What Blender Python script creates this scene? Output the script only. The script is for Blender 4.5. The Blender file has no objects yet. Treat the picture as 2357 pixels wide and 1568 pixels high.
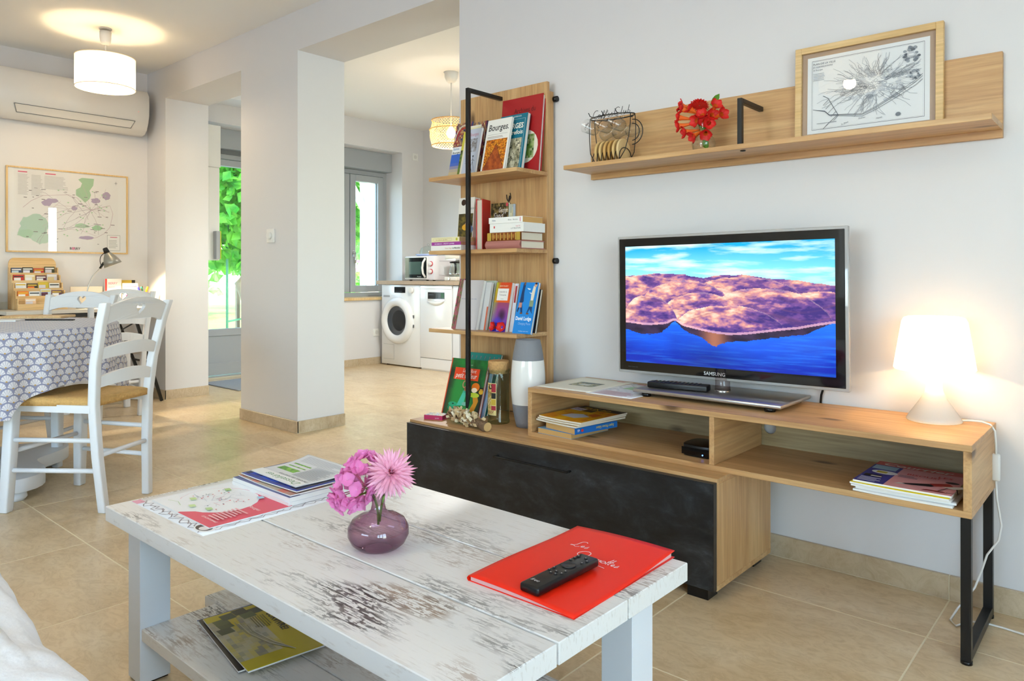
import bpy, bmesh, math, random
import numpy as np
from mathutils import Vector, Matrix, noise
from mathutils.geometry import tessellate_polygon
random.seed(7)
sc = bpy.context.scene
C = sc.collection
PI = math.pi

# ------------------------------------------------------------------ camera
FPX, HOR, EYE, YAW = 1679.5, 634.0, 0.93, math.radians(41.13)
cd = bpy.data.cameras.new('camera')
cd.sensor_width = 36; cd.lens = FPX * 36 / 2357
cd.shift_y = -(784 - HOR) / 2357
cd.clip_start = 0.02; cd.clip_end = 200
cam = bpy.data.objects.new('camera', cd); C.objects.link(cam)
cam.location = (0, 0, EYE); cam.rotation_euler = (PI / 2, 0, YAW)
sc.camera = cam

# ------------------------------------------------------------------ world, sun, daylight, exposure
w = bpy.data.worlds.new('sky'); sc.world = w; w.use_nodes = True
wn = w.node_tree.nodes; wl = w.node_tree.links
sky = wn.new('ShaderNodeTexSky'); sky.sky_type = 'NISHITA'
sky.sun_disc = False; sky.sun_elevation = math.radians(48); sky.sun_rotation = math.radians(70)
wn['Background'].inputs[1].default_value = 1.4
wl.new(sky.outputs[0], wn['Background'].inputs[0])
sd = bpy.data.lights.new('sun', 'SUN'); sd.energy = 8; sd.angle = 0.01; sd.color = (1, .95, .86)
sun = bpy.data.objects.new('sun', sd); C.objects.link(sun); sun.location = (-3, 3, 12)
sun.rotation_euler = Vector((-.3, -.45, -.84)).to_track_quat('-Z', 'Y').to_euler()


def area(name, loc, rot, sx, sy, power, col):
    l = bpy.data.lights.new(name, 'AREA'); l.shape = 'RECTANGLE'; l.size = sx; l.size_y = sy
    l.energy = power; l.color = col
    o = bpy.data.objects.new(name, l); C.objects.link(o); o.location = loc; o.rotation_euler = rot
    return o


# daylight just outside the panes of the windows behind the camera, beside the sofa and in the kitchen
area('daylight_right', (2.12, -.85, 1.1), (0, PI / 2, 0), 2.05, 2.5, 66, (.66, .75, 1))
area('daylight_back', (-1.2, -3.32, 1.15), (PI / 2, 0, 0), 2.3, 1.9, 94, (.73, .77, 1))
area('daylight_kitchen', (.92, 3.9, 1.45), (0, PI / 2, 0), 1.2, 1.0, 92, (.86, .93, 1))
for nm_, lc_, sz_ in (('door_portal', (-6.47, 3.48, 1.19), (1.5, .78)), ('window_portal', (-6.47, 4.7, 1.38), (1.2, .9))):
    po_ = area(nm_, lc_, (0, -PI / 2, 0), *sz_, 1, (1, 1, 1)); po_.data.cycles.is_portal = True   # guides sky sampling only
sc.view_settings.view_transform = 'Standard'; sc.view_settings.look = 'None'
sc.view_settings.exposure = 0.42; sc.view_settings.gamma = 1.0; sc.view_settings.use_curve_mapping = False
sc.cycles.use_denoising = True
sc.cycles.use_light_tree = False; sc.cycles.use_adaptive_sampling = True; sc.cycles.adaptive_threshold = .08
sc.cycles.max_bounces = 8; sc.cycles.diffuse_bounces = 4; sc.cycles.glossy_bounces = 3
sc.cycles.transmission_bounces = 4; sc.cycles.transparent_max_bounces = 10
sc.cycles.sample_clamp_indirect = 4.0; sc.cycles.caustics_reflective = False; sc.cycles.caustics_refractive = False


# ------------------------------------------------------------------ helpers
def at(u, v, x=None, y=None, z=None):
    """photo pixel + the plane the thing touches -> world point"""
    r = (u - 1178.5) / FPX; d = -(v - HOR) / FPX; s, c = math.sin(YAW), math.cos(YAW)
    a = (-s + r * c, c + r * s, d)
    t = x / a[0] if x is not None else y / a[1] if y is not None else (z - EYE) / a[2]
    return Vector((t * a[0], t * a[1], EYE + t * a[2]))


def lin(h):
    if not isinstance(h, str): return tuple(h)[:3]
    h = h.lstrip('#')
    o = []
    for i in (0, 2, 4):
        c = int(h[i:i + 2], 16) / 255
        o.append(c / 12.92 if c <= .04045 else ((c + .055) / 1.055) ** 2.4)
    return tuple(o)


class M:
    """collects shapes; build() links them as ONE mesh object"""
    def __init__(s): s.v = []; s.f = []; s.c = []; s.m = []; s.s = []; s.uv = None

    def add(s, vs, fs, col=None, mi=0, sm=False):
        n = len(s.v); s.v += [tuple(p) for p in vs]
        for f in fs:
            s.f.append(tuple(i + n for i in f)); s.c.append(col); s.m.append(mi); s.s.append(sm)
        return s

    def box(s, x0, x1, y0, y1, z0, z1, **k):
        v = [(x, y, z) for z in (z0, z1) for y in (y0, y1) for x in (x0, x1)]
        return s.add(v, [(0, 2, 3, 1), (4, 5, 7, 6), (0, 1, 5, 4), (2, 6, 7, 3), (0, 4, 6, 2), (1, 3, 7, 5)], **k)

    def lathe(s, prof, n=24, c=(0, 0, 0), cap=True, sm=True, sx=1, sy=1, **k):
        v = []; f = []
        for r, z in prof:
            for i in range(n):
                a = 2 * PI * i / n
                v.append((c[0] + r * sx * math.cos(a), c[1] + r * sy * math.sin(a), c[2] + z))
        for j in range(len(prof) - 1):
            for i in range(n):
                f.append((j * n + i, j * n + (i + 1) % n, (j + 1) * n + (i + 1) % n, (j + 1) * n + i))
        s.add(v, f, sm=sm, **k)
        if cap:
            b = len(s.v) - len(v)
            for j, rev in ((0, True), (len(prof) - 1, False)):
                ring = [b + j * n + i for i in range(n)]
                s.f.append(tuple(reversed(ring)) if rev else tuple(ring)); s.c.append(k.get('col')); s.m.append(k.get('mi', 0)); s.s.append(False)
        return s

    def tube(s, pts, r, n=8, closed=False, cap=True, sm=True, flat=1.0, **k):
        pts = [Vector(p) for p in pts]; N = len(pts)
        rs = r if isinstance(r, (list, tuple)) else [r] * N
        v = []; f = []; up = None
        for i, p in enumerate(pts):
            a = pts[(i - 1) % N] if (closed or i > 0) else p
            b = pts[(i + 1) % N] if (closed or i < N - 1) else p
            t = (b - a)
            t = t.normalized() if t.length > 1e-9 else Vector((0, 0, 1))
            if up is None:
                up = Vector((0, 0, 1)) if abs(t.z) < .9 else Vector((1, 0, 0))
            e1 = up - t * up.dot(t)
            if e1.length < 1e-6: e1 = t.orthogonal()
            e1.normalize(); up = e1; e2 = t.cross(e1)
            for j in range(n):
                an = 2 * PI * (j + .5) / n
                v.append(p + e1 * math.cos(an) * rs[i] * flat + e2 * math.sin(an) * rs[i])
        for i in range(N if closed else N - 1):
            for j in range(n):
                a, b = i * n, ((i + 1) % N) * n
                f.append((a + j, a + (j + 1) % n, b + (j + 1) % n, b + j))
        if cap and not closed:
            f.append(tuple(reversed(range(n)))); f.append(tuple((N - 1) * n + j for j in range(n)))
        return s.add(v, f, sm=sm, **k)

    def bar(s, pts, wx, wy, **k):
        """upright bar: rectangular section in the horizontal plane"""
        v = []; f = []
        for i, p in enumerate(pts):
            a = wx[i] if isinstance(wx, list) else wx; b = wy[i] if isinstance(wy, list) else wy
            v += [(p[0] - a / 2, p[1] - b / 2, p[2]), (p[0] + a / 2, p[1] - b / 2, p[2]), (p[0] + a / 2, p[1] + b / 2, p[2]), (p[0] - a / 2, p[1] + b / 2, p[2])]
        for i in range(len(pts) - 1):
            for j in range(4):
                f.append((i * 4 + j, i * 4 + (j + 1) % 4, i * 4 + 4 + (j + 1) % 4, i * 4 + 4 + j))
        f += [(3, 2, 1, 0), tuple(len(v) - 4 + j for j in range(4))]
        return s.add(v, f, **k)

    def plate(s, outer, holes=(), t=.01, mp=None, sm=False, **k):
        """flat plate cut from an outline with holes, thickness t, mapped by mp(u, v, w)"""
        mp = mp or (lambda u, v, w_: (u, v, w_))
        loops = [list(outer)] + [list(h) for h in holes]
        flat = [p for l in loops for p in l]
        tris = tessellate_polygon([[Vector((p[0], p[1], 0)) for p in l] for l in loops])
        n = len(flat)
        v = [mp(p[0], p[1], 0) for p in flat] + [mp(p[0], p[1], t) for p in flat]
        f = []
        for a, b, c_ in tris:
            A, B, D = flat[a], flat[b], flat[c_]
            ar = (B[0] - A[0]) * (D[1] - A[1]) - (B[1] - A[1]) * (D[0] - A[0])
            if ar < 0: b, c_ = c_, b
            f += [(c_, b, a), (a + n, b + n, c_ + n)]
        o = 0
        for l in loops:
            for i in range(len(l)):
                j = (i + 1) % len(l)
                f.append((o + i, o + j, o + j + n, o + i + n))
            o += len(l)
        return s.add(v, f, sm=sm, **k)

    def grid(s, fn, nu, nv, closed=False, sm=True, cf=None, **k):
        v = [fn(i / (nu - (0 if closed else 1)), j / (nv - 1)) for j in range(nv) for i in range(nu)]
        n = len(s.v); s.v += [tuple(p) for p in v]
        for j in range(nv - 1):
            for i in range(nu if closed else nu - 1):
                i2 = (i + 1) % nu
                s.f.append((n + j * nu + i, n + j * nu + i2, n + (j + 1) * nu + i2, n + (j + 1) * nu + i))
                s.c.append(cf((i + .5) / (nu - 1), (j + .5) / (nv - 1)) if cf else k.get('col')); s.m.append(k.get('mi', 0)); s.s.append(sm)
        return s

    def xf(s, mat, start=0):
        for i in range(start, len(s.v)): s.v[i] = tuple(mat @ Vector(s.v[i]))
        return s

    def build(s, name, mat, parent=None, loc=None, rot=None, bevel=0, seg=1, smooth=None, fixn=True):
        me = bpy.data.meshes.new(name)
        me.from_pydata(s.v, [], s.f)
        for m_ in (mat if isinstance(mat, (list, tuple)) else [mat]): me.materials.append(m_)
        me.polygons.foreach_set('material_index', s.m)
        me.polygons.foreach_set('use_smooth', [bool(x) if smooth is None else smooth for x in s.s])
        if any(c is not None for c in s.c):
            at_ = me.color_attributes.new('Col', 'FLOAT_COLOR', 'CORNER')
            arr = np.ones((len(me.loops), 4), dtype=np.float32)
            k = 0
            cache = {}
            for f, c in zip(s.f, s.c):
                if isinstance(c, str):
                    if c not in cache: cache[c] = lin(c)
                    c = cache[c]
                arr[k:k + len(f), :3] = c or (.5, .5, .5); k += len(f)
            at_.data.foreach_set('color', arr.ravel())
        if s.uv is not None:
            ul = me.uv_layers.new(name='UVMap')
            vi = np.zeros(len(me.loops), dtype=np.int32); me.loops.foreach_get('vertex_index', vi)
            ul.data.foreach_set('uv', np.array(s.uv, dtype=np.float32)[vi].ravel())
        if bevel or fixn:
            bm = bmesh.new(); bm.from_mesh(me)
            if fixn: bmesh.ops.recalc_face_normals(bm, faces=bm.faces)
            if bevel:
                ed = [e for e in bm.edges if len(e.link_faces) == 2 and e.calc_face_angle(0) > .6]
                bmesh.ops.bevel(bm, geom=ed, offset=bevel, segments=seg, affect='EDGES', profile=.5, clamp_overlap=True)
                if seg > 1 or smooth:
                    for f in bm.faces: f.smooth = True
            bm.to_mesh(me); bm.free()
            if bevel and (seg > 1 or smooth):
                try: me.set_sharp_from_angle(angle=math.radians(50))
                except Exception: pass
        me.update()
        o = bpy.data.objects.new(name, me); C.objects.link(o)
        if parent: o.parent = parent
        if loc is not None: o.location = loc
        if rot is not None: o.rotation_euler = rot
        return o


def tag(o, label, cat, group=None):
    o['label'] = label; o['category'] = cat
    if group: o['group'] = group
    return o


def thing(name, label, cat, loc=(0, 0, 0), rz=0, group=None):
    o = bpy.data.objects.new(name, None); C.objects.link(o); o.empty_display_size = .05
    o.location = loc; o.rotation_euler = (0, 0, rz)
    return tag(o, label, cat, group)


def struct(o): o['kind'] = 'structure'; return o


def dup(o, parent=None, loc=None, rz=None, label=None):
    c = o.copy(); C.objects.link(c); c.parent = parent
    if loc is not None: c.location = loc
    if rz is not None: c.rotation_euler = (0, 0, rz)
    if label: c['label'] = label
    for ch in list(o.children): dup(ch, c)
    return c


# ------------------------------------------------------------------ materials
def nmat(name):
    m = bpy.data.materials.new(name); m.use_nodes = True
    return m, m.node_tree.nodes, m.node_tree.links, m.node_tree.nodes['Principled BSDF']


def mat(name, col, rough=.5, metal=0., trans=0., ior=1.45, emit=None, es=0., spec=.5, coat=0., sss=0., bump=0., bscale=60., alpha=1., var=0.):
    m, n, l, b = nmat(name)
    c = lin(col)
    b.inputs['Base Color'].default_value = (*c, 1); b.inputs['Roughness'].default_value = rough
    b.inputs['Metallic'].default_value = metal; b.inputs['Transmission Weight'].default_value = trans
    b.inputs['IOR'].default_value = ior; b.inputs['Specular IOR Level'].default_value = spec
    b.inputs['Coat Weight'].default_value = coat; b.inputs['Alpha'].default_value = alpha
    if emit: m.cycles.emission_sampling = 'NONE'; b.inputs['Emission Color'].default_value = (*lin(emit), 1); b.inputs['Emission Strength'].default_value = es
    if sss: b.inputs['Subsurface Weight'].default_value = sss; b.inputs['Subsurface Radius'].default_value = (.02, .02, .02)
    if bump or var:
        tc = n.new('ShaderNodeTexCoord'); ns = n.new('ShaderNodeTexNoise'); ns.inputs['Scale'].default_value = bscale
        ns.inputs['Detail'].default_value = 5; l.new(tc.outputs['Object'], ns.inputs['Vector'])
        if bump:
            bp = n.new('ShaderNodeBump'); bp.inputs['Strength'].default_value = bump; bp.inputs['Distance'].default_value = .01
            l.new(ns.outputs[0], bp.inputs['Height']); l.new(bp.outputs[0], b.inputs['Normal'])
        if var:
            mx = n.new('ShaderNodeMix'); mx.data_type = 'RGBA'
            mx.inputs[6].default_value = (*[x * (1 - var) for x in c], 1); mx.inputs[7].default_value = (*[min(1, x * (1 + var)) for x in c], 1)
            l.new(ns.outputs[0], mx.inputs[0]); l.new(mx.outputs[2], b.inputs['Base Color'])
    return m


def ramp(n, stops):
    r = n.new('ShaderNodeValToRGB'); e = r.color_ramp.elements
    e[0].position = stops[0][0]; e[0].color = (*lin(stops[0][1]), 1)
    e[1].position = stops[-1][0]; e[1].color = (*lin(stops[-1][1]), 1)
    for p, c in stops[1:-1]:
        x = e.new(p); x.color = (*lin(c), 1)
    return r


def oak(name, ax, cols=('#b98c5c', '#c99d69', '#d8b17d'), rough=.42, knots=True, off=0.):
    m, n, l, b = nmat(name)
    tc = n.new('ShaderNodeTexCoord'); mp = n.new('ShaderNodeMapping')
    sc_ = [9., 9., 9.]; sc_['xyz'.index(ax)] = .9
    mp.inputs['Scale'].default_value = sc_; mp.inputs['Location'].default_value = (off, off * 2, off * 3)
    l.new(tc.outputs['Object'], mp.inputs['Vector'])
    n1 = n.new('ShaderNodeTexNoise'); n1.inputs['Scale'].default_value = 1.6; n1.inputs['Detail'].default_value = 7; n1.inputs['Roughness'].default_value = .62
    n1.inputs['Distortion'].default_value = .5
    l.new(mp.outputs[0], n1.inputs['Vector'])
    mp2 = n.new('ShaderNodeMapping'); s2 = [130., 130., 130.]; s2['xyz'.index(ax)] = 5.
    mp2.inputs['Scale'].default_value = s2; l.new(tc.outputs['Object'], mp2.inputs['Vector'])
    n2 = n.new('ShaderNodeTexNoise'); n2.inputs['Scale'].default_value = 1.; n2.inputs['Detail'].default_value = 3; l.new(mp2.outputs[0], n2.inputs['Vector'])
    rp = ramp(n, [(.30, cols[0]), (.47, cols[1]), (.66, cols[2])]); l.new(n1.outputs[0], rp.inputs[0])
    mx = n.new('ShaderNodeMix'); mx.data_type = 'RGBA'; mx.blend_type = 'MULTIPLY'; mx.inputs[0].default_value = .32
    r2 = ramp(n, [(.35, '#b5a48c'), (.6, '#ffffff')]); l.new(n2.outputs[0], r2.inputs[0])
    l.new(rp.outputs[0], mx.inputs[6]); l.new(r2.outputs[0], mx.inputs[7])
    last = mx.outputs[2]
    if knots:
        mp3 = n.new('ShaderNodeMapping'); s3 = [7.5, 7.5, 7.5]; s3['xyz'.index(ax)] = 3.2
        mp3.inputs['Scale'].default_value = s3; mp3.inputs['Location'].default_value = (off + .3, off, off); l.new(tc.outputs['Object'], mp3.inputs['Vector'])
        vo = n.new('ShaderNodeTexVoronoi'); vo.inputs['Scale'].default_value = 1.; l.new(mp3.outputs[0], vo.inputs['Vector'])
        r3 = ramp(n, [(.05, '#4a2d17'), (.15, '#ffffff')]); l.new(vo.outputs['Distance'], r3.inputs[0])
        m3 = n.new('ShaderNodeMix'); m3.data_type = 'RGBA'; m3.blend_type = 'MULTIPLY'; m3.inputs[0].default_value = .8
        l.new(last, m3.inputs[6]); l.new(r3.outputs[0], m3.inputs[7]); last = m3.outputs[2]
    l.new(last, b.inputs['Base Color']); b.inputs['Roughness'].default_value = rough
    bp = n.new('ShaderNodeBump'); bp.inputs['Strength'].default_value = .06; bp.inputs['Distance'].default_value = .003
    l.new(n2.outputs[0], bp.inputs['Height']); l.new(bp.outputs[0], b.inputs['Normal'])
    return m


def whitewash(name, off=0., dark=1.):
    m, n, l, b = nmat(name)
    tc = n.new('ShaderNodeTexCoord')

    def ns(scale, det, mp_s, o):
        mp = n.new('ShaderNodeMapping'); mp.inputs['Scale'].default_value = mp_s; mp.inputs['Location'].default_value = (o, o * 1.7, 0)
        l.new(tc.outputs['Object'], mp.inputs['Vector'])
        q = n.new('ShaderNodeTexNoise'); q.inputs['Scale'].default_value = scale; q.inputs['Detail'].default_value = det
        q.inputs['Roughness'].default_value = .65; l.new(mp.outputs[0], q.inputs['Vector']); return q
    a = ns(2.6, 3, (1, 2.2, 1), off); st = ns(1., 6, (16, 210, 60), off); sp = ns(70, 4, (.6, 1.6, 1), off + 3); a2 = ns(2.2, 3, (1.2, 2.6, 1), off + 9)

    def mth(op, x, y):
        q = n.new('ShaderNodeMath'); q.operation = op; q.use_clamp = True
        for i, z in enumerate((x, y)):
            if isinstance(z, (int, float)): q.inputs[i].default_value = z
            else: l.new(z, q.inputs[i])
        return q.outputs[0]

    def stp(x, lo, hi):
        q = n.new('ShaderNodeMapRange'); q.inputs[1].default_value = lo; q.inputs[2].default_value = hi; l.new(x, q.inputs[0]); return q.outputs[0]
    fine = mth('MAXIMUM', stp(st.outputs[0], .51, .56), mth('MULTIPLY', stp(sp.outputs[0], .52, .57), .9))
    k1 = mth('MULTIPLY', mth('MULTIPLY', stp(a.outputs[0], .51, .62), fine), .85 * dark)
    k2 = mth('MULTIPLY', mth('MULTIPLY', stp(a2.outputs[0], .52, .64), fine), .75 * dark)
    k3 = mth('MULTIPLY', stp(st.outputs[0], .56, .64), .32)
    ge = n.new('ShaderNodeNewGeometry'); sx_ = n.new('ShaderNodeSeparateXYZ'); l.new(ge.outputs['True Normal'], sx_.inputs[0])
    topm = stp(sx_.outputs[2], .6, .8); k1 = mth('MULTIPLY', k1, topm); k2 = mth('MULTIPLY', k2, topm)
    base = n.new('ShaderNodeRGB'); base.outputs[0].default_value = (*lin('#e6e4e0'), 1)
    last = base.outputs[0]
    for k, c in ((k3, '#b9ab9b'), (k2, '#8d6f55'), (k1, '#3f3b39')):
        mx = n.new('ShaderNodeMix'); mx.data_type = 'RGBA'; l.new(k, mx.inputs[0]); l.new(last, mx.inputs[6]); mx.inputs[7].default_value = (*lin(c), 1); last = mx.outputs[2]
    l.new(last, b.inputs['Base Color']); b.inputs['Roughness'].default_value = .38
    bp = n.new('ShaderNodeBump'); bp.inputs['Strength'].default_value = .12; bp.inputs['Distance'].default_value = .002
    l.new(st.outputs[0], bp.inputs['Height']); l.new(bp.outputs[0], b.inputs['Normal'])
    return m


def stone(name, cols=('#cdb188', '#dbc29b', '#e2cba6', '#ead7b8')):
    m, n, l, b = nmat(name)
    ge = n.new('ShaderNodeNewGeometry'); oi = n.new('ShaderNodeObjectInfo')
    n1 = n.new('ShaderNodeTexNoise'); n1.inputs['Scale'].default_value = 3.2; n1.inputs['Detail'].default_value = 6; n1.inputs['Roughness'].default_value = .6; n1.inputs['Distortion'].default_value = .6
    mp = n.new('ShaderNodeMapping'); mp.inputs['Scale'].default_value = (1, 1.8, 1); l.new(ge.outputs['Position'], mp.inputs['Vector'])
    ad = n.new('ShaderNodeVectorMath'); ad.operation = 'ADD'; l.new(mp.outputs[0], ad.inputs[0])
    cb = n.new('ShaderNodeCombineXYZ'); ml = n.new('ShaderNodeMath'); ml.operation = 'MULTIPLY'; ml.inputs[1].default_value = 40; l.new(oi.outputs['Random'], ml.inputs[0]); l.new(ml.outputs[0], cb.inputs[2])
    l.new(cb.outputs[0], ad.inputs[1]); l.new(ad.outputs[0], n1.inputs['Vector'])
    rp = ramp(n, [(.25, cols[0]), (.45, cols[1]), (.6, cols[2]), (.78, cols[3])]); l.new(n1.outputs[0], rp.inputs[0])
    n2 = n.new('ShaderNodeTexNoise'); n2.inputs['Scale'].default_value = 16; n2.inputs['Detail'].default_value = 6; n2.inputs['Roughness'].default_value = .7; n2.inputs['Distortion'].default_value = 2.; l.new(ad.outputs[0], n2.inputs['Vector'])
    r2 = ramp(n, [(.36, '#e2d9ca'), (.56, '#ffffff')]); l.new(n2.outputs[0], r2.inputs[0])
    mx = n.new('ShaderNodeMix'); mx.data_type = 'RGBA'; mx.blend_type = 'MULTIPLY'; mx.inputs[0].default_value = .6
    l.new(rp.outputs[0], mx.inputs[6]); l.new(r2.outputs[0], mx.inputs[7]); l.new(mx.outputs[2], b.inputs['Base Color'])
    b.inputs['Roughness'].default_value = .33
    return m


def slate(name):
    m, n, l, b = nmat(name)
    tc = n.new('ShaderNodeTexCoord'); mp = n.new('ShaderNodeMapping'); mp.inputs['Scale'].default_value = (3.0, 1, 6.0); l.new(tc.outputs['Object'], mp.inputs['Vector'])
    n1 = n.new('ShaderNodeTexNoise'); n1.inputs['Scale'].default_value = 2.2; n1.inputs['Detail'].default_value = 10; n1.inputs['Roughness'].default_value = .72; n1.inputs['Distortion'].default_value = .35
    l.new(mp.outputs[0], n1.inputs['Vector'])
    rp = ramp(n, [(.38, '#0f1011'), (.50, '#1b1d1f'), (.60, '#2a2d31'), (.72, '#454a50')]); l.new(n1.outputs[0], rp.inputs[0]); l.new(rp.outputs[0], b.inputs['Base Color'])
    b.inputs['Roughness'].default_value = .42
    bp = n.new('ShaderNodeBump'); bp.inputs['Strength'].default_value = .15; bp.inputs['Distance'].default_value = .004; l.new(n1.outputs[0], bp.inputs['Height']); l.new(bp.outputs[0], b.inputs['Normal'])
    return m


def vcol(name, rough=.45, emit=0., spec=.4):
    m, n, l, b = nmat(name)
    a = n.new('ShaderNodeVertexColor'); a.layer_name = 'Col'
    if emit:
        b.inputs['Base Color'].default_value = (.01, .01, .01, 1); m.cycles.emission_sampling = 'NONE'
        l.new(a.outputs[0], b.inputs['Emission Color']); b.inputs['Emission Strength'].default_value = emit
    else: l.new(a.outputs[0], b.inputs['Base Color'])
    b.inputs['Roughness'].default_value = rough; b.inputs['Specular IOR Level'].default_value = spec
    return m


def leafmat(name, c1, c2, tr=.45):
    m, n, l, b = nmat(name)
    ge = n.new('ShaderNodeNewGeometry'); ns = n.new('ShaderNodeTexNoise'); ns.inputs['Scale'].default_value = 4; ns.inputs['Detail'].default_value = 4
    l.new(ge.outputs['Position'], ns.inputs['Vector'])
    rp = ramp(n, [(.35, c1), (.65, c2)]); l.new(ns.outputs[0], rp.inputs[0]); l.new(rp.outputs[0], b.inputs['Base Color'])
    b.inputs['Roughness'].default_value = .5
    if tr:
        t = n.new('ShaderNodeBsdfTranslucent'); l.new(rp.outputs[0], t.inputs[0]); mx = n.new('ShaderNodeMixShader'); mx.inputs[0].default_value = tr
        l.new(b.outputs[0], mx.inputs[1]); l.new(t.outputs[0], mx.inputs[2]); l.new(mx.outputs[0], n['Material Output'].inputs[0])
    return m


def shademat(name, col, tr=.6, emit=0.):
    m, n, l, b = nmat(name)
    b.inputs['Base Color'].default_value = (*lin(col), 1); b.inputs['Roughness'].default_value = .7
    t = n.new('ShaderNodeBsdfTranslucent'); t.inputs[0].default_value = (*lin(col), 1)
    mx = n.new('ShaderNodeMixShader'); mx.inputs[0].default_value = tr
    l.new(b.outputs[0], mx.inputs[1]); l.new(t.outputs[0], mx.inputs[2]); l.new(mx.outputs[0], n['Material Output'].inputs[0])
    return m


def schlick(n, l, f0):
    lw = n.new('ShaderNodeLayerWeight'); lw.inputs[0].default_value = .5
    pw_ = n.new('ShaderNodeMath'); pw_.operation = 'POWER'; pw_.inputs[1].default_value = 5.; l.new(lw.outputs['Facing'], pw_.inputs[0])
    ma = n.new('ShaderNodeMath'); ma.operation = 'MULTIPLY_ADD'; ma.inputs[1].default_value = 1 - f0; ma.inputs[2].default_value = f0; l.new(pw_.outputs[0], ma.inputs[0])
    return ma


def pane(name, tint='#f4fbf8', refl=.08):
    """thin glass sheet: clear with a mirror-like reflection"""
    m, n, l, b = nmat(name)
    tr = n.new('ShaderNodeBsdfTransparent'); tr.inputs[0].default_value = (*lin(tint), 1)
    gl = n.new('ShaderNodeBsdfGlossy'); gl.inputs['Roughness'].default_value = .0
    fr = schlick(n, l, .04)
    mx = n.new('ShaderNodeMixShader'); l.new(fr.outputs[0], mx.inputs[0]); l.new(tr.outputs[0], mx.inputs[1]); l.new(gl.outputs[0], mx.inputs[2])
    l.new(mx.outputs[0], n['Material Output'].inputs[0])
    return m


def thin(name, tint, edge, ior=1.45):
    """thin-walled glassware: tinted straight-through glass, darker at the rim, with clear reflections"""
    m, n, l, b = nmat(name)
    lw = n.new('ShaderNodeLayerWeight'); lw.inputs[0].default_value = .35
    mx0 = n.new('ShaderNodeMix'); mx0.data_type = 'RGBA'; mx0.inputs[6].default_value = (*lin(tint), 1); mx0.inputs[7].default_value = (*lin(edge), 1); l.new(lw.outputs['Facing'], mx0.inputs[0])
    tr = n.new('ShaderNodeBsdfTransparent'); l.new(mx0.outputs[2], tr.inputs[0])
    gl = n.new('ShaderNodeBsdfGlossy'); gl.inputs['Roughness'].default_value = .0
    fr = schlick(n, l, ((ior - 1) / (ior + 1)) ** 2)
    mx = n.new('ShaderNodeMixShader'); l.new(fr.outputs[0], mx.inputs[0]); l.new(tr.outputs[0], mx.inputs[1]); l.new(gl.outputs[0], mx.inputs[2])
    l.new(mx.outputs[0], n['Material Output'].inputs[0])
    return m


def fanmat(name):
    """rows of pale shell fans on lilac grey, a mustard dot at the foot of each fan"""
    m, n, l, b = nmat(name)
    uv = n.new('ShaderNodeUVMap'); uv.uv_map = 'UVMap'; sp = n.new('ShaderNodeSeparateXYZ'); l.new(uv.outputs[0], sp.inputs[0])

    def q(op, x, y=None, z=None):
        o = n.new('ShaderNodeMath'); o.operation = op
        for i, k in enumerate((x, y, z)):
            if k is None: continue
            if isinstance(k, (int, float)): o.inputs[i].default_value = k
            else: l.new(k, o.inputs[i])
        return o.outputs[0]
    CW, RH = .041, .0265
    U = q('DIVIDE', sp.outputs[0], CW); V = q('DIVIDE', sp.outputs[1], RH)
    row = q('FLOOR', V); fv = q('SUBTRACT', V, row)

    def fan(k):
        rr = q('SUBTRACT', row, k); off = q('MULTIPLY', q('MODULO', q('ABSOLUTE', rr), 2.), .5)
        du = q('SUBTRACT', q('FRACT', q('ADD', U, off)), .5); dv = q('MULTIPLY', q('ADD', fv, k), RH / CW * .72)
        d = q('SQRT', q('ADD', q('MULTIPLY', du, du), q('MULTIPLY', dv, dv))); an = q('ARCTAN2', du, q('ADD', dv, .0001))
        return d, an
    d1, a1 = fan(1.); d0, a0 = fan(0.)
    in1 = q('LESS_THAN', d1, .52)
    d = q('ADD', q('MULTIPLY', d1, in1), q('MULTIPLY', d0, q('SUBTRACT', 1., in1)))
    a = q('ADD', q('MULTIPLY', a1, in1), q('MULTIPLY', a0, q('SUBTRACT', 1., in1)))
    body = q('MULTIPLY', q('LESS_THAN', d, .47), q('LESS_THAN', q('ABSOLUTE', a), 1.32))
    rib = q('GREATER_THAN', q('ABSOLUTE', q('SINE', q('MULTIPLY', a, 6.))), .3)
    w_ = q('MULTIPLY', body, q('ADD', q('MULTIPLY', rib, .75), .25))
    m1 = n.new('ShaderNodeMix'); m1.data_type = 'RGBA'; l.new(w_, m1.inputs[0]); m1.inputs[6].default_value = (*lin('#8d90ac'), 1); m1.inputs[7].default_value = (*lin('#e3e0e4'), 1)
    m2 = n.new('ShaderNodeMix'); m2.data_type = 'RGBA'; l.new(q('LESS_THAN', d, .09), m2.inputs[0]); l.new(m1.outputs[2], m2.inputs[6]); m2.inputs[7].default_value = (*lin('#c39a4e'), 1)
    l.new(m2.outputs[2], b.inputs['Base Color']); b.inputs['Roughness'].default_value = .75; b.inputs['Sheen Weight'].default_value = .15
    return m


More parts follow.
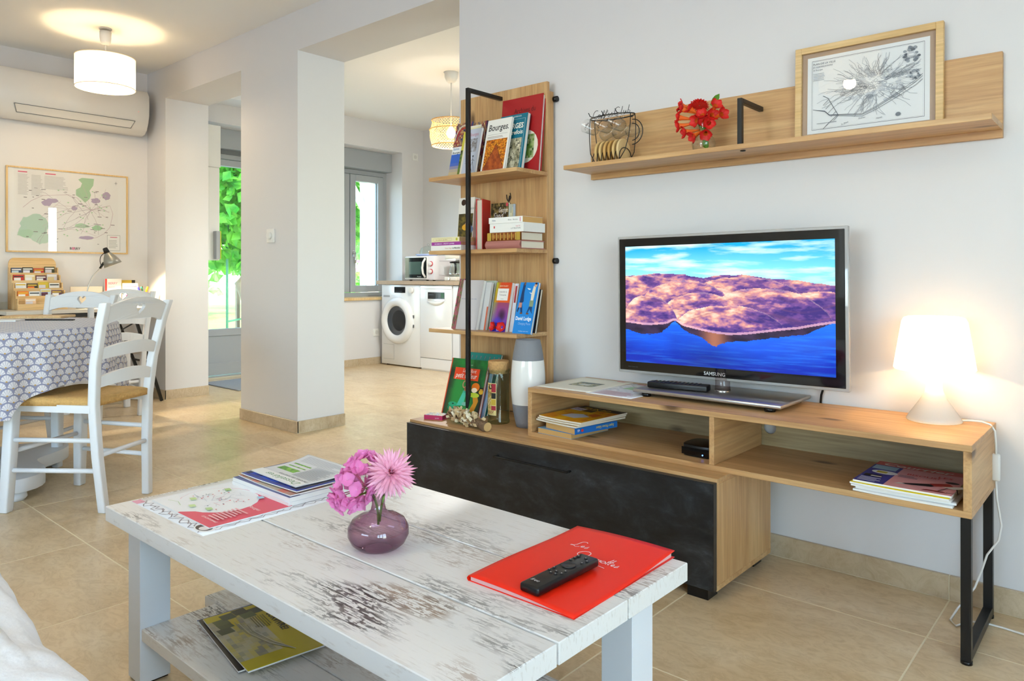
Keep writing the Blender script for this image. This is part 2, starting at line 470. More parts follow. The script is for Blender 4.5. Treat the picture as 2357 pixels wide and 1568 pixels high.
WALL = mat('wall_paint', '#dfdcdb', .75)
CEIL = mat('ceiling_paint', '#f9f7f3', .8)
TILE = stone('travertine_tile'); SKIRT = stone('skirting_stone', ('#b39d80', '#c4b092', '#cebb9e', '#d8c7ac')); GROUT = mat('grout', '#f2e6c8', .8)
OAKX = oak('oak_x', 'x'); OAKZ = oak('oak_z', 'z', off=1.3); OAKY = oak('oak_y', 'y', off=2.1)
PINE = oak('pale_pine', 'z', ('#d9b274', '#e0bc82', '#e6c691'), knots=False); PINEX = oak('pale_pine_x', 'x', ('#d9b274', '#e0bc82', '#e6c691'), knots=False)
PLY = oak('plywood', 'y', ('#d6a868', '#e3bb80', '#eccb97'), knots=False)
WASH = [whitewash('whitewash_%d' % i, 2.3 * i, (1.15, .8, .75, 1.1)[i]) for i in range(4)]
SLATE = slate('dark_slate_laminate'); SLATEEDGE = mat('slate_edge', '#3b352f', .5)
BLACK = mat('black_metal', '#141414', .38, bump=.02, bscale=400); BLACKP = mat('black_plastic', '#0c0c0e', .3)
WHITE = mat('white_lacquer', '#e9ebee', .35); WHITEP = mat('white_plastic', '#eceae5', .3); WHITEM = mat('white_enamel', '#f0f1f1', .22, coat=.3)
GREYF = mat('grey_frame', '#a9adb0', .4); GREYD = mat('grey_rail', '#6d7072', .45)
RED = mat('red_plastic', '#f2280e', .38, spec=.35)
PAPER = mat('paper', '#f1efea', .6); PAGES = mat('page_block', '#e9e0cc', .7, bump=.15, bscale=500); PAGEW = mat('page_block_white', '#efeeea', .7, bump=.1, bscale=500)
NEWSP = mat('pulp_pages', '#d2a565', .8, bump=.2, bscale=500)
PRINT = vcol('printed_card', .42); PRINTM = vcol('printed_matt', .7)
PANE = pane('window_pane'); PICGLASS = pane('picture_glass', '#ffffff'); GLASS = thin('clear_glass', '#ffffff', '#d3dbd9', 1.75)
CHROME = mat('chrome', '#d8d8d8', .12, metal=1.); STEEL = mat('brushed_steel', '#b7b3ac', .28, metal=.85)
CORK = mat('cork', '#c69a63', .8, bump=.5, bscale=120, var=.3)
RUSH = mat('rush', '#cfa463', .7, bump=.5, bscale=90, var=.25)
FAN = fanmat('fan_print_cloth')


# ------------------------------------------------------------------ flat print
_tc = {}


def text_tris(s, shear=0., bold=0.):
    k = (s, shear, bold)
    if k not in _tc:
        cu = bpy.data.curves.new('t', 'FONT'); cu.body = s; cu.size = 1; cu.shear = shear; cu.offset = bold; cu.resolution_u = 2
        o = bpy.data.objects.new('t', cu); me = bpy.data.meshes.new_from_object(o)
        v = [(p.co.x, p.co.y) for p in me.vertices]; f = [tuple(p.vertices) for p in me.polygons]
        bpy.data.objects.remove(o); bpy.data.curves.remove(cu); bpy.data.meshes.remove(me)
        _tc[k] = (v, f)
    return _tc[k]


def deco(parent, name, shapes, O=(0, 0, 0), ux=(1, 0, 0), uy=(0, 1, 0), mat_=None, lift=.0004, mapf=None, step=.00005):
    """flat print: coloured rectangles, outlines, discs, lines, lettering laid on a face"""
    if 1 < len(shapes) < 5:
        for i, s in enumerate(shapes): deco(parent, name, [s], O, ux, uy, mat_, lift + step * i, mapf)
        return
    O, ux, uy = Vector(O), Vector(ux), Vector(uy); nz = ux.cross(uy)
    g = M(); mp = mapf or (lambda x, y, h: O + ux * x + uy * y + nz * h)
    sub = 8 if mapf else 1
    for i, s in enumerate(shapes):
        h = lift + step * i; k = s[0]
        if k == 'r':
            _, x0, y0, x1, y1, c = s
            n = len(g.v)
            g.grid(lambda a, b: mp(x0 + (x1 - x0) * a, y0 + (y1 - y0) * b, h), sub + 1, sub + 1, sm=False, col=c)
        elif k == 'e':
            _, cx, cy, rx, ry, c = s[:6]; N = 20
            g.add([mp(cx + rx * math.cos(2 * PI * j / N), cy + ry * math.sin(2 * PI * j / N), h) for j in range(N)], [tuple(range(N))], col=c)
        elif k == 'p':
            _, pts, c = s
            tr = tessellate_polygon([[Vector((p[0], p[1], 0)) for p in pts]])
            g.add([mp(p[0], p[1], h) for p in pts], [tuple(t) for t in tr], col=c)
        elif k == 'l':
            _, pts, wd, c = s[:4]; cl = len(s) > 4 and s[4]
            P = [Vector(p) for p in pts]; vs = []; N = len(P)
            for j, p in enumerate(P):
                a = P[j - 1] if (j or cl) else p; b = P[(j + 1) % N] if (j < N - 1 or cl) else p
                d = (b - a); d = d.normalized() if d.length else Vector((1, 0)); nn = Vector((-d.y, d.x)) * wd / 2
                vs += [mp(*(p + nn), h), mp(*(p - nn), h)]
            g.add(vs, [(2 * j, 2 * j + 1, (2 * j + 3) % (2 * N), (2 * j + 2) % (2 * N)) for j in range(N if cl else N - 1)], col=c)
        elif k == 't':
            _, tx, x, y, size, c = s[:6]; op = s[6] if len(s) > 6 else {}
            v, f = text_tris(tx, op.get('sh', 0.), op.get('b', 0.))
            if not v: continue
            mnx = min(p[0] for p in v); mxx = max(p[0] for p in v); wd = mxx - mnx
            kx = op['w'] / wd if 'w' in op else size
            if op.get('a') == 'c': x -= wd * kx / 2
            if op.get('a') == 'r': x -= wd * kx
            ro = op.get('r', 0.); cr, sr = math.cos(ro), math.sin(ro)
            vs = []
            for p in v:
                a, b = (p[0] - mnx) * kx, p[1] * size
                vs.append(mp(x + a * cr - b * sr, y + a * sr + b * cr, h))
            g.add(vs, f, col=c)
        elif k == 'g':
            _, x0, y0, x1, y1, nx, ny, fn = s
            g.grid(lambda a, b: mp(x0 + (x1 - x0) * a, y0 + (y1 - y0) * b, h), nx + 1, ny + 1, sm=False, cf=fn)
    return g.build(name, mat_ or PRINT, parent, fixn=False)


def mixc(a, b, t):
    a, b = lin(a), lin(b); t = max(0, min(1, t)); return tuple(a[i] + (b[i] - a[i]) * t for i in range(3))


def fb(x, y, s=1., o=0., oc=4):
    return noise.fractal(Vector((x * s + o, y * s - o, o * .37)), 1., 2., oc)


def lines(x0, y0, x1, y1, n, c, seed=0, fill=.5):
    """rows of small print"""
    r = random.Random(seed); out = []; dy = (y1 - y0) / n
    for i in range(n):
        out.append(('r', x0, y0 + dy * i, x0 + (x1 - x0) * r.uniform(.75, 1), y0 + dy * (i + fill), c))
    return out


def photo(c1, c2, c3, s=6., o=0.):
    return lambda u, v: mixc(mixc(c1, c2, .5 + .9 * fb(u, v, s, o)), c3, .5 + 1.2 * fb(u, v, s * 2.3, o + 5) - .35)


def book(name, label, w, h, t, cover, loc, rot=(0, 0, 0), shapes=(), pages=None, back=None, cat='book', group=None, hard=0., ct=.0015, spine=None):
    """standing book: front cover on the -y side, spine on the -x side"""
    r = thing(name, label, cat, loc, 0, group); r.rotation_euler = rot
    cm = mat('cover_' + name + str(len(bpy.data.materials)), cover, .4)
    g = M().box(0, w, 0, ct, 0, h).box(0, ct, ct, t - ct, 0, h)
    g.box(0, w, t - ct, t, 0, h); g.build('cover', cm, r)
    M().box(ct, w - .001 - hard, ct, t - ct, hard, h - .0006 - hard).build('pages', pages or PAGEW, r)
    if shapes: deco(r, 'cover_print', shapes, (0, 0, 0), (1, 0, 0), (0, 0, 1))
    if spine: deco(r, 'spine_print', spine, (0, t, 0), (0, -1, 0), (0, 0, 1))
    return r


def lying(name, label, w, d, t, cover, loc, rz=0., spine=(), top=(), pages=None, cat='book', group=None, hard=.002, ct=.002, sp_front=True, round_spine=0.):
    """book lying flat: spine along x on the -y side (or pages there when sp_front is off)"""
    r = thing(name, label, cat, loc, rz, group)
    cm = mat('cover_' + name + str(len(bpy.data.materials)), cover, .4)
    g = M().box(0, w, 0, d, 0, ct).box(0, w, 0, d, t - ct, t)
    if sp_front:
        if round_spine:
            g.grid(lambda a, b: (w * b, -round_spine * math.sin(PI * a), t * a), 9, 2); g.box(0, w, 0, ct, ct, t - ct)
        else: g.box(0, w, 0, ct, ct, t - ct)
    else: g.box(0, w, d - ct, d, ct, t - ct)
    g.build('cover', cm, r)
    M().box(hard, w - hard, ct if sp_front else hard, d - hard, ct, t - ct).build('pages', pages or PAGES, r)
    if spine: deco(r, 'spine_print', spine, (0, -round_spine, 0), (1, 0, 0), (0, 0, 1), lift=.0006)
    if top: deco(r, 'cover_print', top, (0, 0, t), (1, 0, 0), (0, 1, 0))
    return r


def mag(name, label, w, h, t, loc, rz, shapes, col='#f0eee9', cat='magazine', group=None, curl=0., curl2=0., edge=None, tilt=(0, 0)):
    """thin soft magazine or sheet lying face up"""
    r = thing(name, label, cat, loc, rz, group); r.rotation_euler = (tilt[0], tilt[1], rz)

    def mf(x, y, hh):
        a, b = x / w, y / h
        return Vector((x, y, t + hh + curl * (2 * a - 1) ** 2 * (1 if a < .5 else .6) + curl2 * max(0, b - .5) ** 2 * 4))
    g = M().grid(lambda a, b: mf(w * a, h * b, 0), 13, 13)
    n = 13 * 13
    g.grid(lambda a, b: mf(w * a, h * b, 0) - Vector((0, 0, t)), 13, 13)
    ring = [i for i in range(13)] + [12 + 13 * i for i in range(1, 13)] + [12 * 13 + i for i in range(11, -1, -1)] + [13 * i for i in range(11, 0, -1)]
    for i in range(len(ring)):
        a, b = ring[i], ring[(i + 1) % len(ring)]
        g.f.append((a, b, b + n, a + n)); g.c.append(None); g.m.append(1); g.s.append(False)
    g.build('sheets', [mat('cover_' + name + str(len(bpy.data.materials)), col, .45), edge or PAGEW], r)
    if shapes: deco(r, 'cover_print', shapes, mapf=mf)
    return r


# ------------------------------------------------------------------ room shell
WY = 2.405; WB = 2.735; XL = -5.86; XK = -6.13; CH = 2.49; CK = 2.55; YB = 5.50; XR = 2.0; YN = -3.2; OT = 2.257
TX0, TY0, TP = -.431, 2.112, .588
floor = struct(M().box(-6.6, XR + .3, YN - .3, YB + .3, -.12, -.0007).build('floor', GROUT))
g = M().box(.002, TP - .002, .002, TP - .002, -.01, 0)
t0 = g.build('tile', TILE, floor, bevel=.0005)
k = 0
for i in range(-11, 5):
    for j in range(-10, 7):
        x, y = TX0 + TP * i, TY0 + TP * j
        if x < -6.6 or x > XR - .1 or y < YN - .3 or y > YB - .1: continue
        if k == 0: t0.location = (x, y, 0)
        else:
            t = t0.copy(); C.objects.link(t); t.parent = floor; t.location = (x, y, 0)
        k += 1
# wall with the television and the two openings to the kitchen
X1, X2, X3, X4 = -2.426, -3.775, -4.43, -5.54
out = [(XR, 0), (XR, 2.6), (XL - .3, 2.6), (XL - .3, 0), (X4, 0), (X4, OT), (X3, OT), (X3, 0), (X2, 0), (X2, OT), (X1, OT), (X1, 0)]
struct(M().plate(out, t=WB - WY, mp=lambda u, v, q: (u, WY + q, v)).build('wall_front', WALL))
# dining side wall
struct(M().box(XL - .3, XL, YN, WY, 0, 2.6).build('wall_left', WALL))
# kitchen side wall with the door and window niches
out = [(WB, 0), (WB, 2.7), (YB + .3, 2.7), (YB + .3, 0), (4.0, 0), (4.0, 2.265), (2.96, 2.265), (2.96, 0)]
struct(M().plate(out, [[(4.2, .685), (5.2, .685), (5.2, 2.265), (4.2, 2.265)]], t=.34, mp=lambda u, v, q: (XK - q, u, v)).build('wall_kitchen_side', WALL))
struct(M().box(XK, 1.1, YB, YB + .3, 0, 2.7).build('wall_kitchen_back', WALL))
struct(M().plate([(WB, 0), (YB, 0), (YB, 2.7), (WB, 2.7)], [[(3.4, .95), (4.4, .95), (4.4, 2.05), (3.4, 2.05)]], t=.3, mp=lambda u, v, q: (.55 + q, u, v)).build('wall_kitchen_right', WALL))
struct(M().plate([(YN, 0), (WY, 0), (WY, 2.6), (YN, 2.6)], [[(-2.1, .04), (.4, .04), (.4, 2.15), (-2.1, 2.15)]], t=.3, mp=lambda u, v, q: (XR + q, u, v)).build('wall_right', WALL))
struct(M().plate([(XL, 0), (XR, 0), (XR, 2.6), (XL, 2.6)], [[(-2.35, .2), (-.05, .2), (-.05, 2.1), (-2.35, 2.1)]], t=.3, mp=lambda u, v, q: (u, YN - q, v)).build('wall_back', WALL))
ce = struct(M().box(XL - .3, XR + 1.3, YN - .3, WY, CH, 2.75).build('ceiling', CEIL))  # runs past the right wall as an added, unseen eave keeping out sun
struct(M().box(XK - .4, 1.9, WB, YB + .3, CK, 2.8).build('ceiling_kitchen', CEIL))  # slab lengthened beyond the window wall, an unseen overhang added to block sun


def baseboard(name, p0, p1, n, joints):
    """tile skirting from p0 to p1, n = direction away from the wall, joints = distances of the joints"""
    a, b = Vector((*p0, 0)), Vector((*p1, 0)); d = (b - a); L = d.length; d.normalize(); nn = Vector((*n, 0)); H = .071
    r = M()
    v = [a, b, b + nn * .008, a + nn * .008]
    r.add([tuple(p) for p in v] + [(p.x, p.y, H - .001) for p in v], [(0, 1, 2, 3), (4, 5, 6, 7), (0, 1, 5, 4), (1, 2, 6, 5), (2, 3, 7, 6), (3, 0, 4, 7)])
    o = struct(r.build(name, GROUT))
    cuts = [0] + [q for q in joints if 0 < q < L] + [L]
    for s, e in zip(cuts, cuts[1:]):
        q = M(); p = a + d * (s + (.0015 if s else 0)); w_ = a + d * (e - (.0015 if e < L else 0))
        v = [p, w_, w_ + nn * .011, p + nn * .011]
        q.add([(c.x, c.y, .002) for c in v] + [(c.x, c.y, H) for c in v], [(0, 1, 2, 3), (4, 5, 6, 7), (0, 1, 5, 4), (1, 2, 6, 5), (2, 3, 7, 6), (3, 0, 4, 7)])
        q.build('skirting_tile', SKIRT, o, bevel=.001)
    return o


J = [.4 + TP * i for i in range(12)]
baseboard('baseboard_front', (XR, WY), (X1, WY), (0, -1), [XR - TX0 + TP * i for i in range(-4, 6)])
baseboard('baseboard_pillar_front', (X2 + .011, WY), (X3, WY), (0, -1), [.27])
baseboard('baseboard_pillar_side', (X2, WY), (X2, WB), (1, 0), [])
baseboard('baseboard_stub', (X4 + .011, WY), (XL, WY), (0, -1), [])
baseboard('baseboard_jamb', (X4, WY), (X4, WB), (1, 0), [])
baseboard('baseboard_left', (XL, YN), (XL, WY), (1, 0), J)
baseboard('baseboard_kitchen', (XK, 4.0), (XK, 4.9), (1, 0), [.3, .6])

# door_1: grey glazed back door in its niche, roller box above
DX = -6.41
d1 = struct(M().box(DX - .05, DX, 2.96, 3.02, 0, 2.045).box(DX - .05, DX, 3.94, 4.0, 0, 2.045).box(DX - .05, DX, 3.02, 3.94, 2.0, 2.045).box(DX - .06, DX + .01, 2.96, 4.0, .0, .012).build('door_1', GREYF))
M().box(DX - .04, DX + .012, 3.025, 3.10, .02, 1.995).box(DX - .04, DX + .012, 3.86, 3.935, .02, 1.995).box(DX - .04, DX + .012, 3.10, 3.86, 1.935, 1.995).box(DX - .04, DX + .012, 3.10, 3.86, .375, .44).box(DX - .04, DX + .012, 3.10, 3.86, .02, .13).build('door_leaf', GREYF, d1, bevel=.003)
M().box(DX - .03, DX, 3.10, 3.86, .13, .375).build('door_panel', GREYF, d1)
M().box(DX - .016, DX - .012, 3.10, 3.86, .44, 1.935).build('door_pane', PANE, d1)
M().box(DX - .08, DX + .08, 2.96, 4.0, 2.085, 2.265).build('roller_box', GREYF, d1, bevel=.004)
M().box(DX - .02, DX + .02, 2.96, 4.0, 2.045, 2.085).build('roller_rail', GREYD, d1)
# window_1: two-leaf grey window
WX = -6.40
w1 = struct(M().box(WX - .06, WX, 4.2, 4.25, .70, 2.06).box(WX - .06, WX, 5.15, 5.2, .70, 2.06).box(WX - .06, WX, 4.25, 5.15, 2.015, 2.06).box(WX - .06, WX, 4.25, 5.15, .70, .745).build('window_1', GREYF))
for y0, y1 in ((4.255, 4.695), (4.705, 5.145)):
    s = M().box(WX - .05, WX + .015, y0, y0 + .07, .75, 2.01).box(WX - .05, WX + .015, y1 - .07, y1, .75, 2.01).box(WX - .05, WX + .015, y0 + .07, y1 - .07, 1.94, 2.01).box(WX - .05, WX + .015, y0 + .07, y1 - .07, .75, .82).build('window_leaf', GREYF, w1, bevel=.004)
    M().box(WX - .02, WX - .016, y0 + .07, y1 - .07, .82, 1.94).build('window_pane', PANE, s)
    M().box(WX - .022, WX - .012, y1 - .076, y1 - .069, .82, 1.94).build('window_gasket', GREYD, s)
hd = M().lathe([(.014, 0), (.014, .03)], 12).xf(Matrix.Translation((WX + .015, 4.745, 1.17)) @ Matrix.Rotation(PI / 2, 4, 'Y'))
hd.box(WX + .015, WX + .02, 4.728, 4.762, 1.13, 1.2); hd.tube([(WX + .045, 4.745, 1.17), (WX + .05, 4.745, 1.1), (WX + .05, 4.745, 1.06)], .009)
hd.build('window_handle', CHROME, w1)
M().box(WX - .08, WX + .10, 4.2, 5.2, 2.065, 2.265).build('roller_box', GREYF, w1, bevel=.004)
M().box(WX, XK + .03, 4.2, 5.2, .672, .70).build('window_sill', PINE, w1, bevel=.003)


def simple_window(name, y0, y1, z0, z1, mk, nleaf=2):
    """white frame with leaves and panes; mk(u, z, depth) maps to the wall"""
    def bx(g_, u0, u1, v0, v1, d0, d1):
        a, b = Vector(mk(u0, v0, d0)), Vector(mk(u1, v1, d1))
        g_.box(min(a.x, b.x), max(a.x, b.x), min(a.y, b.y), max(a.y, b.y), min(a.z, b.z), max(a.z, b.z))
    g_ = M()
    bx(g_, y0, y0 + .05, z0, z1, 0, .06); bx(g_, y1 - .05, y1, z0, z1, 0, .06); bx(g_, y0, y1, z0, z0 + .05, 0, .06); bx(g_, y0, y1, z1 - .05, z1, 0, .06)
    o = struct(g_.build(name, WHITE)); st = (y1 - y0 - .1) / nleaf
    for i in range(nleaf):
        a = y0 + .05 + st * i; b = a + st; g_ = M()
        bx(g_, a, a + .06, z0 + .05, z1 - .05, .005, .055); bx(g_, b - .06, b, z0 + .05, z1 - .05, .005, .055); bx(g_, a, b, z0 + .05, z0 + .11, .005, .055); bx(g_, a, b, z1 - .11, z1 - .05, .005, .055)
        l_ = g_.build('window_leaf', WHITE, o); g_ = M(); bx(g_, a + .06, b - .06, z0 + .11, z1 - .11, .028, .032); g_.build('window_pane', PANE, l_)


simple_window('window_2', -2.35, -.05, .2, 2.1, lambda u, z, d: (u, YN - .06 - d, z))
simple_window('window_3', -2.1, .4, .04, 2.15, lambda u, z, d: (XR + .03 + d, u, z), 3)
simple_window('window_4', 3.4, 4.4, .95, 2.05, lambda u, z, d: (.62 + d, u, z))

# ------------------------------------------------------------------ low cabinet, television bench, shelves
CZ = .350; CX0, CX1 = -2.245, -.925; CY0 = 1.925; CY1 = 2.335
t = thing('low_cabinet', 'low oak media cabinet with a dark slate drop door and long black handle', 'cabinet', (CX0, CY0, 0))
L = CX1 - CX0; D = CY1 - CY0
M().box(0, L, .02, D, CZ - .016, CZ).build('top_board', OAKX, t, bevel=.001)
M().box(0, L, .02, D, .03, .046).build('bottom_board', OAKX, t, bevel=.001)
for x in (0, L - .016): M().box(x, x + .016, .02, D, .046, CZ - .016).build('side_panel', OAKZ, t, bevel=.001)
M().box(.016, L - .016, D - .006, D, .046, CZ - .016).build('back_panel', OAKX, t)
dr = M().box(.002, L - .002, .002, .018, .034, CZ - .012).build('door', SLATE, t, bevel=.0008)
M().box(.001, L - .001, .0015, .0195, CZ - .012, CZ - .010).box(L - .002, L - .0005, .0015, .0195, .034, CZ - .010).build('door_edging', SLATEEDGE, dr)
hp0, hp1 = at(1138, 1050, y=1.91), at(1308, 1089, y=1.91)
hx0, hx1, hz = hp0.x - CX0, hp1.x - CX0, hp0.z
M().box(hx0, hx1, -.024, -.014, hz - .003, hz + .003).box(hx0, hx0 + .008, -.014, .002, hz - .003, hz + .003).box(hx1 - .008, hx1, -.014, .002, hz - .003, hz + .003).build('handle', mat('handle_black', '#2b2b2b', .25, metal=.5), dr, bevel=.0008)
for x in (.03, L - .09):
    for y in (.015, D - .075): M().box(x, x + .065, y, y + .06, 0, .03).build('foot', BLACKP, t)

BX0, BX1, BY0, BY1, BZ0, BZ1 = -1.690, -.317, 2.022, 2.388, CZ, .525
BT = .016
t = thing('television_bench', 'long oak open-front television bench resting on the low cabinet and a black metal leg', 'bench', (BX0, BY0, 0))
L = BX1 - BX0; D = BY1 - BY0
M().box(0, L, 0, D, BZ1 - BT, BZ1).build('top_board', OAKX, t, bevel=.001)
M().box(0, L, 0, D, BZ0, BZ0 + BT).build('bottom_board', OAKX, t, bevel=.001)
for x in (0, L - .018): M().box(x, x + .018, 0, D, BZ0 + BT, BZ1 - BT).build('side_panel', oak('oak_side_%d' % (x > 0), 'y', off=.6), t, bevel=.001)
dx = at(1640, 1000, y=BY0 + .01).x - BX0
M().box(dx - .008, dx + .008, .003, D - .01, BZ0 + BT, BZ1 - BT).build('divider', OAKY, t, bevel=.001)
hc = at(1771, 985, y=BY1 - .01); hcx, hcz = hc.x - BX0, hc.z
ang = [2 * PI * i / 20 for i in range(20)]
zlo, zhi = BZ0 + BT, BZ1 - BT
M().plate([(.018, zlo), (L - .018, zlo), (L - .018, zhi), (.018, zhi)], [[(hcx + .021 * math.cos(a), min(zhi - .003, hcz + .021 * math.sin(a))) for a in ang]], t=.004, mp=lambda u, v, q: (u, D - .006 + q, v)).build('back_panel', oak('oak_grey', 'x', ('#8f7c58', '#ad986f', '#c2ae85'), off=4.), t)
LX = at(2227, 1450, y=2.045).x - BX0
fr = M().box(LX - .011, LX + .011, .0, .022, .008, BZ0).box(LX - .011, LX + .011, D - .05, D - .028, .008, BZ0).box(LX - .011, LX + .011, .022, D - .05, .008, .03)
fr.build('leg', BLACK, t, bevel=.001)
for y in (.011, D - .039): M().lathe([(.013, 0), (.013, .008)], 12, (LX, y, 0)).build('leg_glide', BLACKP, t)

# wall shelf
SZ = 1.345
t = thing('wall_shelf', 'long oak wall shelf with a tall back panel and a black metal bracket', 'shelf', (-1.668, 0, 0))
L = 1.366
M().box(0, L, WY - .020, WY - .001, 1.308, 1.544).build('back_panel', OAKX, t, bevel=.001)
M().box(0, L, 2.205, WY - .020, SZ - .016, SZ).build('shelf_board', oak('oak_x2', 'x', off=3.3), t, bevel=.001)
bx = at(1704, 280, y=2.22).x + 1.668
br = M().box(bx - .0075, bx + .0075, 2.213, 2.228, SZ, 1.492).box(bx - .0075, bx + .0075, 2.228, WY - .020, 1.477, 1.492).build('bracket', BLACK, t, bevel=.0008)
M().lathe([(.0, -.004), (.008, -.003), (.009, 0)], 12, (bx, 2.24, SZ - .016)).build('bracket_bolt', BLACKP, br)

# tall shelf column on the cabinet
PX0, PX1, PY = -2.358, -1.857, 2.345
SH = (.700, 1.036, 1.353)
t = thing('shelf_column', 'narrow oak display column with three shelves and a black square pole', 'shelf', (0, 0, 0))
M().box(PX0, PX1, PY, PY + .016, CZ, 1.726).build('back_panel', OAKZ, t, bevel=.001)
for x in (PX0 + .002, PX1 - .022): M().box(x, x + .020, PY + .016, WY - .014, CZ, 1.69).build('back_rail', OAKZ, t, bevel=.001)
for z in (1.66, .99): M().lathe([(.012, 0), (.012, .02)], 12).xf(Matrix.Translation((PX1 - .004, WY - .012, z)) @ Matrix.Rotation(PI / 2, 4, 'Y')).build('wall_fixing', BLACKP, t)
for i, z in enumerate(SH): M().box(PX0, PX1 + .003, 2.150, PY, z - .016, z).build('shelf_board', oak('oak_sh%d' % i, 'x', off=i * 1.7), t, bevel=.001)
M().box(-2.117, -2.101, 2.133, 2.149, CZ, 1.700).box(-2.117, -2.101, 2.149, PY, 1.684, 1.700).build('pole', BLACK, t, bevel=.0008)

# ------------------------------------------------------------------ television
TVX, TVY = -1.060, 2.27
t = thing('television', 'flat television on a silver plate stand showing a red rock lake landscape', 'television', (TVX, TVY, BZ1))
pl = M().box(-.252, .250, -.150, .105, .012, .024).build('stand_plate', STEEL, t, bevel=.003, seg=2)
for x in (-.21, .21):
    for y in (-.13, .085): M().lathe([(.016, 0), (.016, .012)], 14, (x, y, 0)).build('stand_foot', BLACKP, pl)
M().lathe([(.026, 0), (.024, .02), (.023, .075)], 24, (0, 0, .024)).build('stand_neck', thin('smoked_acrylic', '#f0e9e9', '#c4babc'), t)
M().lathe([(.027, 0), (.027, .006)], 24, (0, 0, .022)).build('neck_ring', CHROME, t)
tv = bpy.data.objects.new('panel', None)
px0, px1, pz0, pz1 = -.398, .398, .058, .548
ro = math.radians(-.5)
rm = Matrix.Translation((0, 0, .3)) @ Matrix.Rotation(ro, 4, 'Y') @ Matrix.Translation((0, 0, -.3))
bz = M().box(px0, px1, -.012, .004, pz0, pz1); bz.xf(rm); bzo = bz.build('acrylic_edge', mat('clear_edge', '#e9e6e2', .08, trans=.55, coat=.5), t, bevel=.003, seg=2)
b2 = M().box(px0 + .008, px1 - .010, -.0145, .010, pz0 + .010, pz1 - .009); b2.xf(rm); b2.build('bezel', mat('piano_black', '#050506', .06, coat=.6), t, bevel=.001)
b3 = M().box(px0 + .05, px1 - .05, .010, .034, pz0 + .05, pz1 - .05); b3.xf(rm); b3.build('rear_cover', BLACKP, t, bevel=.006)
sx0, sx1, sz0, sz1 = -.364, .361, .099, .511


def scenery(u, v):
    v0 = v
    ridge = .745 + .012 * fb(u, 0, 9, 1) + (.02 if u < .33 else 0) * (1 - abs(u - .2) / .3) - .02 * math.exp(-((u - .42) / .06) ** 2) - max(0, u - .6) * .2
    shore = .335 + .02 * math.sin(u * 7 + .6) - .045 * math.exp(-((u - .52) / .2) ** 2) + .035 * max(0, u - .85) / .15 - .03 * math.exp(-((u - .12) / .1) ** 2) + .035 * math.exp(-((u - .27) / .03) ** 2)
    if v > ridge:
        t_ = (v - ridge) / (1 - ridge + 1e-6)
        c = mixc('#8feaff', '#00a6ea', t_ * 1.1)
        cl = fb(u * 1.3 + v * .5, v * 5.5, 3.2, 3, 6) * 1.3 + .28 - .25 * t_ + .25 * fb(u, v * 8, 7, 8)
        return mixc(c, '#d8f8ff', cl * 1.0)
    if v > shore:
        d = (ridge - v) / (ridge - shore)
        # rounded rock masses: (centre u, top v, half width, base v)
        best = None
        for (cu, tv_, hw_, bv) in ((.53, .50, .27, .29), (.13, .575, .16, .31), (.40, .60, .22, .36), (.70, .64, .30, .34), (.95, .62, .17, .50), (.32, .70, .25, .45), (.60, .725, .30, .5), (.1, .75, .3, .5)):
            k_ = (u - cu) / hw_
            if abs(k_) < 1:
                top = bv + (tv_ - bv) * (1 - abs(k_) ** 2.4) ** .6 + .012 * fb(u, cu, 14, cu * 9)
                if v < top: best = (k_, (v - bv) / max(.02, top - bv), cu); break
        k_, hgt, cu = best or (0, .5, .5)
        st = fb(u * .5, v * 7 + .5 * math.sin(u * 9), 7, 17 + cu, 4); rg = fb(u, v * 1.3, 13, 31 + cu * 5, 5)
        lit = .50 - .36 * k_ + .30 * (hgt - .55) + .62 * rg + .22 * fb(u, v * 1.5, 38, 5 + cu, 3) + .12 * fb(u, v, 5, 3) - .16 * max(0, u - .55) / .45
        c = mixc('#3c2a78', '#8a5aa0', lit * 1.6); c = mixc(c, '#e09a86', (lit - .36) * 2.2); c = mixc(c, '#ffd6c0', (lit - .72) * 2.4)
        c = mixc(c, '#7a4a6a', max(0, st) * .55)
        if hgt > .95: c = mixc(c, '#ffd9c8', .15)
        if v - shore < .018: c = mixc(c, '#e2b0c4', .6)
        return c
    dd = shore - v
    rd = .05 + .05 * math.exp(-((u - .47) / .05) ** 2) + .03 * math.exp(-((u - .13) / .12) ** 2) + .008 * fb(u, v * 4, 20, 4) - .05 * math.exp(-((u - .27) / .05) ** 2) - .06 * max(0, u - .88) / .12
    if dd < rd:
        return mixc(mixc('#20162f', '#3a2a4a', .5 + fb(u, v, 15, 6)), '#b07055', math.exp(-((u - .47) / .05) ** 2) * .8)
    c = mixc('#0a62f2', '#0526a8', dd * 3.4 + .25 * fb(u, v * 2, 4, 9)); c = mixc(c, '#2f9dff', .35 * max(0, fb(u * .6, v * 7, 9, 14)) + .5 * max(0, u - .7) * (1 - dd * 4))
    return mixc(c, '#041c70', .55 * math.exp(-((u - .45) / .16) ** 2) * min(1, dd * 5))


scr = M().grid(lambda a, b: (sx0 + (sx1 - sx0) * a, -.0149, sz0 + (sz1 - sz0) * b), 361, 205, sm=False, cf=scenery)
scr.xf(rm); scr.build('screen', vcol('screen_glow', .08, emit=1.05), t, fixn=False)
lo = rm @ Vector((.0, -.0147, .062))
deco(t, 'lettering', [('t', 'SAMSUNG', -.022, .0735, .0165, '#d8d8d8', {'a': 'c', 'b': .012}), ('t', 'HDMI  DIVX HD', -.352, .076, .0055, '#55565a')], (0, -.0147, 0), (1, 0, 0), (0, 0, 1))
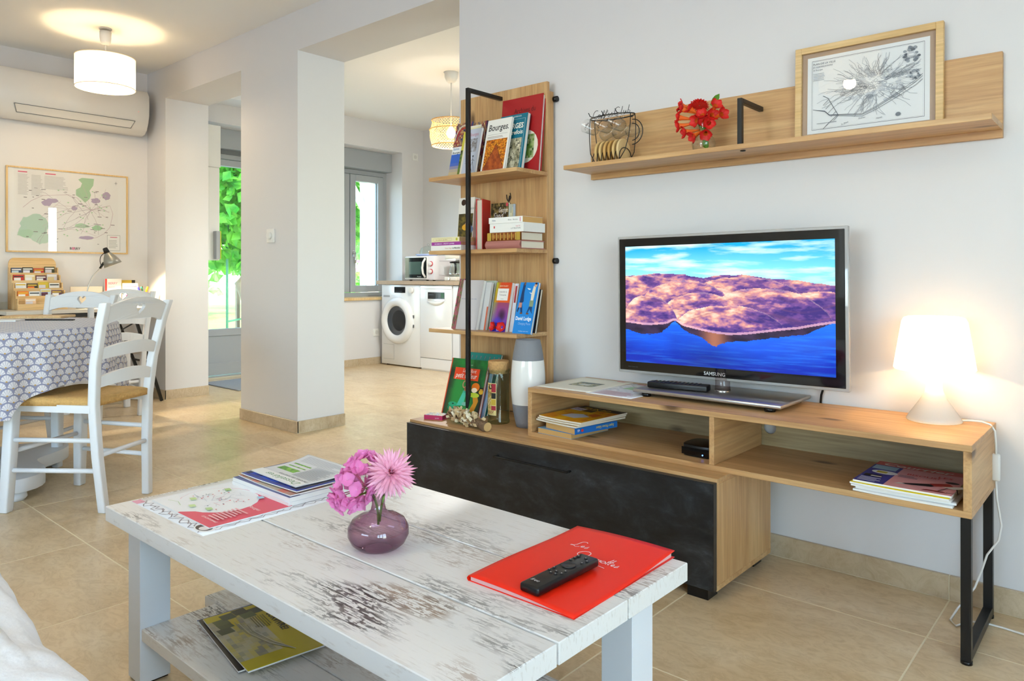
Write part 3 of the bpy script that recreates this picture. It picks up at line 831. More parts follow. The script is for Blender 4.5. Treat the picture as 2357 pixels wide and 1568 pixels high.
# hanging cable behind the set
o = M().tube([(-.73, 2.34, .66), (-.765, 2.375, .60), (-.785, 2.394, .55), (-.795, 2.397, .45)], .0035, 8).build('power_cable', BLACKP)
tag(o, 'short black cable dropping from the television behind the oak bench', 'cable')
o = M().tube([(-.93, 2.345, .305), (-.90, 2.352, .32), (-.88, 2.37, .335), (-.86, 2.396, .342), (-.86, 2.398, .40)], .0035, 8).build('aerial_cable', BLACKP)
tag(o, 'black cable looping under the bench beside the low cabinet', 'cable')


def remote(name, label, Lr, wr, hr, loc, rz, buttons, shapes, tilt=0):
    r = thing(name, label, 'remote', loc, rz); r.rotation_euler = (0, tilt, rz)
    M().box(0, Lr, -wr / 2, wr / 2, 0, hr).build('casing', BLACKP, r, bevel=.0045, seg=3)
    bm_ = mat('button_' + name, '#1c1c1f', .5)
    for (x, y, q) in buttons: M().lathe([(q, 0), (q * .9, .0012)], 12, (x, y, hr)).build('button', bm_, r)
    if shapes: deco(r, 'lettering', shapes, (0, 0, hr), (1, 0, 0), (0, 1, 0), lift=.0016)
    return r


p = at(1508, 884, z=.555); q = at(1643, 893, z=.553)
rz = math.atan2(q.y - p.y, q.x - p.x)
cols = ['#8a8a8a', '#9a9a9a', '#6a6a6a', '#b08030', '#a03030', '#3050a0', '#308040']
remote('television_remote', 'long black television remote resting on the silver television stand', .205, .047, .020, (-1.288, 2.190, .550), math.radians(9),
       [(.02 + .014 * i, -.014 + .014 * j, .0042) for i in range(12) for j in range(3)],
       [('r', .017 + .014 * i, -.0165 + .014 * j, .023 + .014 * i, -.0125 + .014 * j, cols[(i * 3 + j * 5) % 7]) for i in range(12) for j in range(3)])

# papers on the bench
mag('brochure_sheet', 'cream brochure with a small landscape photo on the oak bench', .232, .295, .0012, (-1.688, 2.068, BZ1), math.radians(1.0),
    [('g', .07, .10, .175, .19, 14, 10, photo('#3c4440', '#8a9a7a', '#d8c890', 5, 2)), ('r', .10, .12, .145, .15, '#c9ccc4'), ('r', .17, .277, .205, .285, '#d8486a'), ('r', .08, .165, .17, .185, '#4c5a60')], '#ece8d6', 'brochure')
mag('town_map_sheet', 'folded town map with pale streets and a green park beside the cream brochure', .185, .285, .0010, (-1.462, 2.060, BZ1), math.radians(-2.0),
    [('r', .03, .268, .165, .282, '#d06a7c'), ('g', .01, .10, .175, .26, 14, 12, photo('#e9ecee', '#d6dfe0', '#b9c4cc', 7, 4)), ('p', [(.04, .16), (.09, .15), (.12, .19), (.10, .23), (.05, .21)], '#a5cfa0')] + lines(.02, .015, .165, .095, 7, '#d9b3ba', 3) +
    [('l', [(.01, .12), (.08, .2), (.17, .25)], .002, '#9aa6b2'), ('l', [(.17, .12), (.1, .17), (.02, .25)], .002, '#9aa6b2'), ('l', [(.1, .1), (.12, .18), (.16, .2)], .0015, '#8893a0')], '#eef0f2', 'map')

# lamp
lp = at(2150, 968, z=BZ1); LS = .305 / .29
t = thing('table_lamp', 'white plastic table lamp with a lit tapered shade on the bench', 'lamp', lp)
LB = shademat('lamp_base_plastic', '#fffaf2', .45); LB.node_tree.nodes['Principled BSDF'].inputs['Roughness'].default_value = .15
M().lathe([(0, 0), (.064, 0), (.066, .003), (.060, .014), (.044, .038), (.030, .060), (.0215, .078), (.0185, .092), (.0195, .103), (.025, .117), (.033, .130), (.039, .142), (.041, .150)], 40, cap=False).xf(Matrix.Scale(LS, 4)).build('base', LB, t)
SM = shademat('lamp_shade_plastic', '#fff6e6', .55)
shp = [(.0935, .135), (.0965, .139), (.0955, .145), (.077, .262), (.072, .272), (.062, .276), (0, .277)]
M().lathe(shp, 40, cap=False).xf(Matrix.Scale(LS, 4)).build('shade', SM, t)
M().lathe([(0, .16), (.018, .168), (.029, .19), (.031, .21), (.022, .232), (0, .24)], 20, cap=False).xf(Matrix.Scale(LS, 4)).build('bulb', mat('lamp_bulb', '#fff2d8', .5, emit='#ffd9a0', es=60), t)
pts = [lp + Vector(v) for v in ((.062, .012, .006), (.085, .018, .008), (.11, .02, .008), (.13, .018, .003), (.1405, .016, -.012), (.1425, .018, -.05), (.1425, .02, -.075))]
c1 = pts[-1]
cd_ = M().tube(pts, .0028, 8)
sw = c1 + Vector((0, 0, -.035))
pts2 = [c1 + Vector(v) for v in ((0, 0, -.072), (.002, .002, -.12), (.012, .004, -.19), (.006, .004, -.23), (-.02, 0, -.275), (-.032, -.002, -.32), (-.048, -.004, -.37), (-.07, -.006, -.41), (-.085, -.012, -.432))]
fl = [at(2187, 1427, z=.004), at(2200, 1441, z=.004), at(2232, 1431, z=.004), at(2262, 1433, z=.004), at(2310, 1446, z=.004), at(2357, 1461, z=.004), at(2450, 1500, z=.004)]
cd_.tube(pts2 + fl, .0028, 8)
co = cd_.build('cord', WHITEP, t); co.matrix_parent_inverse = Matrix.Translation(-lp)
so = M().box(sw.x - .010, sw.x + .010, sw.y - .007, sw.y + .007, sw.z - .036, sw.z + .036).build('cord_switch', WHITEP, t, bevel=.004, seg=2); so.matrix_parent_inverse = Matrix.Translation(-lp)
so2 = M().box(sw.x - .014, sw.x - .010, sw.y - .004, sw.y + .004, sw.z - .010, sw.z + .006).build('rocker', WHITEP, so, bevel=.001)
pl_ = bpy.data.lights.new('table_lamp_glow', 'POINT'); pl_.energy = 13; pl_.color = (1, .64, .29); pl_.shadow_soft_size = .03
po = bpy.data.objects.new('table_lamp_glow', pl_); C.objects.link(po); po.parent = t; po.location = (0, 0, .158)

# set-top box
p = at(1592, 1052, z=BZ0 + BT)
t = thing('set_top_box', 'small round-cornered black set-top box with a blue light in the bench', 'media box', (p.x + .015, p.y + .06, BZ0 + BT))
prof = []
for i in range(32):
    a = 2 * PI * i / 32; c_, s_ = math.cos(a), math.sin(a)
    prof.append((.058 * math.copysign(abs(c_) ** .55, c_), .058 * math.copysign(abs(s_) ** .55, s_)))
M().plate(prof, t=.034, mp=lambda u, v, q: (u, v, q + .001)).build('casing', BLACKP, t, bevel=.004, seg=2)
M().box(-.05, .045, -.0588, -.057, .006, .028).build('front_window', mat('smoked_front', '#030304', .05), t)
M().lathe([(.0022, 0), (.0022, .001)], 10).xf(Matrix.Translation((.021, -.0588, .010)) @ Matrix.Rotation(PI / 2, 4, 'X')).build('status_light', mat('blue_led', '#2a50ff', .3, emit='#4a78ff', es=6), t)

# comics and annuals in the left compartment
z = BZ0 + BT
lying('comic_annual', 'thick pulp annual with orange page edges at the bottom of the pile', .155, .21, .019, '#7aa6c8', (-1.650, 2.030, z), math.radians(-3), pages=NEWSP, sp_front=False, hard=.001, ct=.001, top=[('r', 0, 0, .155, .21, '#86b2cf')])
z += .0195
b = lying('comic_annual', 'blue spined comic annual with yellow lettering lying in the bench', .21, .15, .022, '#1f6fc0', (-1.475, 2.015, z), math.radians(80), pages=NEWSP, hard=.001, ct=.001, sp_front=True,
          spine=[('t', 'Super Picsou Géant', .192, .0155, .013, '#f4d83a', {'r': PI, 'sh': .2, 'b': .01, 'w': .09}), ('t', '65', .022, .016, .011, '#ffffff', {'r': PI, 'b': .01}), ('e', .035, .011, .006, .005, '#d63a2e')])
z += .0225
CC = [('#d8b070', 'worn comic magazine with curled pages above the blue annual'), ('#c9a878', 'yellowed comic magazine in the middle of the bench pile'), ('#e0a32c', 'orange and yellow comic magazine on top of the bench pile')]
for i, (c, lb) in enumerate(CC):
    tw = i == 2
    sh = [('g', 0, 0, .195, .262, 14, 18, photo('#e9a21a', '#f2c61e', '#d97a18', 4, 7)), ('r', 0, .215, .195, .262, '#3b3430'), ('t', 'JEUX BD', .02, .222, .032, '#e9c23a', {'b': .02}), ('r', .0, .17, .05, .215, '#e8e2ee'), ('t', '2 JEUX', .006, .188, .014, '#4a3aa0', {'b': .02}), ('r', .055, .172, .10, .21, '#4a3a26'), ('p', [(.05, .06), (.12, .05), (.15, .10), (.10, .13), (.06, .11)], '#cfd6e2'), ('p', [(.08, .1), (.13, .095), (.12, .13)], '#3a3f86'), ('p', [(.12, .13), (.165, .10), (.17, .15), (.13, .16)], '#cf6a20'), ('t', 'SPECIAL', .11, .18, .02, '#d4552a', {'b': .02})] if tw else [('g', 0, 0, .195, .262, 8, 8, photo('#c9952e', '#d8b84a', '#a0602a', 4, 2 + i))]
    mag('comic_magazine', lb, .195, .262, .0055, (-1.662 + .008 * i, 2.036 - .002 * i, z), math.radians((-7, -5, -4)[i]), sh, c, 'magazine', 'comic magazines in the bench', edge=PAGES, curl=.002)
    z += .0072

# magazines in the right compartment
z = BZ0 + BT
ML = ['#e8e6e2', '#dcd8d4', '#f0eeea', '#e8d21c', '#e9a9a6']
LBL = ['white magazine at the bottom of the pile in the bench right compartment', 'pale grey edged magazine second from the bottom in the bench pile', 'white edged magazine under the yellow one in the bench pile', 'bright yellow edged magazine under the pink magazine', 'pink and blue magazine on top of the bench right compartment pile']
for i in range(5):
    sh = []
    if i == 4:
        sh = [('r', 0, 0, .085, .245, '#3d3c8e'), ('r', .085, 0, .265, .205, '#eba6a6'), ('r', 0, .205, .265, .25, '#d96a5e'), ('t', 'Courrier', .02, .212, .034, '#f2e9df', {'sh': .2, 'b': .02, 'w': .17}), ('r', .005, .155, .075, .20, '#9fc0cf'), ('e', .045, .125, .032, .020, '#f0efe9'), ('r', .03, .115, .06, .135, '#cfb63a'),
              ('t', 'LES', .165, .158, .024, '#d8453a', {'b': .02}), ('t', 'BISOUS?', .095, .140, .022, '#d8453a', {'b': .02}), *lines(.095, .105, .15, .132, 4, '#8c6a74', 2), ('r', .01, .06, .06, .085, '#2a2420'), ('r', .03, .065, .06, .075, '#d7d0c4'), *lines(.008, .01, .07, .055, 4, '#d8d4ea', 8),
              ('p', [(.10, .035), (.17, .055), (.18, .075), (.16, .08), (.11, .05)], '#231d20'), ('p', [(.16, .085), (.20, .11), (.215, .085), (.175, .065)], '#b33a34'), ('p', [(.19, .07), (.235, .10), (.245, .085), (.22, .06)], '#eee6df'), ('e', .205, .122, .016, .010, '#2a1d1d'), ('l', [(.205, .065), (.19, .02), (.16, .02)], .003, '#2a1d1d'), ('l', [(.225, .065), (.235, .02), (.21, .02)], .003, '#2a1d1d'), ('p', [(.155, .014), (.215, .014), (.20, .024), (.165, .024)], '#a03330'), ('p', [(.09, .03), (.115, .04), (.10, .045)], '#f1ece4')]
    dd = (0, .006, -.004, -.006, .0)[i]
    mag('magazine', LBL[i], .228 if i != 4 else .225, .250, .0045, (-.585 + dd, 2.027 + dd * .6 - (.002 if i == 3 else 0), z), math.radians((-1, 1, 0, -1.5, -.5)[i]), [((s[0], s[1] * .85, s[2], s[3] * .85, *s[4:]) if s[0] == 'r' else s) for s in sh], ML[i], 'magazine', 'magazines in the bench right compartment', curl=.0015 if i < 4 else .001)
    z += .0062

# ------------------------------------------------------------------ things on the wall shelf
FW, FH = .418, .311
th = math.radians(1.5)
t = thing('framed_town_map', 'pale wooden frame with an old engraved town map behind glass on the wall shelf', 'picture', (-.858, 2.361, SZ)); t.rotation_euler = (-th, 0, 0)
fw = .020
fo = M()
for (x0, x1, z0, z1) in ((0, fw, 0, FH), (FW - fw, FW, 0, FH), (fw, FW - fw, 0, fw), (fw, FW - fw, FH - fw, FH)): fo.box(x0, x1, 0, .018, z0, z1)
fo.build('frame', PINEX, t, bevel=.0012)
M().box(fw, FW - fw, .012, .016, fw, FH - fw).build('mount', mat('kraft_mount', '#b79a80', .8), t)
a0, b0, a1, b1 = .036, .034, FW - .036, FH - .034
R_ = random.Random(5)
sh = [('r', a0, b0, a1, b1, '#f0f1f0'), ('l', [(a0 + .014, b0 + .012), (a1 - .014, b0 + .012), (a1 - .014, b1 - .012), (a0 + .014, b1 - .012)], .0016, '#4a4e55', True), ('l', [(a0 + .017, b0 + .015), (a1 - .017, b0 + .015), (a1 - .017, b1 - .015), (a0 + .017, b1 - .015)], .0005, '#7a7e85', True)]
cx, cy = .235, .16
for i in range(150):
    a = R_.uniform(0, 2 * PI); q = R_.uniform(.005, 1) ** .6; x = cx + q * .095 * math.cos(a); y = cy + q * .06 * math.sin(a); s_ = R_.uniform(.003, .010); ro_ = R_.uniform(0, PI)
    pp = [(x + s_ * math.cos(ro_ + k * PI / 2) * (1 + .4 * (k % 2)), y + s_ * math.sin(ro_ + k * PI / 2)) for k in range(4)]
    sh.append(('p', pp, R_.choice(['#d4d7da', '#c4c8cd', '#b4b9bf', '#e0e2e4'])) if i % 3 == 0 else ('l', pp, .0009, '#6f757d', True))
for i in range(110):
    a = R_.uniform(0, 2 * PI); x = cx + R_.uniform(.0, .1) * math.cos(a); y = cy + .03 * math.sin(a); pts = [(x, y)]
    for k in range(4):
        x += R_.uniform(.012, .03) * math.cos(a + R_.uniform(-.5, .5)); y += R_.uniform(.008, .02) * math.sin(a + R_.uniform(-.5, .5))
        if a0 + .02 < x < a1 - .02 and b0 + .02 < y < b1 - .02: pts.append((x, y))
    if len(pts) > 1: sh.append(('l', pts, .0008, R_.choice(['#8a9098', '#a9aeb4', '#70767e'])))
riv = [(a0 + .018, .11), (.09, .10), (.105, .085), (.15, .078), (.20, .070), (.24, .085), (.30, .115), (.345, .14), (a1 - .018, .155)]
for dy in (0, .012, .02): sh.append(('l', [(x, y + dy * (x - .05) * 2.5) for x, y in riv], .0012, '#5c626a'))
sh.append(('l', [(.10, .06), (.085, .045), (.10, .06), (.13, .085), (.10, .14), (.085, .15)], .0018, '#5f656c'))
for k in range(5): sh.append(('l', [(.10 + .008 * k, .135 - .013 * k), (.085 + .008 * k, .12 - .013 * k)], .0012, '#6a7078'))
for (ex, ey, er) in ((a1 - .048, b1 - .045, .022), (a1 - .038, b1 - .105, .014)):
    for k in range(26):
        a = R_.uniform(0, 2 * PI); q = er * R_.uniform(.55, 1); sh.append(('e', ex + q * math.cos(a), ey + q * 1.05 * math.sin(a), er * .22, er * .17, R_.choice(['#5d636b', '#7d838b', '#9aa0a6'])))
    sh.append(('e', ex, ey, er * .5, er * .45, '#c7cacd')); sh.append(('r', ex - er * .3, ey - er * .1, ex + er * .3, ey + er * .12, '#eceded'))
sh.append(('e', .30, .062, .007, .006, '#7d838b'))
sh += [('t', 'PLAN DE LA VILLE', a0 + .018, b1 - .026, .0085, '#6a6e74'), ('t', 'ET FORTIFICATIONS', a0 + .018, b1 - .035, .0065, '#7a7e84', {'sh': .2}), ('t', 'de Bourges', a0 + .018, b1 - .044, .0065, '#7a7e84')] + lines(a0 + .018, b1 - .075, a0 + .06, b1 - .05, 5, '#b5b9be', 4, .3)
for (x, y, s_) in ((.24, .055, 'Marais'), (.14, .05, 'St. Privé'), (.19, .062, 'Prairies'), (.32, .20, 'Faubourg'), (.33, .22, 'Chemin')): sh.append(('t', s_, x, y, .0065, '#83888f', {'sh': .3, 'r': R_.uniform(-.1, .4)}))
sh.append(('l', [(a0 + .03, b0 + .03), (a0 + .09, b0 + .03)], .0012, '#7a7e84'))
deco(t, 'map_print', sh, (0, .012, 0), (1, 0, 0), (0, 0, 1), PRINTM, lift=.0005, step=.00001)
M().box(fw, FW - fw, .0085, .0100, fw, FH - fw).build('glass', PICGLASS, t)

# wire cup rack with six glass cups and wooden coasters
RX, RYc = -1.505, 2.290
t = thing('cup_rack', 'black wire coffee cup rack shaped like a mug on the wall shelf', 'cup rack', (RX, RYc, SZ))
wr = .0016
hw, hd, hh = .082, .042, .175
g = M()
base = [(-hw * .9, -hd, .002), (hw * .9, -hd, .002), (hw * .95, 0, .002), (hw * .9, hd, .002), (-hw * .9, hd, .002), (-hw * 1.05, 0, .002)]
g.tube(base, wr * 1.3, 6, closed=True)
rim = [(hw * 1.15 * math.cos(2 * PI * i / 32), hd * math.sin(2 * PI * i / 32), hh) for i in range(32)]
g.tube(rim, wr * 1.5, 6, closed=True)
for sy in (-1, 1):
    for sx in (-1, 1):
        g.tube([(sx * hw * .62, sy * hd * .85, .002), (sx * hw * .92, sy * hd * .75, .04), (sx * hw * 1.05, sy * hd * .55, .09), (sx * hw * 1.1, sy * hd * .45, .14), (sx * hw * 1.08, sy * hd * .35, hh)], wr, 6)
for i in range(7):
    x = -hw * .72 + hw * 1.42 * i / 6
    g.tube([(x + .012 * k * 0, -hd + .0 + hd * 2 * (1 - math.cos(PI * k / 10)) / 2, .002 + (.052 * math.sin(PI * k / 10) ** .7)) for k in range(11)], wr, 6)
g.build('wire_frame', BLACK, t)
hdl = M()
for rr in (.046, .031): hdl.tube([(hw * 1.06 + rr * .95 * math.sin(a), 0, .108 + rr * math.cos(a)) for a in [PI * k / 14 for k in range(15)]], wr * 1.1, 6)
hdl.build('wire_handle', BLACK, t)
lt = M()


def stroke(pts, dx, sc__): lt.tube([(dx + x * sc__ + .25 * y * sc__, 0, hh + .003 + y * sc__) for x, y in pts], .0011, 5)


def arc(cx, cy, rx, ry, a0_, a1_, n=10): return [(cx + rx * math.cos(math.radians(a0_ + (a1_ - a0_) * i / n)), cy + ry * math.sin(math.radians(a0_ + (a1_ - a0_) * i / n))) for i in range(n + 1)]


S_ = .030
stroke(arc(.4, .5, .4, .5, 60, 300), -.088, S_)
for k, x0 in enumerate((.75,)): stroke(arc(x0 + .2, .22, .2, .22, 0, 360), -.088, S_)
for x0 in (1.25, 1.7): stroke([(x0, -.1), (x0 + .15, .5), (x0 + .3, .9), (x0 + .42, .75), (x0 + .2, .3), (x0 + .05, -.1)], -.088, S_)
for x0 in (2.15, 2.6): stroke([(x0, .2), (x0 + .35, .3), (x0 + .2, .48), (x0 + .02, .2), (x0 + .2, 0), (x0 + .42, .12)], -.088, S_)
stroke(arc(3.55, .5, .4, .5, 50, 300), -.088, S_)
stroke([(4.2, 1.0), (4.15, .1), (4.3, 0)], -.088, S_)
stroke([(4.5, .5), (4.5, .1), (4.7, .02), (4.85, .45), (4.85, .05)], -.088, S_)
stroke([(5.15, 1.05), (5.12, .02), (5.35, .05), (5.45, .3), (5.2, .45)], -.088, S_)
lt.build('wire_lettering', BLACK, t)
hk = M()
for i in range(3):
    for sy in (-1, 1):
        x = -.062 + .058 * i
        hk.tube([(x, sy * hd * .8, hh), (x, sy * (hd + .012), hh + .001), (x, sy * (hd + .022), hh + .012)], wr, 6)
hk.build('cup_hook', BLACK, t)
proto = None
GL2 = pane('thin_glass', '#f6fafa')
for i in range(3):
    for sy in (-1, 1):
        x = RX - .062 + .058 * i
        lb = 'glass coffee cup hanging on the %s side of the rack, %s' % ('front' if sy < 0 else 'wall', ('farthest from its wire handle', 'between two other cups', 'next to its wire handle')[i])
        r = thing('glass_cup', lb, 'cup', (x, RYc + sy * (hd + .018), SZ + hh - .012), 0, 'glass cups on the wire rack front' if sy < 0 else 'glass cups on the wire rack rear')
        tl = Matrix.Rotation(math.radians(-62), 4, 'Y') if sy < 0 else Matrix.Rotation(math.radians(62), 4, 'Y')
        body = M().lathe([(0, -.002), (.017, -.002), (.021, .004), (.0255, .05), (.0265, .052)], 24, cap=False)
        body.xf(Matrix.Translation((.004, 0, -.030)) @ tl @ Matrix.Translation((0, 0, -.030)))
        body.build('cup_body', GLASS, r)
        hn = M().tube([(.022, 0, .012), (.034, 0, .014), (.042, 0, .024), (.040, 0, .036), (.025, 0, .042)], .0032, 8)
        hn.xf(Matrix.Translation((.004, 0, -.030)) @ tl @ Matrix.Translation((0, 0, -.030))); hn.build('cup_handle', GLASS, r)
        if sy < 0:
            pm = Matrix.Translation((.004, 0, -.030)) @ tl @ Matrix.Translation((0, 0, -.030))
            dd_ = deco(r, 'cup_print', [('t', 'Coffee', -.014, .028, .012, '#1a1a1a', {'sh': .3, 'b': .01}), ('t', 'DAY', -.006, .018, .008, '#1a1a1a')], mapf=lambda a, b, h: pm @ Vector((.0243 * math.sin(a / .0243), -(.0243 + h) * math.cos(a / .0243), b)))
for i in range(6):
    r = tag(M().lathe([(.0405, -.0048), (.042, -.0035), (.042, .0035), (.0405, .0048)], 28).xf(Matrix.Rotation(PI / 2, 4, 'Y')).build('coaster', mat('coaster_wood_%d' % i, ('#d9b473', '#dcb878', '#d2a560', '#c99a52', '#dcb878', '#e2c48e')[i], .6, var=.12, bscale=25)),
            'round pale wooden coaster, %s from the wire handle of the cup rack' % ('sixth', 'fifth', 'fourth', 'third', 'second', 'first')[i], 'coaster', 'coasters in the wire rack')
    r.location = (RX - .0485 + .0193 * i, RYc, SZ + .0455)


# ------------------------------------------------------------------ flowers
def curve_pts(p0, p1, bend, n=8):
    p0, p1, bend = Vector(p0), Vector(p1), Vector(bend)
    m_ = (p0 + p1) / 2 + bend
    return [p0 * (1 - s) ** 2 + m_ * 2 * s * (1 - s) + p1 * s * s for s in [i / n for i in range(n + 1)]]


def frame_of(d):
    d = Vector(d).normalized(); a = d.orthogonal().normalized(); b = d.cross(a)
    return Matrix((a, b, d)).transposed().to_4x4()


PET_R = mat('petal_scarlet', '#d8231c', .55, sss=.1); PET_O = mat('petal_orange', '#ea6a1c', .55, sss=.1); PET_P = leafmat('petal_pink', '#f06fc0', '#f79fd6', .35); PET_L = leafmat('petal_pale_pink', '#f78fb6', '#fbc6dc', .3)
LEAF = leafmat('leaf_green', '#4f8a1e', '#7fb53a', .3); STEM = mat('stem_green', '#6f9a45', .55)


def petal(L_, W_, mat4, cup=.25, tip=.6, n=5):
    """a curved petal: outline grid in local x (width), z (length), y (curl)"""
    g_ = M()
    g_.grid(lambda a, b: mat4 @ Vector(((a - .5) * W_ * (math.sin(PI * min(1, .12 + b * tip + (b ** 3) * (.88 - tip))) ** .8), cup * L_ * (b ** 2) + .15 * W_ * (2 * a - 1) ** 2, L_ * b)), 5, n)
    return g_


def trumpet(parent, base, d, L_, s=1.):
    mt = Matrix.Translation(base) @ frame_of(d)
    tb = M().lathe([(.002 * s, 0), (.0035 * s, L_ * .3), (.006 * s, L_ * .75), (.009 * s, L_)], 10, cap=False); tb.xf(mt); tb.build('flower_tube', PET_O, parent)
    pm = M()
    for k in range(5):
        r_ = Matrix.Rotation(2 * PI * k / 5, 4, 'Z') @ Matrix.Translation((0, -.007 * s, L_ - .001)) @ Matrix.Rotation(math.radians(62), 4, 'X')
        q_ = petal(.017 * s, .019 * s, mt @ r_, .22, .75); pm.add(q_.v, q_.f, sm=True)
    pm.build('flower_lobes', PET_R, parent)


VX, VY = at(1620, 335, y=2.28).x, 2.28
t = thing('glass_vase', 'small round clear glass vase on the wall shelf', 'vase', (VX, VY, SZ))
M().lathe([(0, 0), (.022, 0), (.036, .010), (.040, .028), (.034, .046), (.020, .062), (.0155, .078), (.021, .098)], 28, cap=False).build('vase_glass', GLASS, t)
t = thing('flower_bouquet', 'scarlet trumpet flowers with one round red bloom in the clear vase', 'flowers', (VX, VY, SZ + .02))
st = M()
for (dx, dy) in ((.012, 0), (-.004, .006), (.004, -.006)): st.tube(curve_pts((dx, dy, 0), (dx * -1.5 - .01, dy, .10), (.004, 0, 0)), .0028, 6)
st.build('stem', STEM, t)
cz_ = .082
R_ = random.Random(3)
for (dx, dz, ax, L_) in ((-.045, .045, -1, .06), (-.055, .02, -1, .06), (-.055, -.005, -1, .06), (-.035, -.03, -.8, .06), (-.012, -.042, -.5, .06), (.018, -.04, .15, .055), (.0, .028, .05, .03), (.045, .018, .5, .035), (.055, .045, .6, .045), (.075, .012, 1., .05), (-.055, .062, -1, .05), (.012, .0, .15, .03), (-.02, .005, -.2, .035), (.03, -.01, .3, .04), (-.035, .05, -.6, .04)):
    d = Vector((ax * .9 + dx * 4, -.55 + R_.uniform(-.2, .1), dz * 9 + R_.uniform(-.15, .15)))
    e = Vector((dx * (1.15 if dx < 0 else .9), -.018, cz_ + dz * .95)); trumpet(t, e - d.normalized() * .035, d, L_ * .85, 1.15)
zm = M()
for ring, (np_, el, L_) in enumerate(((6, 85, .012), (9, 65, .018), (12, 45, .024), (15, 25, .028), (18, 5, .030))):
    for k in range(np_):
        m_ = Matrix.Translation((-.010, -.012, cz_ + .055)) @ Matrix.Rotation(math.radians(-18), 4, 'X') @ Matrix.Rotation(2 * PI * k / np_ + ring * .3, 4, 'Z') @ Matrix.Rotation(math.radians(90 - el), 4, 'X') @ Matrix.Translation((0, 0, .003))
        q_ = petal(L_, .013, m_, -.25, .8); zm.add(q_.v, q_.f, sm=True)
zm.build('round_bloom', PET_R, t)
lf = M()
for (dx, dz, an) in ((.0, -.02, 2.6), (.005, -.05, 3.0), (.03, .05, .6)):
    q_ = petal(.045, .022, Matrix.Translation((dx, -.01, cz_ + dz)) @ Matrix.Rotation(an, 4, 'Y'), .2); lf.add(q_.v, q_.f, sm=True)
lf.build('leaf', LEAF, t)

# ------------------------------------------------------------------ books on the column shelves
LEAN = math.radians


def X(u, y): return at(u, 600, y=y).x


z = SH[2]
G1 = 'books on the top column shelf'
fz = lambda: photo('#7a2a1c', '#24407a', '#e0a83a', 9, R_.uniform(0, 9))
book('art_book', 'tall red hardback with a round photo on its cover, top column shelf', .222, .325, .020, '#a81f22', (-2.086, 2.296, z), (-LEAN(6), 0, 0),
     [('t', 'Archives du', .07, .258, .030, '#4a1210', {'w': .115}), ('e', .145, .11, .066, .07, '#e8e2cf'), ('g', .10, .06, .19, .16, 10, 10, photo('#7aa040', '#3a5a2a', '#d8d2a8', 5, 1))], hard=.004, ct=.003, group=G1)
book('paperback', 'teal book with an old street photograph and thick white pages on the top shelf', .148, .250, .018, '#0f6f86', (-2.063, 2.246, z), (-LEAN(11), 0, 0),
     [('l', [(.01, .01), (.138, .01), (.138, .228), (.01, .228)], .0012, '#e8eeee', True), ('t', 'BOURGES', .132, .188, .032, '#f2ede0', {'a': 'r', 'b': .03, 'w': .118}), ('t', 'autrefois', .132, .162, .026, '#f2ede0', {'a': 'r', 'b': .02}), ('g', .02, .02, .132, .145, 18, 18, photo('#e0d9be', '#8d8668', '#3c382a', 4, 3)), ('t', 'ROLAND NARBOUX', .074, .237, .009, '#e8eeee', {'a': 'c'})], group=G1)


def arch(u, v):
    d = abs(u - .5) * 1.3
    if v < .85 - d * 1.25: return mixc(mixc('#8a3a18', '#b85a22', .5 + fb(u, v, 7, 4)), '#4a1d10', max(0, 1 - abs(v - (.83 - d * 1.25)) * 30) if v > .1 else 0)
    return mixc(mixc('#7a3208', '#e07a10', .5 + fb(u, v, 16, 2)), '#ffc23a', 1.6 * fb(u, v, 30, 6) - .1)


book('paperback', 'white guidebook lettered Bourges with an orange stained glass photo', .134, .236, .012, '#f0ede6', (-2.105, 2.206, z), (-LEAN(13), 0, 0),
     [('t', 'Bourges.', .012, .186, .040, '#1c1a1a', {'w': .112, 'sh': .12, 'b': .008}), ('r', .012, .168, .122, .169, '#8a8a8a'), *lines(.012, .152, .12, .163, 2, '#b9a9a2', 4), ('g', .010, .012, .126, .146, 34, 40, arch)], group=G1)
book('pamphlet', 'stained glass patterned pamphlet half hidden behind the pale blue pamphlet', .10, .246, .004, '#3a2a36', (-2.228, 2.226, z), (-LEAN(13), 0, 0), [('g', 0, 0, .10, .246, 14, 28, photo('#20305e', '#9a2a20', '#d8b878', 7, 2))] + [('l', arc(.05, .16, .045, .07, 0, 180), .006, c) for c in ('#d8cbb8',)] + [('l', arc(.05, .16, .036, .06, 0, 180), .006, '#b02a20')], cat='pamphlet', group=G1)
book('pamphlet', 'pale blue pamphlet lettered Bourges with a sketched figure beside the black pole', .082, .205, .010, '#c4c9d8', (-2.196, 2.184, z), (-LEAN(13), 0, 0),
     [('t', 'Bourges', .018, .172, .022, '#c06a86', {'w': .05}), ('g', .015, .10, .067, .16, 10, 12, photo('#c4c9d8', '#8a827c', '#5c5048', 3, 6)), *lines(.012, .05, .045, .09, 5, '#8d96b4', 3, .25), ('l', [(.055, .075), (.058, .055), (.05, .035), (.062, .01)], .002, '#3a3a44'), ('l', [(.058, .055), (.066, .03), (.07, .01)], .002, '#3a3a44'), ('e', .056, .08, .004, .004, '#3a3a44'), ('l', [(.05, .06), (.058, .065), (.068, .058)], .0018, '#3a3a44')], cat='pamphlet', group=G1)
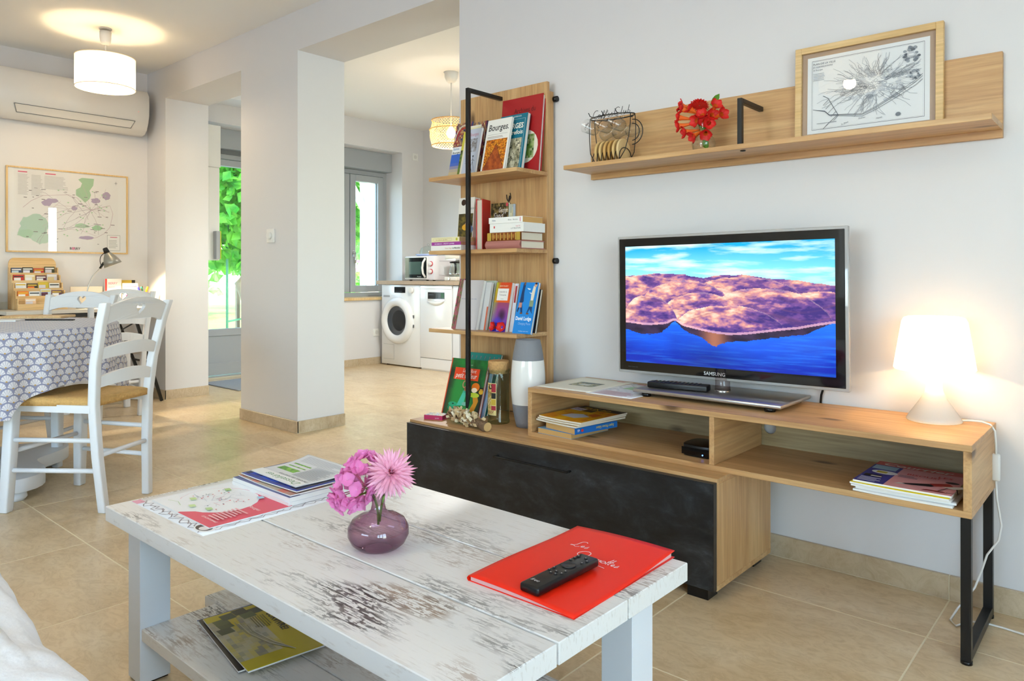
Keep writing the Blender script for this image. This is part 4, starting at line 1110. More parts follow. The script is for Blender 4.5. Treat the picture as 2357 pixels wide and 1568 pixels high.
book('pamphlet', 'stained glass pamphlet lettered Sainte Chapelle over a blue sky at the shelf end', .098, .252, .004, '#3a6ac0', (-2.308, 2.216, z), (-LEAN(13), 0, 0), [('g', 0, .14, .098, .252, 12, 14, photo('#20305e', '#9a2a20', '#d8b878', 7, 12)), ('l', arc(.05, .17, .045, .07, 0, 180), .006, '#d8cbb8'), ('l', arc(.05, .17, .034, .058, 0, 180), .006, '#b02a20'), ('r', 0, .108, .098, .142, '#eef0f2'), ('t', 'Sainte', .006, .128, .015, '#5a86b8', {'b': .01}), ('t', 'Bourges', .006, .111, .014, '#1a1a1a', {'b': .02}), ('g', 0, 0, .098, .108, 8, 8, lambda u, v: mixc('#c8b48a', '#2f62c4', (v - .25) * 3))], cat='pamphlet', group=G1)
book('pamphlet', 'yellow green pamphlet with a country photo on the top shelf', .088, .205, .004, '#d8cf4a', (-2.243, 2.206, z), (-LEAN(13), 0, 0), [('g', 0, .0, .088, .12, 9, 12, photo('#5a7a2a', '#8a9a3a', '#2c2a1e', 4, 5)), ('t', 'Jeux', .02, .17, .02, '#a89a2a')], cat='pamphlet', group=G1)
book('pamphlet', 'cream pamphlet with pink lettering leaning by the black pole', .085, .225, .003, '#ece4d0', (-2.222, 2.199, z), (-LEAN(13), 0, 0), [('t', '2', .018, .04, .03, '#d88aa0', {'sh': .3}), ('t', '0', .038, .04, .03, '#d88aa0', {'sh': .3}), ('r', .0, .15, .085, .215, '#e8dfae')], cat='pamphlet', group=G1)

z = SH[1]
G2 = 'books on the middle column shelf'
lying('paperback', 'white paperback lettered Les Miserables at the bottom of the left pile', .185, .10, .022, '#f2efe9', (-2.353, 2.158, z), 0, [('t', 'Victor Hugo', .088, .007, .0085, '#c8907a', {'w': .042}), ('t', 'Les Misérables', .134, .007, .0095, '#1c1a1a', {'w': .046, 'b': .01})], pages=PAGEW, group=G2, hard=.0005, ct=.001)
lying('paperback', 'purple spined paperback in the middle of the left pile', .178, .098, .014, '#a03a96', (-2.350, 2.160, z + .0225), 0, [('t', 'ROMAN - PETIT LIVRE', .02, .004, .0075, '#ead6ea', {'w': .12, 'b': .02}), ], pages=mat('pink_pages', '#c08a6a', .8), group=G2, hard=.0005, ct=.001)
lying('paperback', 'cream spined paperback with a yellow dot on top of the left pile', .172, .095, .020, '#ece2b4', (-2.355, 2.163, z + .037), 0, [('l', [(.015, .005), (.125, .005), (.128, .010), (.125, .015), (.015, .015), (.012, .010)], .001, '#b8ab7a', True), ('t', 'le vieux jardin', .03, .0075, .007, '#b08a4a', {'w': .07}), ('e', .157, .010, .006, .006, '#c8c23a')], pages=mat('tan_pages', '#c2a577', .8), group=G2, hard=.0005, ct=.001)
z2 = z
lying('hardback', 'thick dusty rose cloth hardback at the bottom of the right pile', .186, .150, .032, '#b0736a', (-2.036, 2.172, z2), 0, [], pages=PAGES, group=G2, hard=.004, ct=.003, round_spine=.008); z2 += .0322
lying('hardback', 'brown and gold tooled leather book in the right pile', .176, .138, .034, '#8a4a1e', (-2.030, 2.178, z2), 0, [('r', 0, .001, .022, .033, '#b8963a'), ('r', .155, .001, .176, .033, '#b8963a')] + [('r', .03 + .020 * i, .003, .0335 + .020 * i, .031, '#d8b45a') for i in range(7)] + [('r', .036 + .020 * i, .010, .046 + .020 * i, .024, '#a8702e') for i in range(6)], pages=PAGES, group=G2, hard=.003, ct=.0025, round_spine=.006); z2 += .0342
lying('paperback', 'thick white paperback with a small red mark above the leather book', .180, .135, .036, '#f0eee8', (-2.020, 2.176, z2), 0, [('r', .022, .017, .028, .026, '#c8323a'), ('t', 'HALTES', .14, .020, .007, '#d06a7a', {'a': 'l'}), ('t', 'LITTÉRATURE', .115, .012, .007, '#7a7a7a', {'w': .05})], pages=PAGEW, group=G2, hard=.0005, ct=.001); z2 += .0362
lying('paperback', 'white paperback with tan page edges on top of the right pile', .180, .125, .024, '#f2f0ea', (-2.022, 2.172, z2), 0, [('t', 'folio', .02, .009, .010, '#5a6a8a'), ('t', 'Balzac  Illusions', .105, .010, .0075, '#7a7a7a', {'w': .05}), ('r', .166, .004, .171, .02, '#e8a0b4')], pages=NEWSP, group=G2, hard=.0005, ct=.001)
book('paperback', 'thin black spined book standing at the left end of the middle shelf', .06, .195, .012, '#16161a', (-2.318, 2.302, z), (-LEAN(5), 0, 0), [('t', 'KOU', .012, .10, .02, '#d8d4cc', {'r': PI / 2})], group=G2)
book('paperback', 'white paperback with an oil painting of a woman leaning on the left pile', .096, .236, .034, '#ece8e0', (-2.303, 2.262, z), (-LEAN(5), 0, 0), [('g', .004, .055, .092, .165, 18, 24, photo('#3a3214', '#7a6a2a', '#1c180c', 5, 9)), ('e', .05, .105, .022, .014, '#e0a52a'), ('e', .075, .095, .022, .018, '#5a6a8a'), ('e', .055, .12, .009, .009, '#d8a98a'), ('e', .03, .215, .014, .014, '#3a2416'), ('t', 'La Petite', .045, .182, .017, '#8a8a80')], pages=PAGEW, group=G2)
book('hardback', 'bright red hardback standing behind the left pile of the middle shelf', .085, .215, .030, '#c8201c', (-2.162, 2.292, z), (0, 0, LEAN(-70)), [], pages=PAGES, hard=.004, ct=.003, group=G2)
book('paperback', 'dark guidebook lettered George Sand country with a leafy photo', .100, .205, .010, '#2a241c', (-2.152, 2.318, z), (-LEAN(3), 0, 0), [('g', 0, 0, .100, .205, 16, 30, photo('#2a241c', '#4a4228', '#b8a060', 5, 8)), ('t', 'George', .046, .165, .030, '#f0ece4', {'sh': .4, 'w': .05}), ('t', 'Sand', .014, .138, .038, '#f0ece4', {'sh': .4, 'w': .06}), ('t', 'country...', .045, .118, .019, '#f0ece4', {'sh': .4, 'w': .045}), ('r', .086, .19, .097, .204, '#d8485a')], group=G2)
book('paperback', 'small pale blue edged book with a landscape cover behind the right pile', .075, .197, .008, '#a8c0da', (-2.100, 2.331, z), (-LEAN(1), 0, 0), [('g', .0, .0, .07, .197, 8, 16, photo('#c8c09a', '#b0b8b0', '#e0d8b8', 4, 3))], group=G2)
r = M()
r.tube([(0, 0, 0), (.002, 0, .05), (-.002, 0, .21), (.004, 0, .235)], .003, 6); r.tube([(-.001, 0, .205), (-.012, 0, .222), (-.014, 0, .24)], .0022, 6); r.tube([(0, 0, .212), (.010, 0, .226), (.006, 0, .246)], .0022, 6)
o = r.build('antler_twig', mat('dark_bark', '#3a2f26', .8)); o.location = (-2.062, 2.342, z)
tag(o, 'small dark forked twig standing behind the guidebook lettered George Sand', 'twig')

z = SH[0]
G3 = 'books on the lower column shelf'
book('paperback', 'large paperback with a floral spine and plain pale cover by the black pole', .132, .216, .018, '#cfc9c9', (-2.262, 2.205, z), (-LEAN(14), 0, 0), [('t', 'MONUMENTS EN CIEL', .02, .13, .008, '#8a90a8', {'w': .09}), ('r', 0, 0, .012, .216, '#8a5a5a'), ('g', -.0, .0, .014, .216, 3, 40, photo('#5a4a40', '#c86a7a', '#6a8a4a', 9, 2))], pages=PAGEW, group=G3)
book('paperback', 'floral patterned book leaning at the left end of the lower shelf', .05, .222, .010, '#6a5048', (-2.285, 2.215, z), (-LEAN(14), 0, 0), [('g', 0, 0, .05, .222, 8, 34, photo('#5a4238', '#d06a86', '#5a8a4a', 8, 5))], group=G3)
book('paperback', 'pale green book leaning behind the plain pale paperback', .118, .212, .010, '#c8d2c4', (-2.215, 2.256, z), (-LEAN(12), 0, 0), [], group=G3)
book('paperback', 'white paged book leaning open behind the plain pale paperback', .128, .205, .014, '#dcdcdc', (-2.228, 2.232, z), (-LEAN(12), 0, 0), [('r', .12, 0, .128, .1, '#d86a4a')], group=G3)


def rain(u, v):
    c = mixc('#e8741e', '#d84a20', v) if v > .6 else mixc('#5a3ac0', '#a04a60', v * 1.6)
    c = mixc(c, '#9ac832', max(0, .3 - u) * 3 * v); c = mixc(c, '#301a2a', max(0, 1 - ((u - .62) / .3) ** 2 - ((v - .33) / .16) ** 2) * .9)
    return mixc(c, '#2a3ad0', max(0, 1 - ((u - .4) / .35) ** 2 - ((v - .12) / .2) ** 2) * .9)


book('paperback', 'rainbow coloured paperback with a white title panel on the lower shelf', .084, .206, .020, '#e07a2a', (-2.048, 2.205, z), (-LEAN(13), 0, 0), [('g', 0, 0, .084, .206, 14, 34, rain), ('t', 'JEAN PLAIDY', .042, .188, .008, '#f4e6c8', {'a': 'c'}), ('r', .012, .13, .072, .18, '#f0ece6'), ('t', 'Isabelle la', .042, .163, .0105, '#7a6a70', {'a': 'c', 'sh': .2}), ('t', 'Tolosane', .042, .150, .0105, '#7a6a70', {'a': 'c', 'sh': .2}), ('t', 'roman', .042, .135, .006, '#9a8a8a', {'a': 'c'}), ('r', .036, .004, .07, .014, '#e8e4ea')], pages=PAGEW, group=G3)
book('paperback', 'white paperback with a thin red stripe behind the rainbow book', .075, .200, .020, '#dfe0ea', (-2.020, 2.232, z), (-LEAN(11), 0, 0), [('r', .06, .12, .07, .19, '#a83a3a')], pages=PAGEW, group=G3)
book('paperback', 'bright blue novel with two walking figures and aeroplanes on its cover', .094, .209, .012, '#1a86d8', (-1.912, 2.190, z), (-LEAN(15), 0, 0), [('t', 'David Lodge', .006, .054, .021, '#ffffff', {'w': .080, 'b': .02}), ('t', 'Changing Places', .022, .036, .0135, '#a8c4ea', {'w': .064}), ('t', 'A brilliant comic novel', .03, .008, .006, '#d8e6f4', {'w': .05}),
     ('p', [(.018, .205), (.030, .205), (.028, .165), (.032, .13), (.026, .125), (.024, .115), (.012, .125), (.014, .16)], '#1a3a6a'), ('p', [(.014, .125), (.026, .125), (.034, .085), (.026, .083), (.018, .11), (.010, .085), (.004, .09)], '#18386a'), ('r', .010, .105, .026, .125, '#c88a7a'), ('r', .022, .079, .035, .085, '#7a4a2a'), ('r', .022, .197, .03, .209, '#7a5a4a'),
     ('p', [(.072, .195), (.084, .19), (.082, .15), (.078, .12), (.068, .12), (.066, .16)], '#e6dcc8'), ('p', [(.068, .12), (.080, .12), (.082, .09), (.086, .08), (.076, .09), (.070, .10), (.060, .082), (.056, .086)], '#1c4878'), ('e', .082, .198, .007, .009, '#d8a88a'), ('e', .083, .204, .006, .004, '#2a1a14'), ('r', .064, .11, .084, .135, '#8a9a7a'), ('r', .055, .078, .068, .084, '#7a4a2a'), ('p', [(.040, .186), (.060, .182), (.056, .178), (.048, .179)], '#e8ecf0'), ('p', [(.054, .168), (.068, .165), (.064, .161)], '#e8ecf0')], pages=PAGES, group=G3)
book('paperback', 'tan paperback leaning behind the bright blue novel', .082, .200, .010, '#d8c49a', (-1.932, 2.228, z), (-LEAN(13), 0, 0), [], pages=PAGES, group=G3)
book('paperback', 'dark edged cream book leaning at the right end of the lower shelf', .086, .178, .012, '#2a2a30', (-1.930, 2.250, z), (-LEAN(13), 0, 0), [], pages=PAGES, group=G3)
fp = at(1142, 764, z=z)
t = thing('fallen_blossom', 'pair of red trumpet blossoms lying on the lower shelf edge', 'flower', (fp.x, fp.y, z))
for dx, d in ((-.012, (-.35, -.9, .25)), (.014, (.35, -.9, .25))): trumpet(t, Vector((dx, .028, .014)), d, .022, 1.1)

# ------------------------------------------------------------------ things on the low cabinet
z = CZ
p = at(967, 962, z=z)
lying('card_box', 'small magenta card box with a landscape lid at the cabinet end', .082, .062, .017, '#b8285a', (-2.205, 1.985, z), math.radians(20), [('t', 'puzzle', .05, .005, .007, '#f0c8d8')], [('g', .002, .002, .08, .06, 14, 10, photo('#3a7ac0', '#d8b85a', '#e0e8f0', 4, 3))], pages=mat('magenta_card', '#a82452', .5), cat='box', hard=.0)
book('picture_book', 'teal children book titled with question marks behind the tailor book', .205, .262, .012, '#1f8a7e', (-2.262, 2.195, z), (-LEAN(21), 0, 0),
     [('r', .015, .0, .185, .225, '#eceae6'), ('t', 'Les cinq sens', .02, .192, .038, '#c8286a', {'w': .165, 'b': .01}), ('r', .015, .17, .185, .18, '#6a3a7a')] + [('t', '?', .012 + .026 * i, .236, .018, '#e0608a') for i in range(8)] + [('t', '?', .003, .05 + .04 * i, .018, '#e0608a') for i in range(4)] + [('t', '?', .19, .03 + .045 * i, .018, '#e0608a') for i in range(4)])


def tailor(u, v):
    c = mixc('#2a8a3a', '#1a4a24', .5 + fb(u, v, 3, 4) + .6 * (v - .7)); c = mixc(c, '#2a2622', max(0, 1 - u * 4.5) * (1 if v < .8 else .2)); c = mixc(c, '#201c18', max(0, (u - .72) * 4) * (1 if v < .55 else 0))
    return c


book('picture_book', 'green children book about a brave tailor with a red title panel', .205, .238, .014, '#d8481e', (-2.245, 2.118, z), (-LEAN(17), 0, LEAN(2)),
     [('g', .006, 0, .205, .238, 26, 30, tailor), ('r', .03, .150, .168, .200, '#e8461c'), ('t', 'Le Vaillant', .075, .182, .022, '#f6e2d4', {'sh': .25, 'w': .075}), ('t', 'petit tailleur', .038, .158, .030, '#f6e2d4', {'sh': .25, 'w': .12, 'b': .01}), ('t', 'contes du soir', .085, .212, .007, '#c8d8c8'),
      ('e', .055, .03, .026, .013, '#1f9a6a'), ('e', .055, .045, .026, .010, '#2aa878'), ('e', .055, .047, .006, .003, '#0e4a30'), ('p', [(.075, .04), (.112, .045), (.118, .10), (.098, .10)], '#4ac0a0'), ('e', .108, .102, .012, .005, '#3aa888'), ('l', arc(.10, .132, .010, .014, 0, 360), .005, '#c8946a'), ('l', [(.104, .12), (.108, .105)], .006, '#a86a4a'), ('p', [(.148, .025), (.175, .02), (.19, .07), (.178, .095), (.152, .095), (.165, .06)], '#c8861e'), ('e', .162, .125, .022, .018, '#e8761a'), ('e', .158, .112, .016, .010, '#f0d8b8'), ('e', .162, .092, .028, .010, '#b8c83a'), ('e', .196, .108, .012, .010, '#d8a82a'), ('r', .188, .112, .202, .120, '#c8982a'), ('e', .12, .052, .016, .008, '#7ab8a0'), ('e', .12, .018, .020, .010, '#6a4a7a')], ct=.002)
book('picture_book', 'pale blue edged children book leaning behind the green tailor book', .19, .225, .008, '#8fa8c8', (-2.222, 2.150, z), (-LEAN(17), 0, 0), [])

# cork-topped glass jar
jp = at(1152, 972, z=z)
t = thing('glass_jar', 'tall greenish glass jar with a cork stopper and a yellow paper label', 'jar', (-1.930, 2.130, z))
JG = thin('green_glass', '#f0f8f2', '#a9c4b2')
M().lathe([(0, 0), (.040, 0), (.044, .004), (.044, .012), (.042, .018), (.042, .185), (.0435, .190), (.0435, .194), (.041, .198), (.0445, .206), (.0445, .212)], 36, cap=False).build('jar_glass', JG, t)
M().lathe([(.036, .195), (.0385, .214), (.041, .220), (.042, .240), (.040, .245)], 28).build('cork', CORK, t)
aj = math.radians(-72)
deco(t, 'label', [('r', -.032, .035, .032, .160, '#e2d6a0'), ('r', -.030, .037, .030, .158, '#d8c27a'), ('g', -.030, .06, .008, .155, 10, 20, photo('#d8b44a', '#8a6a2a', '#f0e6c0', 5, 3)), ('r', .010, .125, .030, .158, '#a02a36'), ('r', .010, .100, .030, .122, '#23201c'), ('r', .010, .075, .030, .097, '#c8a83a'), ('r', .010, .055, .030, .072, '#a8303c'), ('t', 'CAFÉ', -.026, .125, .016, '#5a4418', {'b': .02, 'r': -.4}), ('e', .004, .145, .010, .010, '#2a241c'), *[('l', [(-.02 + .008 * i, .042), (-.012 + .008 * i, .052)], .002, '#8a3a30') for i in range(5)]],
     mapf=lambda a, b, h: Vector(((.0422 + h) * math.cos(aj - .55 + a / .0422), (.0422 + h) * math.sin(aj - .55 + a / .0422), b)), mat_=PRINTM)
# ceramic vase
t = thing('ceramic_vase', 'tall ceramic vase with matt grey ends and a glossy white middle', 'vase', (-1.800, 2.155, z))
vp = lambda zz: .040 + .0265 * math.sin(PI * min(1, max(0, (zz + .015) / .37))) ** .8
VG = mat('matt_grey_ceramic', '#85868b', .75, bump=.15, bscale=150); VWm = mat('gloss_white_ceramic', '#efece6', .12, coat=.5)
pr = [(0, 0)] + [(vp(.333 * i / 20), .333 * i / 20) for i in range(6)] + [(vp(.088), .088)]
M().lathe(pr, 40, cap=False).build('lower_band', VG, t)
M().lathe([(vp(.088 + .168 * i / 12) + .0003, .088 + .168 * i / 12) for i in range(13)], 40, cap=False).build('middle_band', VWm, t)
M().lathe([(vp(.256 + .077 * i / 6), .256 + .077 * i / 6) for i in range(7)] + [(vp(.333) - .006, .334), (vp(.333) - .008, .28), (0, .27)], 40, cap=False).build('upper_band', VG, t)
# log with peeling bark
pL, pR = at(1020, 945, z=.385), at(1145, 980, z=.372)
pL = Vector((-2.105, 2.035, z + .028)); pR = Vector((-1.845, 1.975, z + .0185))
t = thing('bark_log', 'short log with shaggy peeling bark on the low cabinet', 'log', (0, 0, 0))
ax = (pR - pL); n_ = 14
g = M().tube([pL + ax * (i / n_) + Vector((0, 0, .003 * math.sin(i * 1.3))) for i in range(n_ + 1)], [.0165 + .0022 * math.sin(i * 2.1) + .001 * (i % 3) for i in range(n_ + 1)], 14)
g.build('log_core', mat('log_bark', '#7a5f46', .85, bump=.8, bscale=70, var=.35), t)
M().lathe([(.0168, 0), (.0168, .0008)], 18).xf(Matrix.Translation(pR + ax.normalized() * .0005) @ frame_of(ax)).build('cut_end', mat('cut_wood', '#d8b478', .75, var=.2, bscale=200), t)
fk = M(); R_ = random.Random(11); fr_ = frame_of(ax)
for i in range(95):
    s_ = R_.betavariate(2, 2.4) * .86 + .02; a = R_.uniform(-.3, PI + .3); c0 = pL + ax * s_
    e = fr_.to_3x3() @ Vector((math.cos(a), math.sin(a), 0)); 
    if e.z < -.6: continue
    q = c0 + e * .0168; dirv = (e + Vector((R_.uniform(-1, 1), R_.uniform(-1, 1), R_.uniform(-.2, .9))) * .9).normalized(); sd_ = dirv.cross(Vector((R_.uniform(-1, 1), R_.uniform(-1, 1), R_.uniform(-1, 1)))).normalized(); cr_ = dirv.cross(sd_)
    L_ = R_.uniform(.010, .024); W_ = R_.uniform(.012, .024)
    vs = []
    for k in range(4):
        b_ = k / 3; wv = W_ * (1 - .35 * b_) * R_.uniform(.6, 1.2); cc = q + dirv * L_ * b_ + cr_ * L_ * .5 * b_ * b_
        if cc.z < z + .002: cc.z = z + .002
        vs += [cc - sd_ * wv / 2, cc + sd_ * wv / 2]
    for v_ in vs: v_.z = max(v_.z, z + .001)
    fk.add(vs, [(2 * k, 2 * k + 1, 2 * k + 3, 2 * k + 2) for k in range(3)], col=R_.choice(['#d8bf92', '#c8a878', '#e6d6b2', '#b89468', '#f0e6cc']))
fo_ = fk.build('peeling_bark', PRINTM, t, fixn=False); fo_['kind'] = 'stuff'

# ------------------------------------------------------------------ coffee table
TX, TZ = (-1.806, -.641), .40
t = thing('coffee_table', 'low whitewashed plank coffee table with a lower shelf and grey-white legs', 'table', (TX[0], .648, 0))
L = TX[1] - TX[0]
for i, (y0, y1) in enumerate(((0, .1850), (.1895, .3740), (.3785, .579))): M().box(0, L, y0, y1, TZ - .034, TZ).build('plank', WASH[i], t, bevel=.0015)
M().box(.03, L - .03, .03, .55, TZ - .040, TZ - .034).build('top_core', mat('core_grey', '#9a9488', .8), t)
LEGM = mat('leg_white', '#dfe3e8', .4)
for x in (.027, L - .091):
    for y in (.040, .431):
        lg = M().box(x, x + .064, y, y + .068, .004, TZ - .040).build('leg', LEGM, t, bevel=.001)
        M().box(x + .004, x + .06, y + .004, y + .064, 0, .004).build('leg_glide', BLACKP, lg)
for i, (y0, y1) in enumerate(((.043, .216), (.219, .393), (.396, .499))): M().box(.091 if i != 1 else .031, L - (.091 if i != 1 else .031), y0, y1, .103, .130).build('shelf_plank', WASH[(3, 1, 2)[i]], t, bevel=.0015)
# sheets and magazines on the coffee table
zz = TZ
mag('doodle_sheet', 'large white sheet with ink drawings along its edges under the pink map', .345, .340, .0010, (-1.792, .700, zz), math.radians(.5),
    [('r', .0, .0, .03, .02, '#e8a0b8')] + [('l', [(.02 + .012 * i + .004 * math.sin(i * 3), .012 + .010 * math.sin(i * 1.7)) for i in range(26)], .0022, '#7a7078'), ('l', [(.02 + .011 * i, .020 + .008 * math.sin(i * 2.3 + 1)) for i in range(27)], .003, '#a49aa0'), ('l', [(.33 + .006 * math.sin(i * 2.1), .03 + .011 * i) for i in range(28)], .002, '#8a828a'), ('l', [(.322 + .007 * math.sin(i * 1.3 + 2), .03 + .011 * i) for i in range(28)], .0022, '#a8a0a6'), ('e', .305, .024, .030, .019, '#f4f4f4'), ('e', .302, .024, .024, .015, '#4a4040'), ('e', .306, .022, .013, .010, '#efe6e2'), ('t', 'B', .03, .315, .02, '#2a2a2a', {'b': .02}), ('r', .05, .314, .3, .3165, '#9a9aa2'), ('r', .05, .30, .3, .302, '#b4b4ba')], '#f2f3f6', 'leaflet')
zz += .0016
R_ = random.Random(8)
pm = [('r', 0, 0, .285, .195, '#f3f3f5'), ('p', [(.135, 0), (.285, 0), (.285, .195), (.10, .195)], '#e8566e'), ('e', .118, .105, .105, .086, '#e0507a'), ('e', .117, .105, .1035, .0845, '#f6f6f8'), ('p', [(0, .0), (.13, 0), (.16, .03), (.05, .045), (0, .06)], '#f5f5f7')]
for i in range(34):
    a = R_.uniform(0, 2 * PI); x = .118 + .07 * math.cos(a) * R_.random(); y = .105 + .055 * math.sin(a) * R_.random(); an = R_.uniform(0, PI); l_ = R_.uniform(.015, .04)
    pm.append(('l', [(x, y), (x + l_ * math.cos(an), y + l_ * .7 * math.sin(an))], .0009, R_.choice(['#b0b8c4', '#9aa4b4', '#d0d4da', '#e08a98'])))
for i in range(22): pm.append(('e', .118 + R_.uniform(-.07, .07), .105 + R_.uniform(-.05, .05), .0022, .0018, R_.choice(['#d8344a', '#d8344a', '#5a6478'])))
for (x, y, c) in ((.05, .15, '#b4d68a'), (.06, .06, '#c8e09a'), (.11, .035, '#cfe6a8'), (.16, .05, '#c0dca0'), (.17, .17, '#a8d0e8')): pm.append(('p', [(x, y), (x + .02, y - .004), (x + .024, y + .008), (x + .006, y + .012)], c))
pm += lines(.215, .03, .272, .10, 8, '#f4b0b8', 3) + [('t', 'LES INCONTOURNABLES', .21, .018, .008, '#f8e4e6', {'w': .065, 'b': .01}), ('t', 'Bourges', .225, .118, .014, '#f8e4e6', {'sh': .2}), ('l', [(.04, .02), (.07, .03), (.10, .022)], .001, '#9ac06a')]
mag('city_map', 'pink and white folded city map with a round street plan on the coffee table', .285, .195, .0018, (-1.760, .733, zz), math.radians(-.5), pm, '#f0f0f2', 'map')
zz += .0005
GM = 'magazine pile on the coffee table'
for i, (c, tt, w_, h_, dx, dy, rz, lb) in enumerate((('#e8e8ea', .009, .265, .192, 0, 0, -1, 'thick white magazine at the bottom of the coffee table pile'), ('#e4e4ea', .009, .263, .190, .002, .001, -.5, 'thick white magazine with a red corner second in the coffee table pile'), ('#c8a49a', .0025, .25, .180, .010, .012, -2, 'red and beige magazine in the middle of the coffee table pile'), ('#3a4a9a', .0025, .245, .176, .014, .016, 1, 'dark blue magazine below the loose printed page'))):
    sh = [[], [('r', .0, .0, .26, .03, '#6a70a0'), ('r', .0, .12, .03, .19, '#d04a48')], [('r', .13, 0, .17, .02, '#d8504a'), ('g', 0, 0, .25, .18, 8, 6, photo('#c8b8a0', '#a89a8a', '#d86a5a', 3, 4))], [('r', .008, .008, .237, .168, '#26284a'), ('g', .02, .01, .20, .07, 12, 6, photo('#1a2a9a', '#3a6ae0', '#20203a', 4, 2)), ('r', .012, .145, .04, .160, '#e0486a'), ('t', 'DISNROMS', .20, .035, .018, '#e04a42', {'r': PI, 'b': .02, 'w': .12})]][i]
    mag('magazine', lb, w_, h_, tt, (-1.742 + dx, .922 + dy, zz), math.radians(rz), sh, c, 'magazine', GM, curl=0 if i < 2 else .002)
    zz += tt + .0008 + (.002 if i >= 2 else 0)
mag('printed_page', 'loose grey printed page with a green garden photo on top of the magazine pile', .215, .165, .0008, (-1.722, .962, zz), math.radians(-2),
    [('r', .004, .03, .211, .161, '#dfe0e2'), ('g', .02, .06, .10, .125, 14, 10, photo('#5aa02a', '#8ac83a', '#3a5a1e', 5, 4)), *lines(.02, .128, .2, .158, 8, '#b8babd', 2, .45), *lines(.11, .05, .205, .125, 16, '#b4b6ba', 5, .45), ('r', .0, .0, .215, .032, '#f2f2f0'), ('t', 'Desselières', .20, .024, .026, '#4a8a3a', {'r': PI, 'sh': .3, 'w': .15}), ('t', 'Paroles de sources', .205, .040, .012, '#4a4a4c', {'r': PI, 'w': .13})], '#eeeeec', 'leaflet', curl2=.012)

# purple vase with hydrangea and dahlia
VC = Vector((-1.128, .897, TZ))
Rv = Vector((math.cos(YAW), math.sin(YAW), 0)); Fv = Vector((-math.sin(YAW), math.cos(YAW), 0)); Uz = Vector((0, 0, 1))
t = thing('purple_vase', 'squat purple glass bottle vase with a narrow neck on the coffee table', 'vase', VC)
PG = thin('purple_glass', '#e3cddc', '#a07c96', 1.7)
pr = [(0, 0), (.026, 0), (.040, .003), (.052, .013), (.059, .028), (.0585, .043), (.050, .057), (.034, .066), (.020, .070), (.0145, .076), (.0125, .086), (.0125, .100), (.015, .104), (.0195, .107), (.0195, .109), (.015, .109)]
M().lathe(pr, 44, cap=False).build('vase_glass', PG, t)
nk = VC + Vector((0, 0, .108))
t = thing('hydrangea', 'pink hydrangea head with green stems in the purple vase', 'flowers', nk)
st = M()
hc_ = Rv * -.042 + Uz * .020 - Fv * .004
st.tube(curve_pts((.0, 0, -.062), hc_ * .6, Vector((.012, .008, .02))), .0024, 8); st.build('stem', STEM, t)
R_ = random.Random(21); hy = M(); ce_ = M()
for i in range(62):
    a = R_.uniform(0, 2 * PI); el = math.asin(R_.uniform(-.9, 1.)); d = Vector((math.cos(a) * math.cos(el), math.sin(a) * math.cos(el), math.sin(el)))
    c = hc_ + Vector((d.x * .034, d.y * .034, d.z * .052)) * R_.uniform(.85, 1.05) + Rv * (d.z * .018)
    fm = Matrix.Translation(c) @ frame_of(d + Vector((R_.uniform(-.4, .4), R_.uniform(-.4, .4), R_.uniform(-.4, .4))))
    o_ = R_.uniform(0, 1.5)
    for k in range(4):
        q_ = petal(.0175 * R_.uniform(.85, 1.15), .0195, fm @ Matrix.Rotation(o_ + k * PI / 2, 4, 'Z') @ Matrix.Rotation(math.radians(R_.uniform(55, 80)), 4, 'X'), R_.uniform(-.1, .25), .85, 5); hy.add(q_.v, q_.f, sm=True)
    ce_.lathe([(0, -.0015), (.0015, 0), (0, .0015)], 6, tuple(c + d * .003), cap=False)
hy.build('hydrangea_petals', PET_P, t); ce_.build('flower_eyes', PET_L, t)
pdl = M()
for i in range(16):
    d = Vector((R_.uniform(-1, 1), R_.uniform(-1, 1), R_.uniform(-1, 1))).normalized(); pdl.tube([hc_ * .55, hc_ + Vector((d.x * .03, d.y * .03, d.z * .042))], .0009, 5)
pdl.build('pedicels', mat('pink_stalk', '#c05a7a', .6), t)
lf = M()
for (a, b_) in ((Rv * -.004 + Uz * .004, -.9), (Rv * .002 + Uz * .006, .25)):
    q_ = petal(.045, .020, Matrix.Translation(a) @ Matrix((Fv, Uz, Rv)).transposed().to_4x4() @ Matrix.Rotation(PI + .0 if b_ < 0 else -.5, 4, 'X') @ Matrix.Rotation(.3, 4, 'Y'), .35 if b_ < 0 else -.2); lf.add(q_.v, q_.f, sm=True)
lf.build('leaf', LEAF, t)
t = thing('spiky_dahlia', 'pale pink spiky dahlia bloom in the purple vase', 'flower', nk)
dc = Rv * .026 + Uz * .040 - Fv * .012
st = M().tube(curve_pts((.004, 0, -.055), dc - Uz * .01, Vector((-.006, -.004, .01))), .0024, 8); st.build('stem', STEM, t)
dn = (-Fv * .72 + Uz * .55 + Rv * .28).normalized(); fm0 = Matrix.Translation(dc) @ frame_of(dn)
dh = M()
for ring, (np_, tl, L_) in enumerate(((10, 12, .024), (16, 30, .034), (20, 48, .042), (24, 66, .047), (26, 84, .049), (22, 102, .048), (16, 122, .042))):
    for k in range(np_):
        q_ = petal(L_ * R_.uniform(.88, 1.1), .0062, fm0 @ Matrix.Rotation(2 * PI * k / np_ + ring * .37 + R_.uniform(-.08, .08), 4, 'Z') @ Matrix.Rotation(math.radians(tl + R_.uniform(-7, 7)), 4, 'X') @ Matrix.Translation((0, 0, .002)), -.12 * R_.uniform(.3, 1.5), .62, 5); dh.add(q_.v, q_.f, sm=True)
dh.build('dahlia_petals', PET_L, t)
hrt = M()
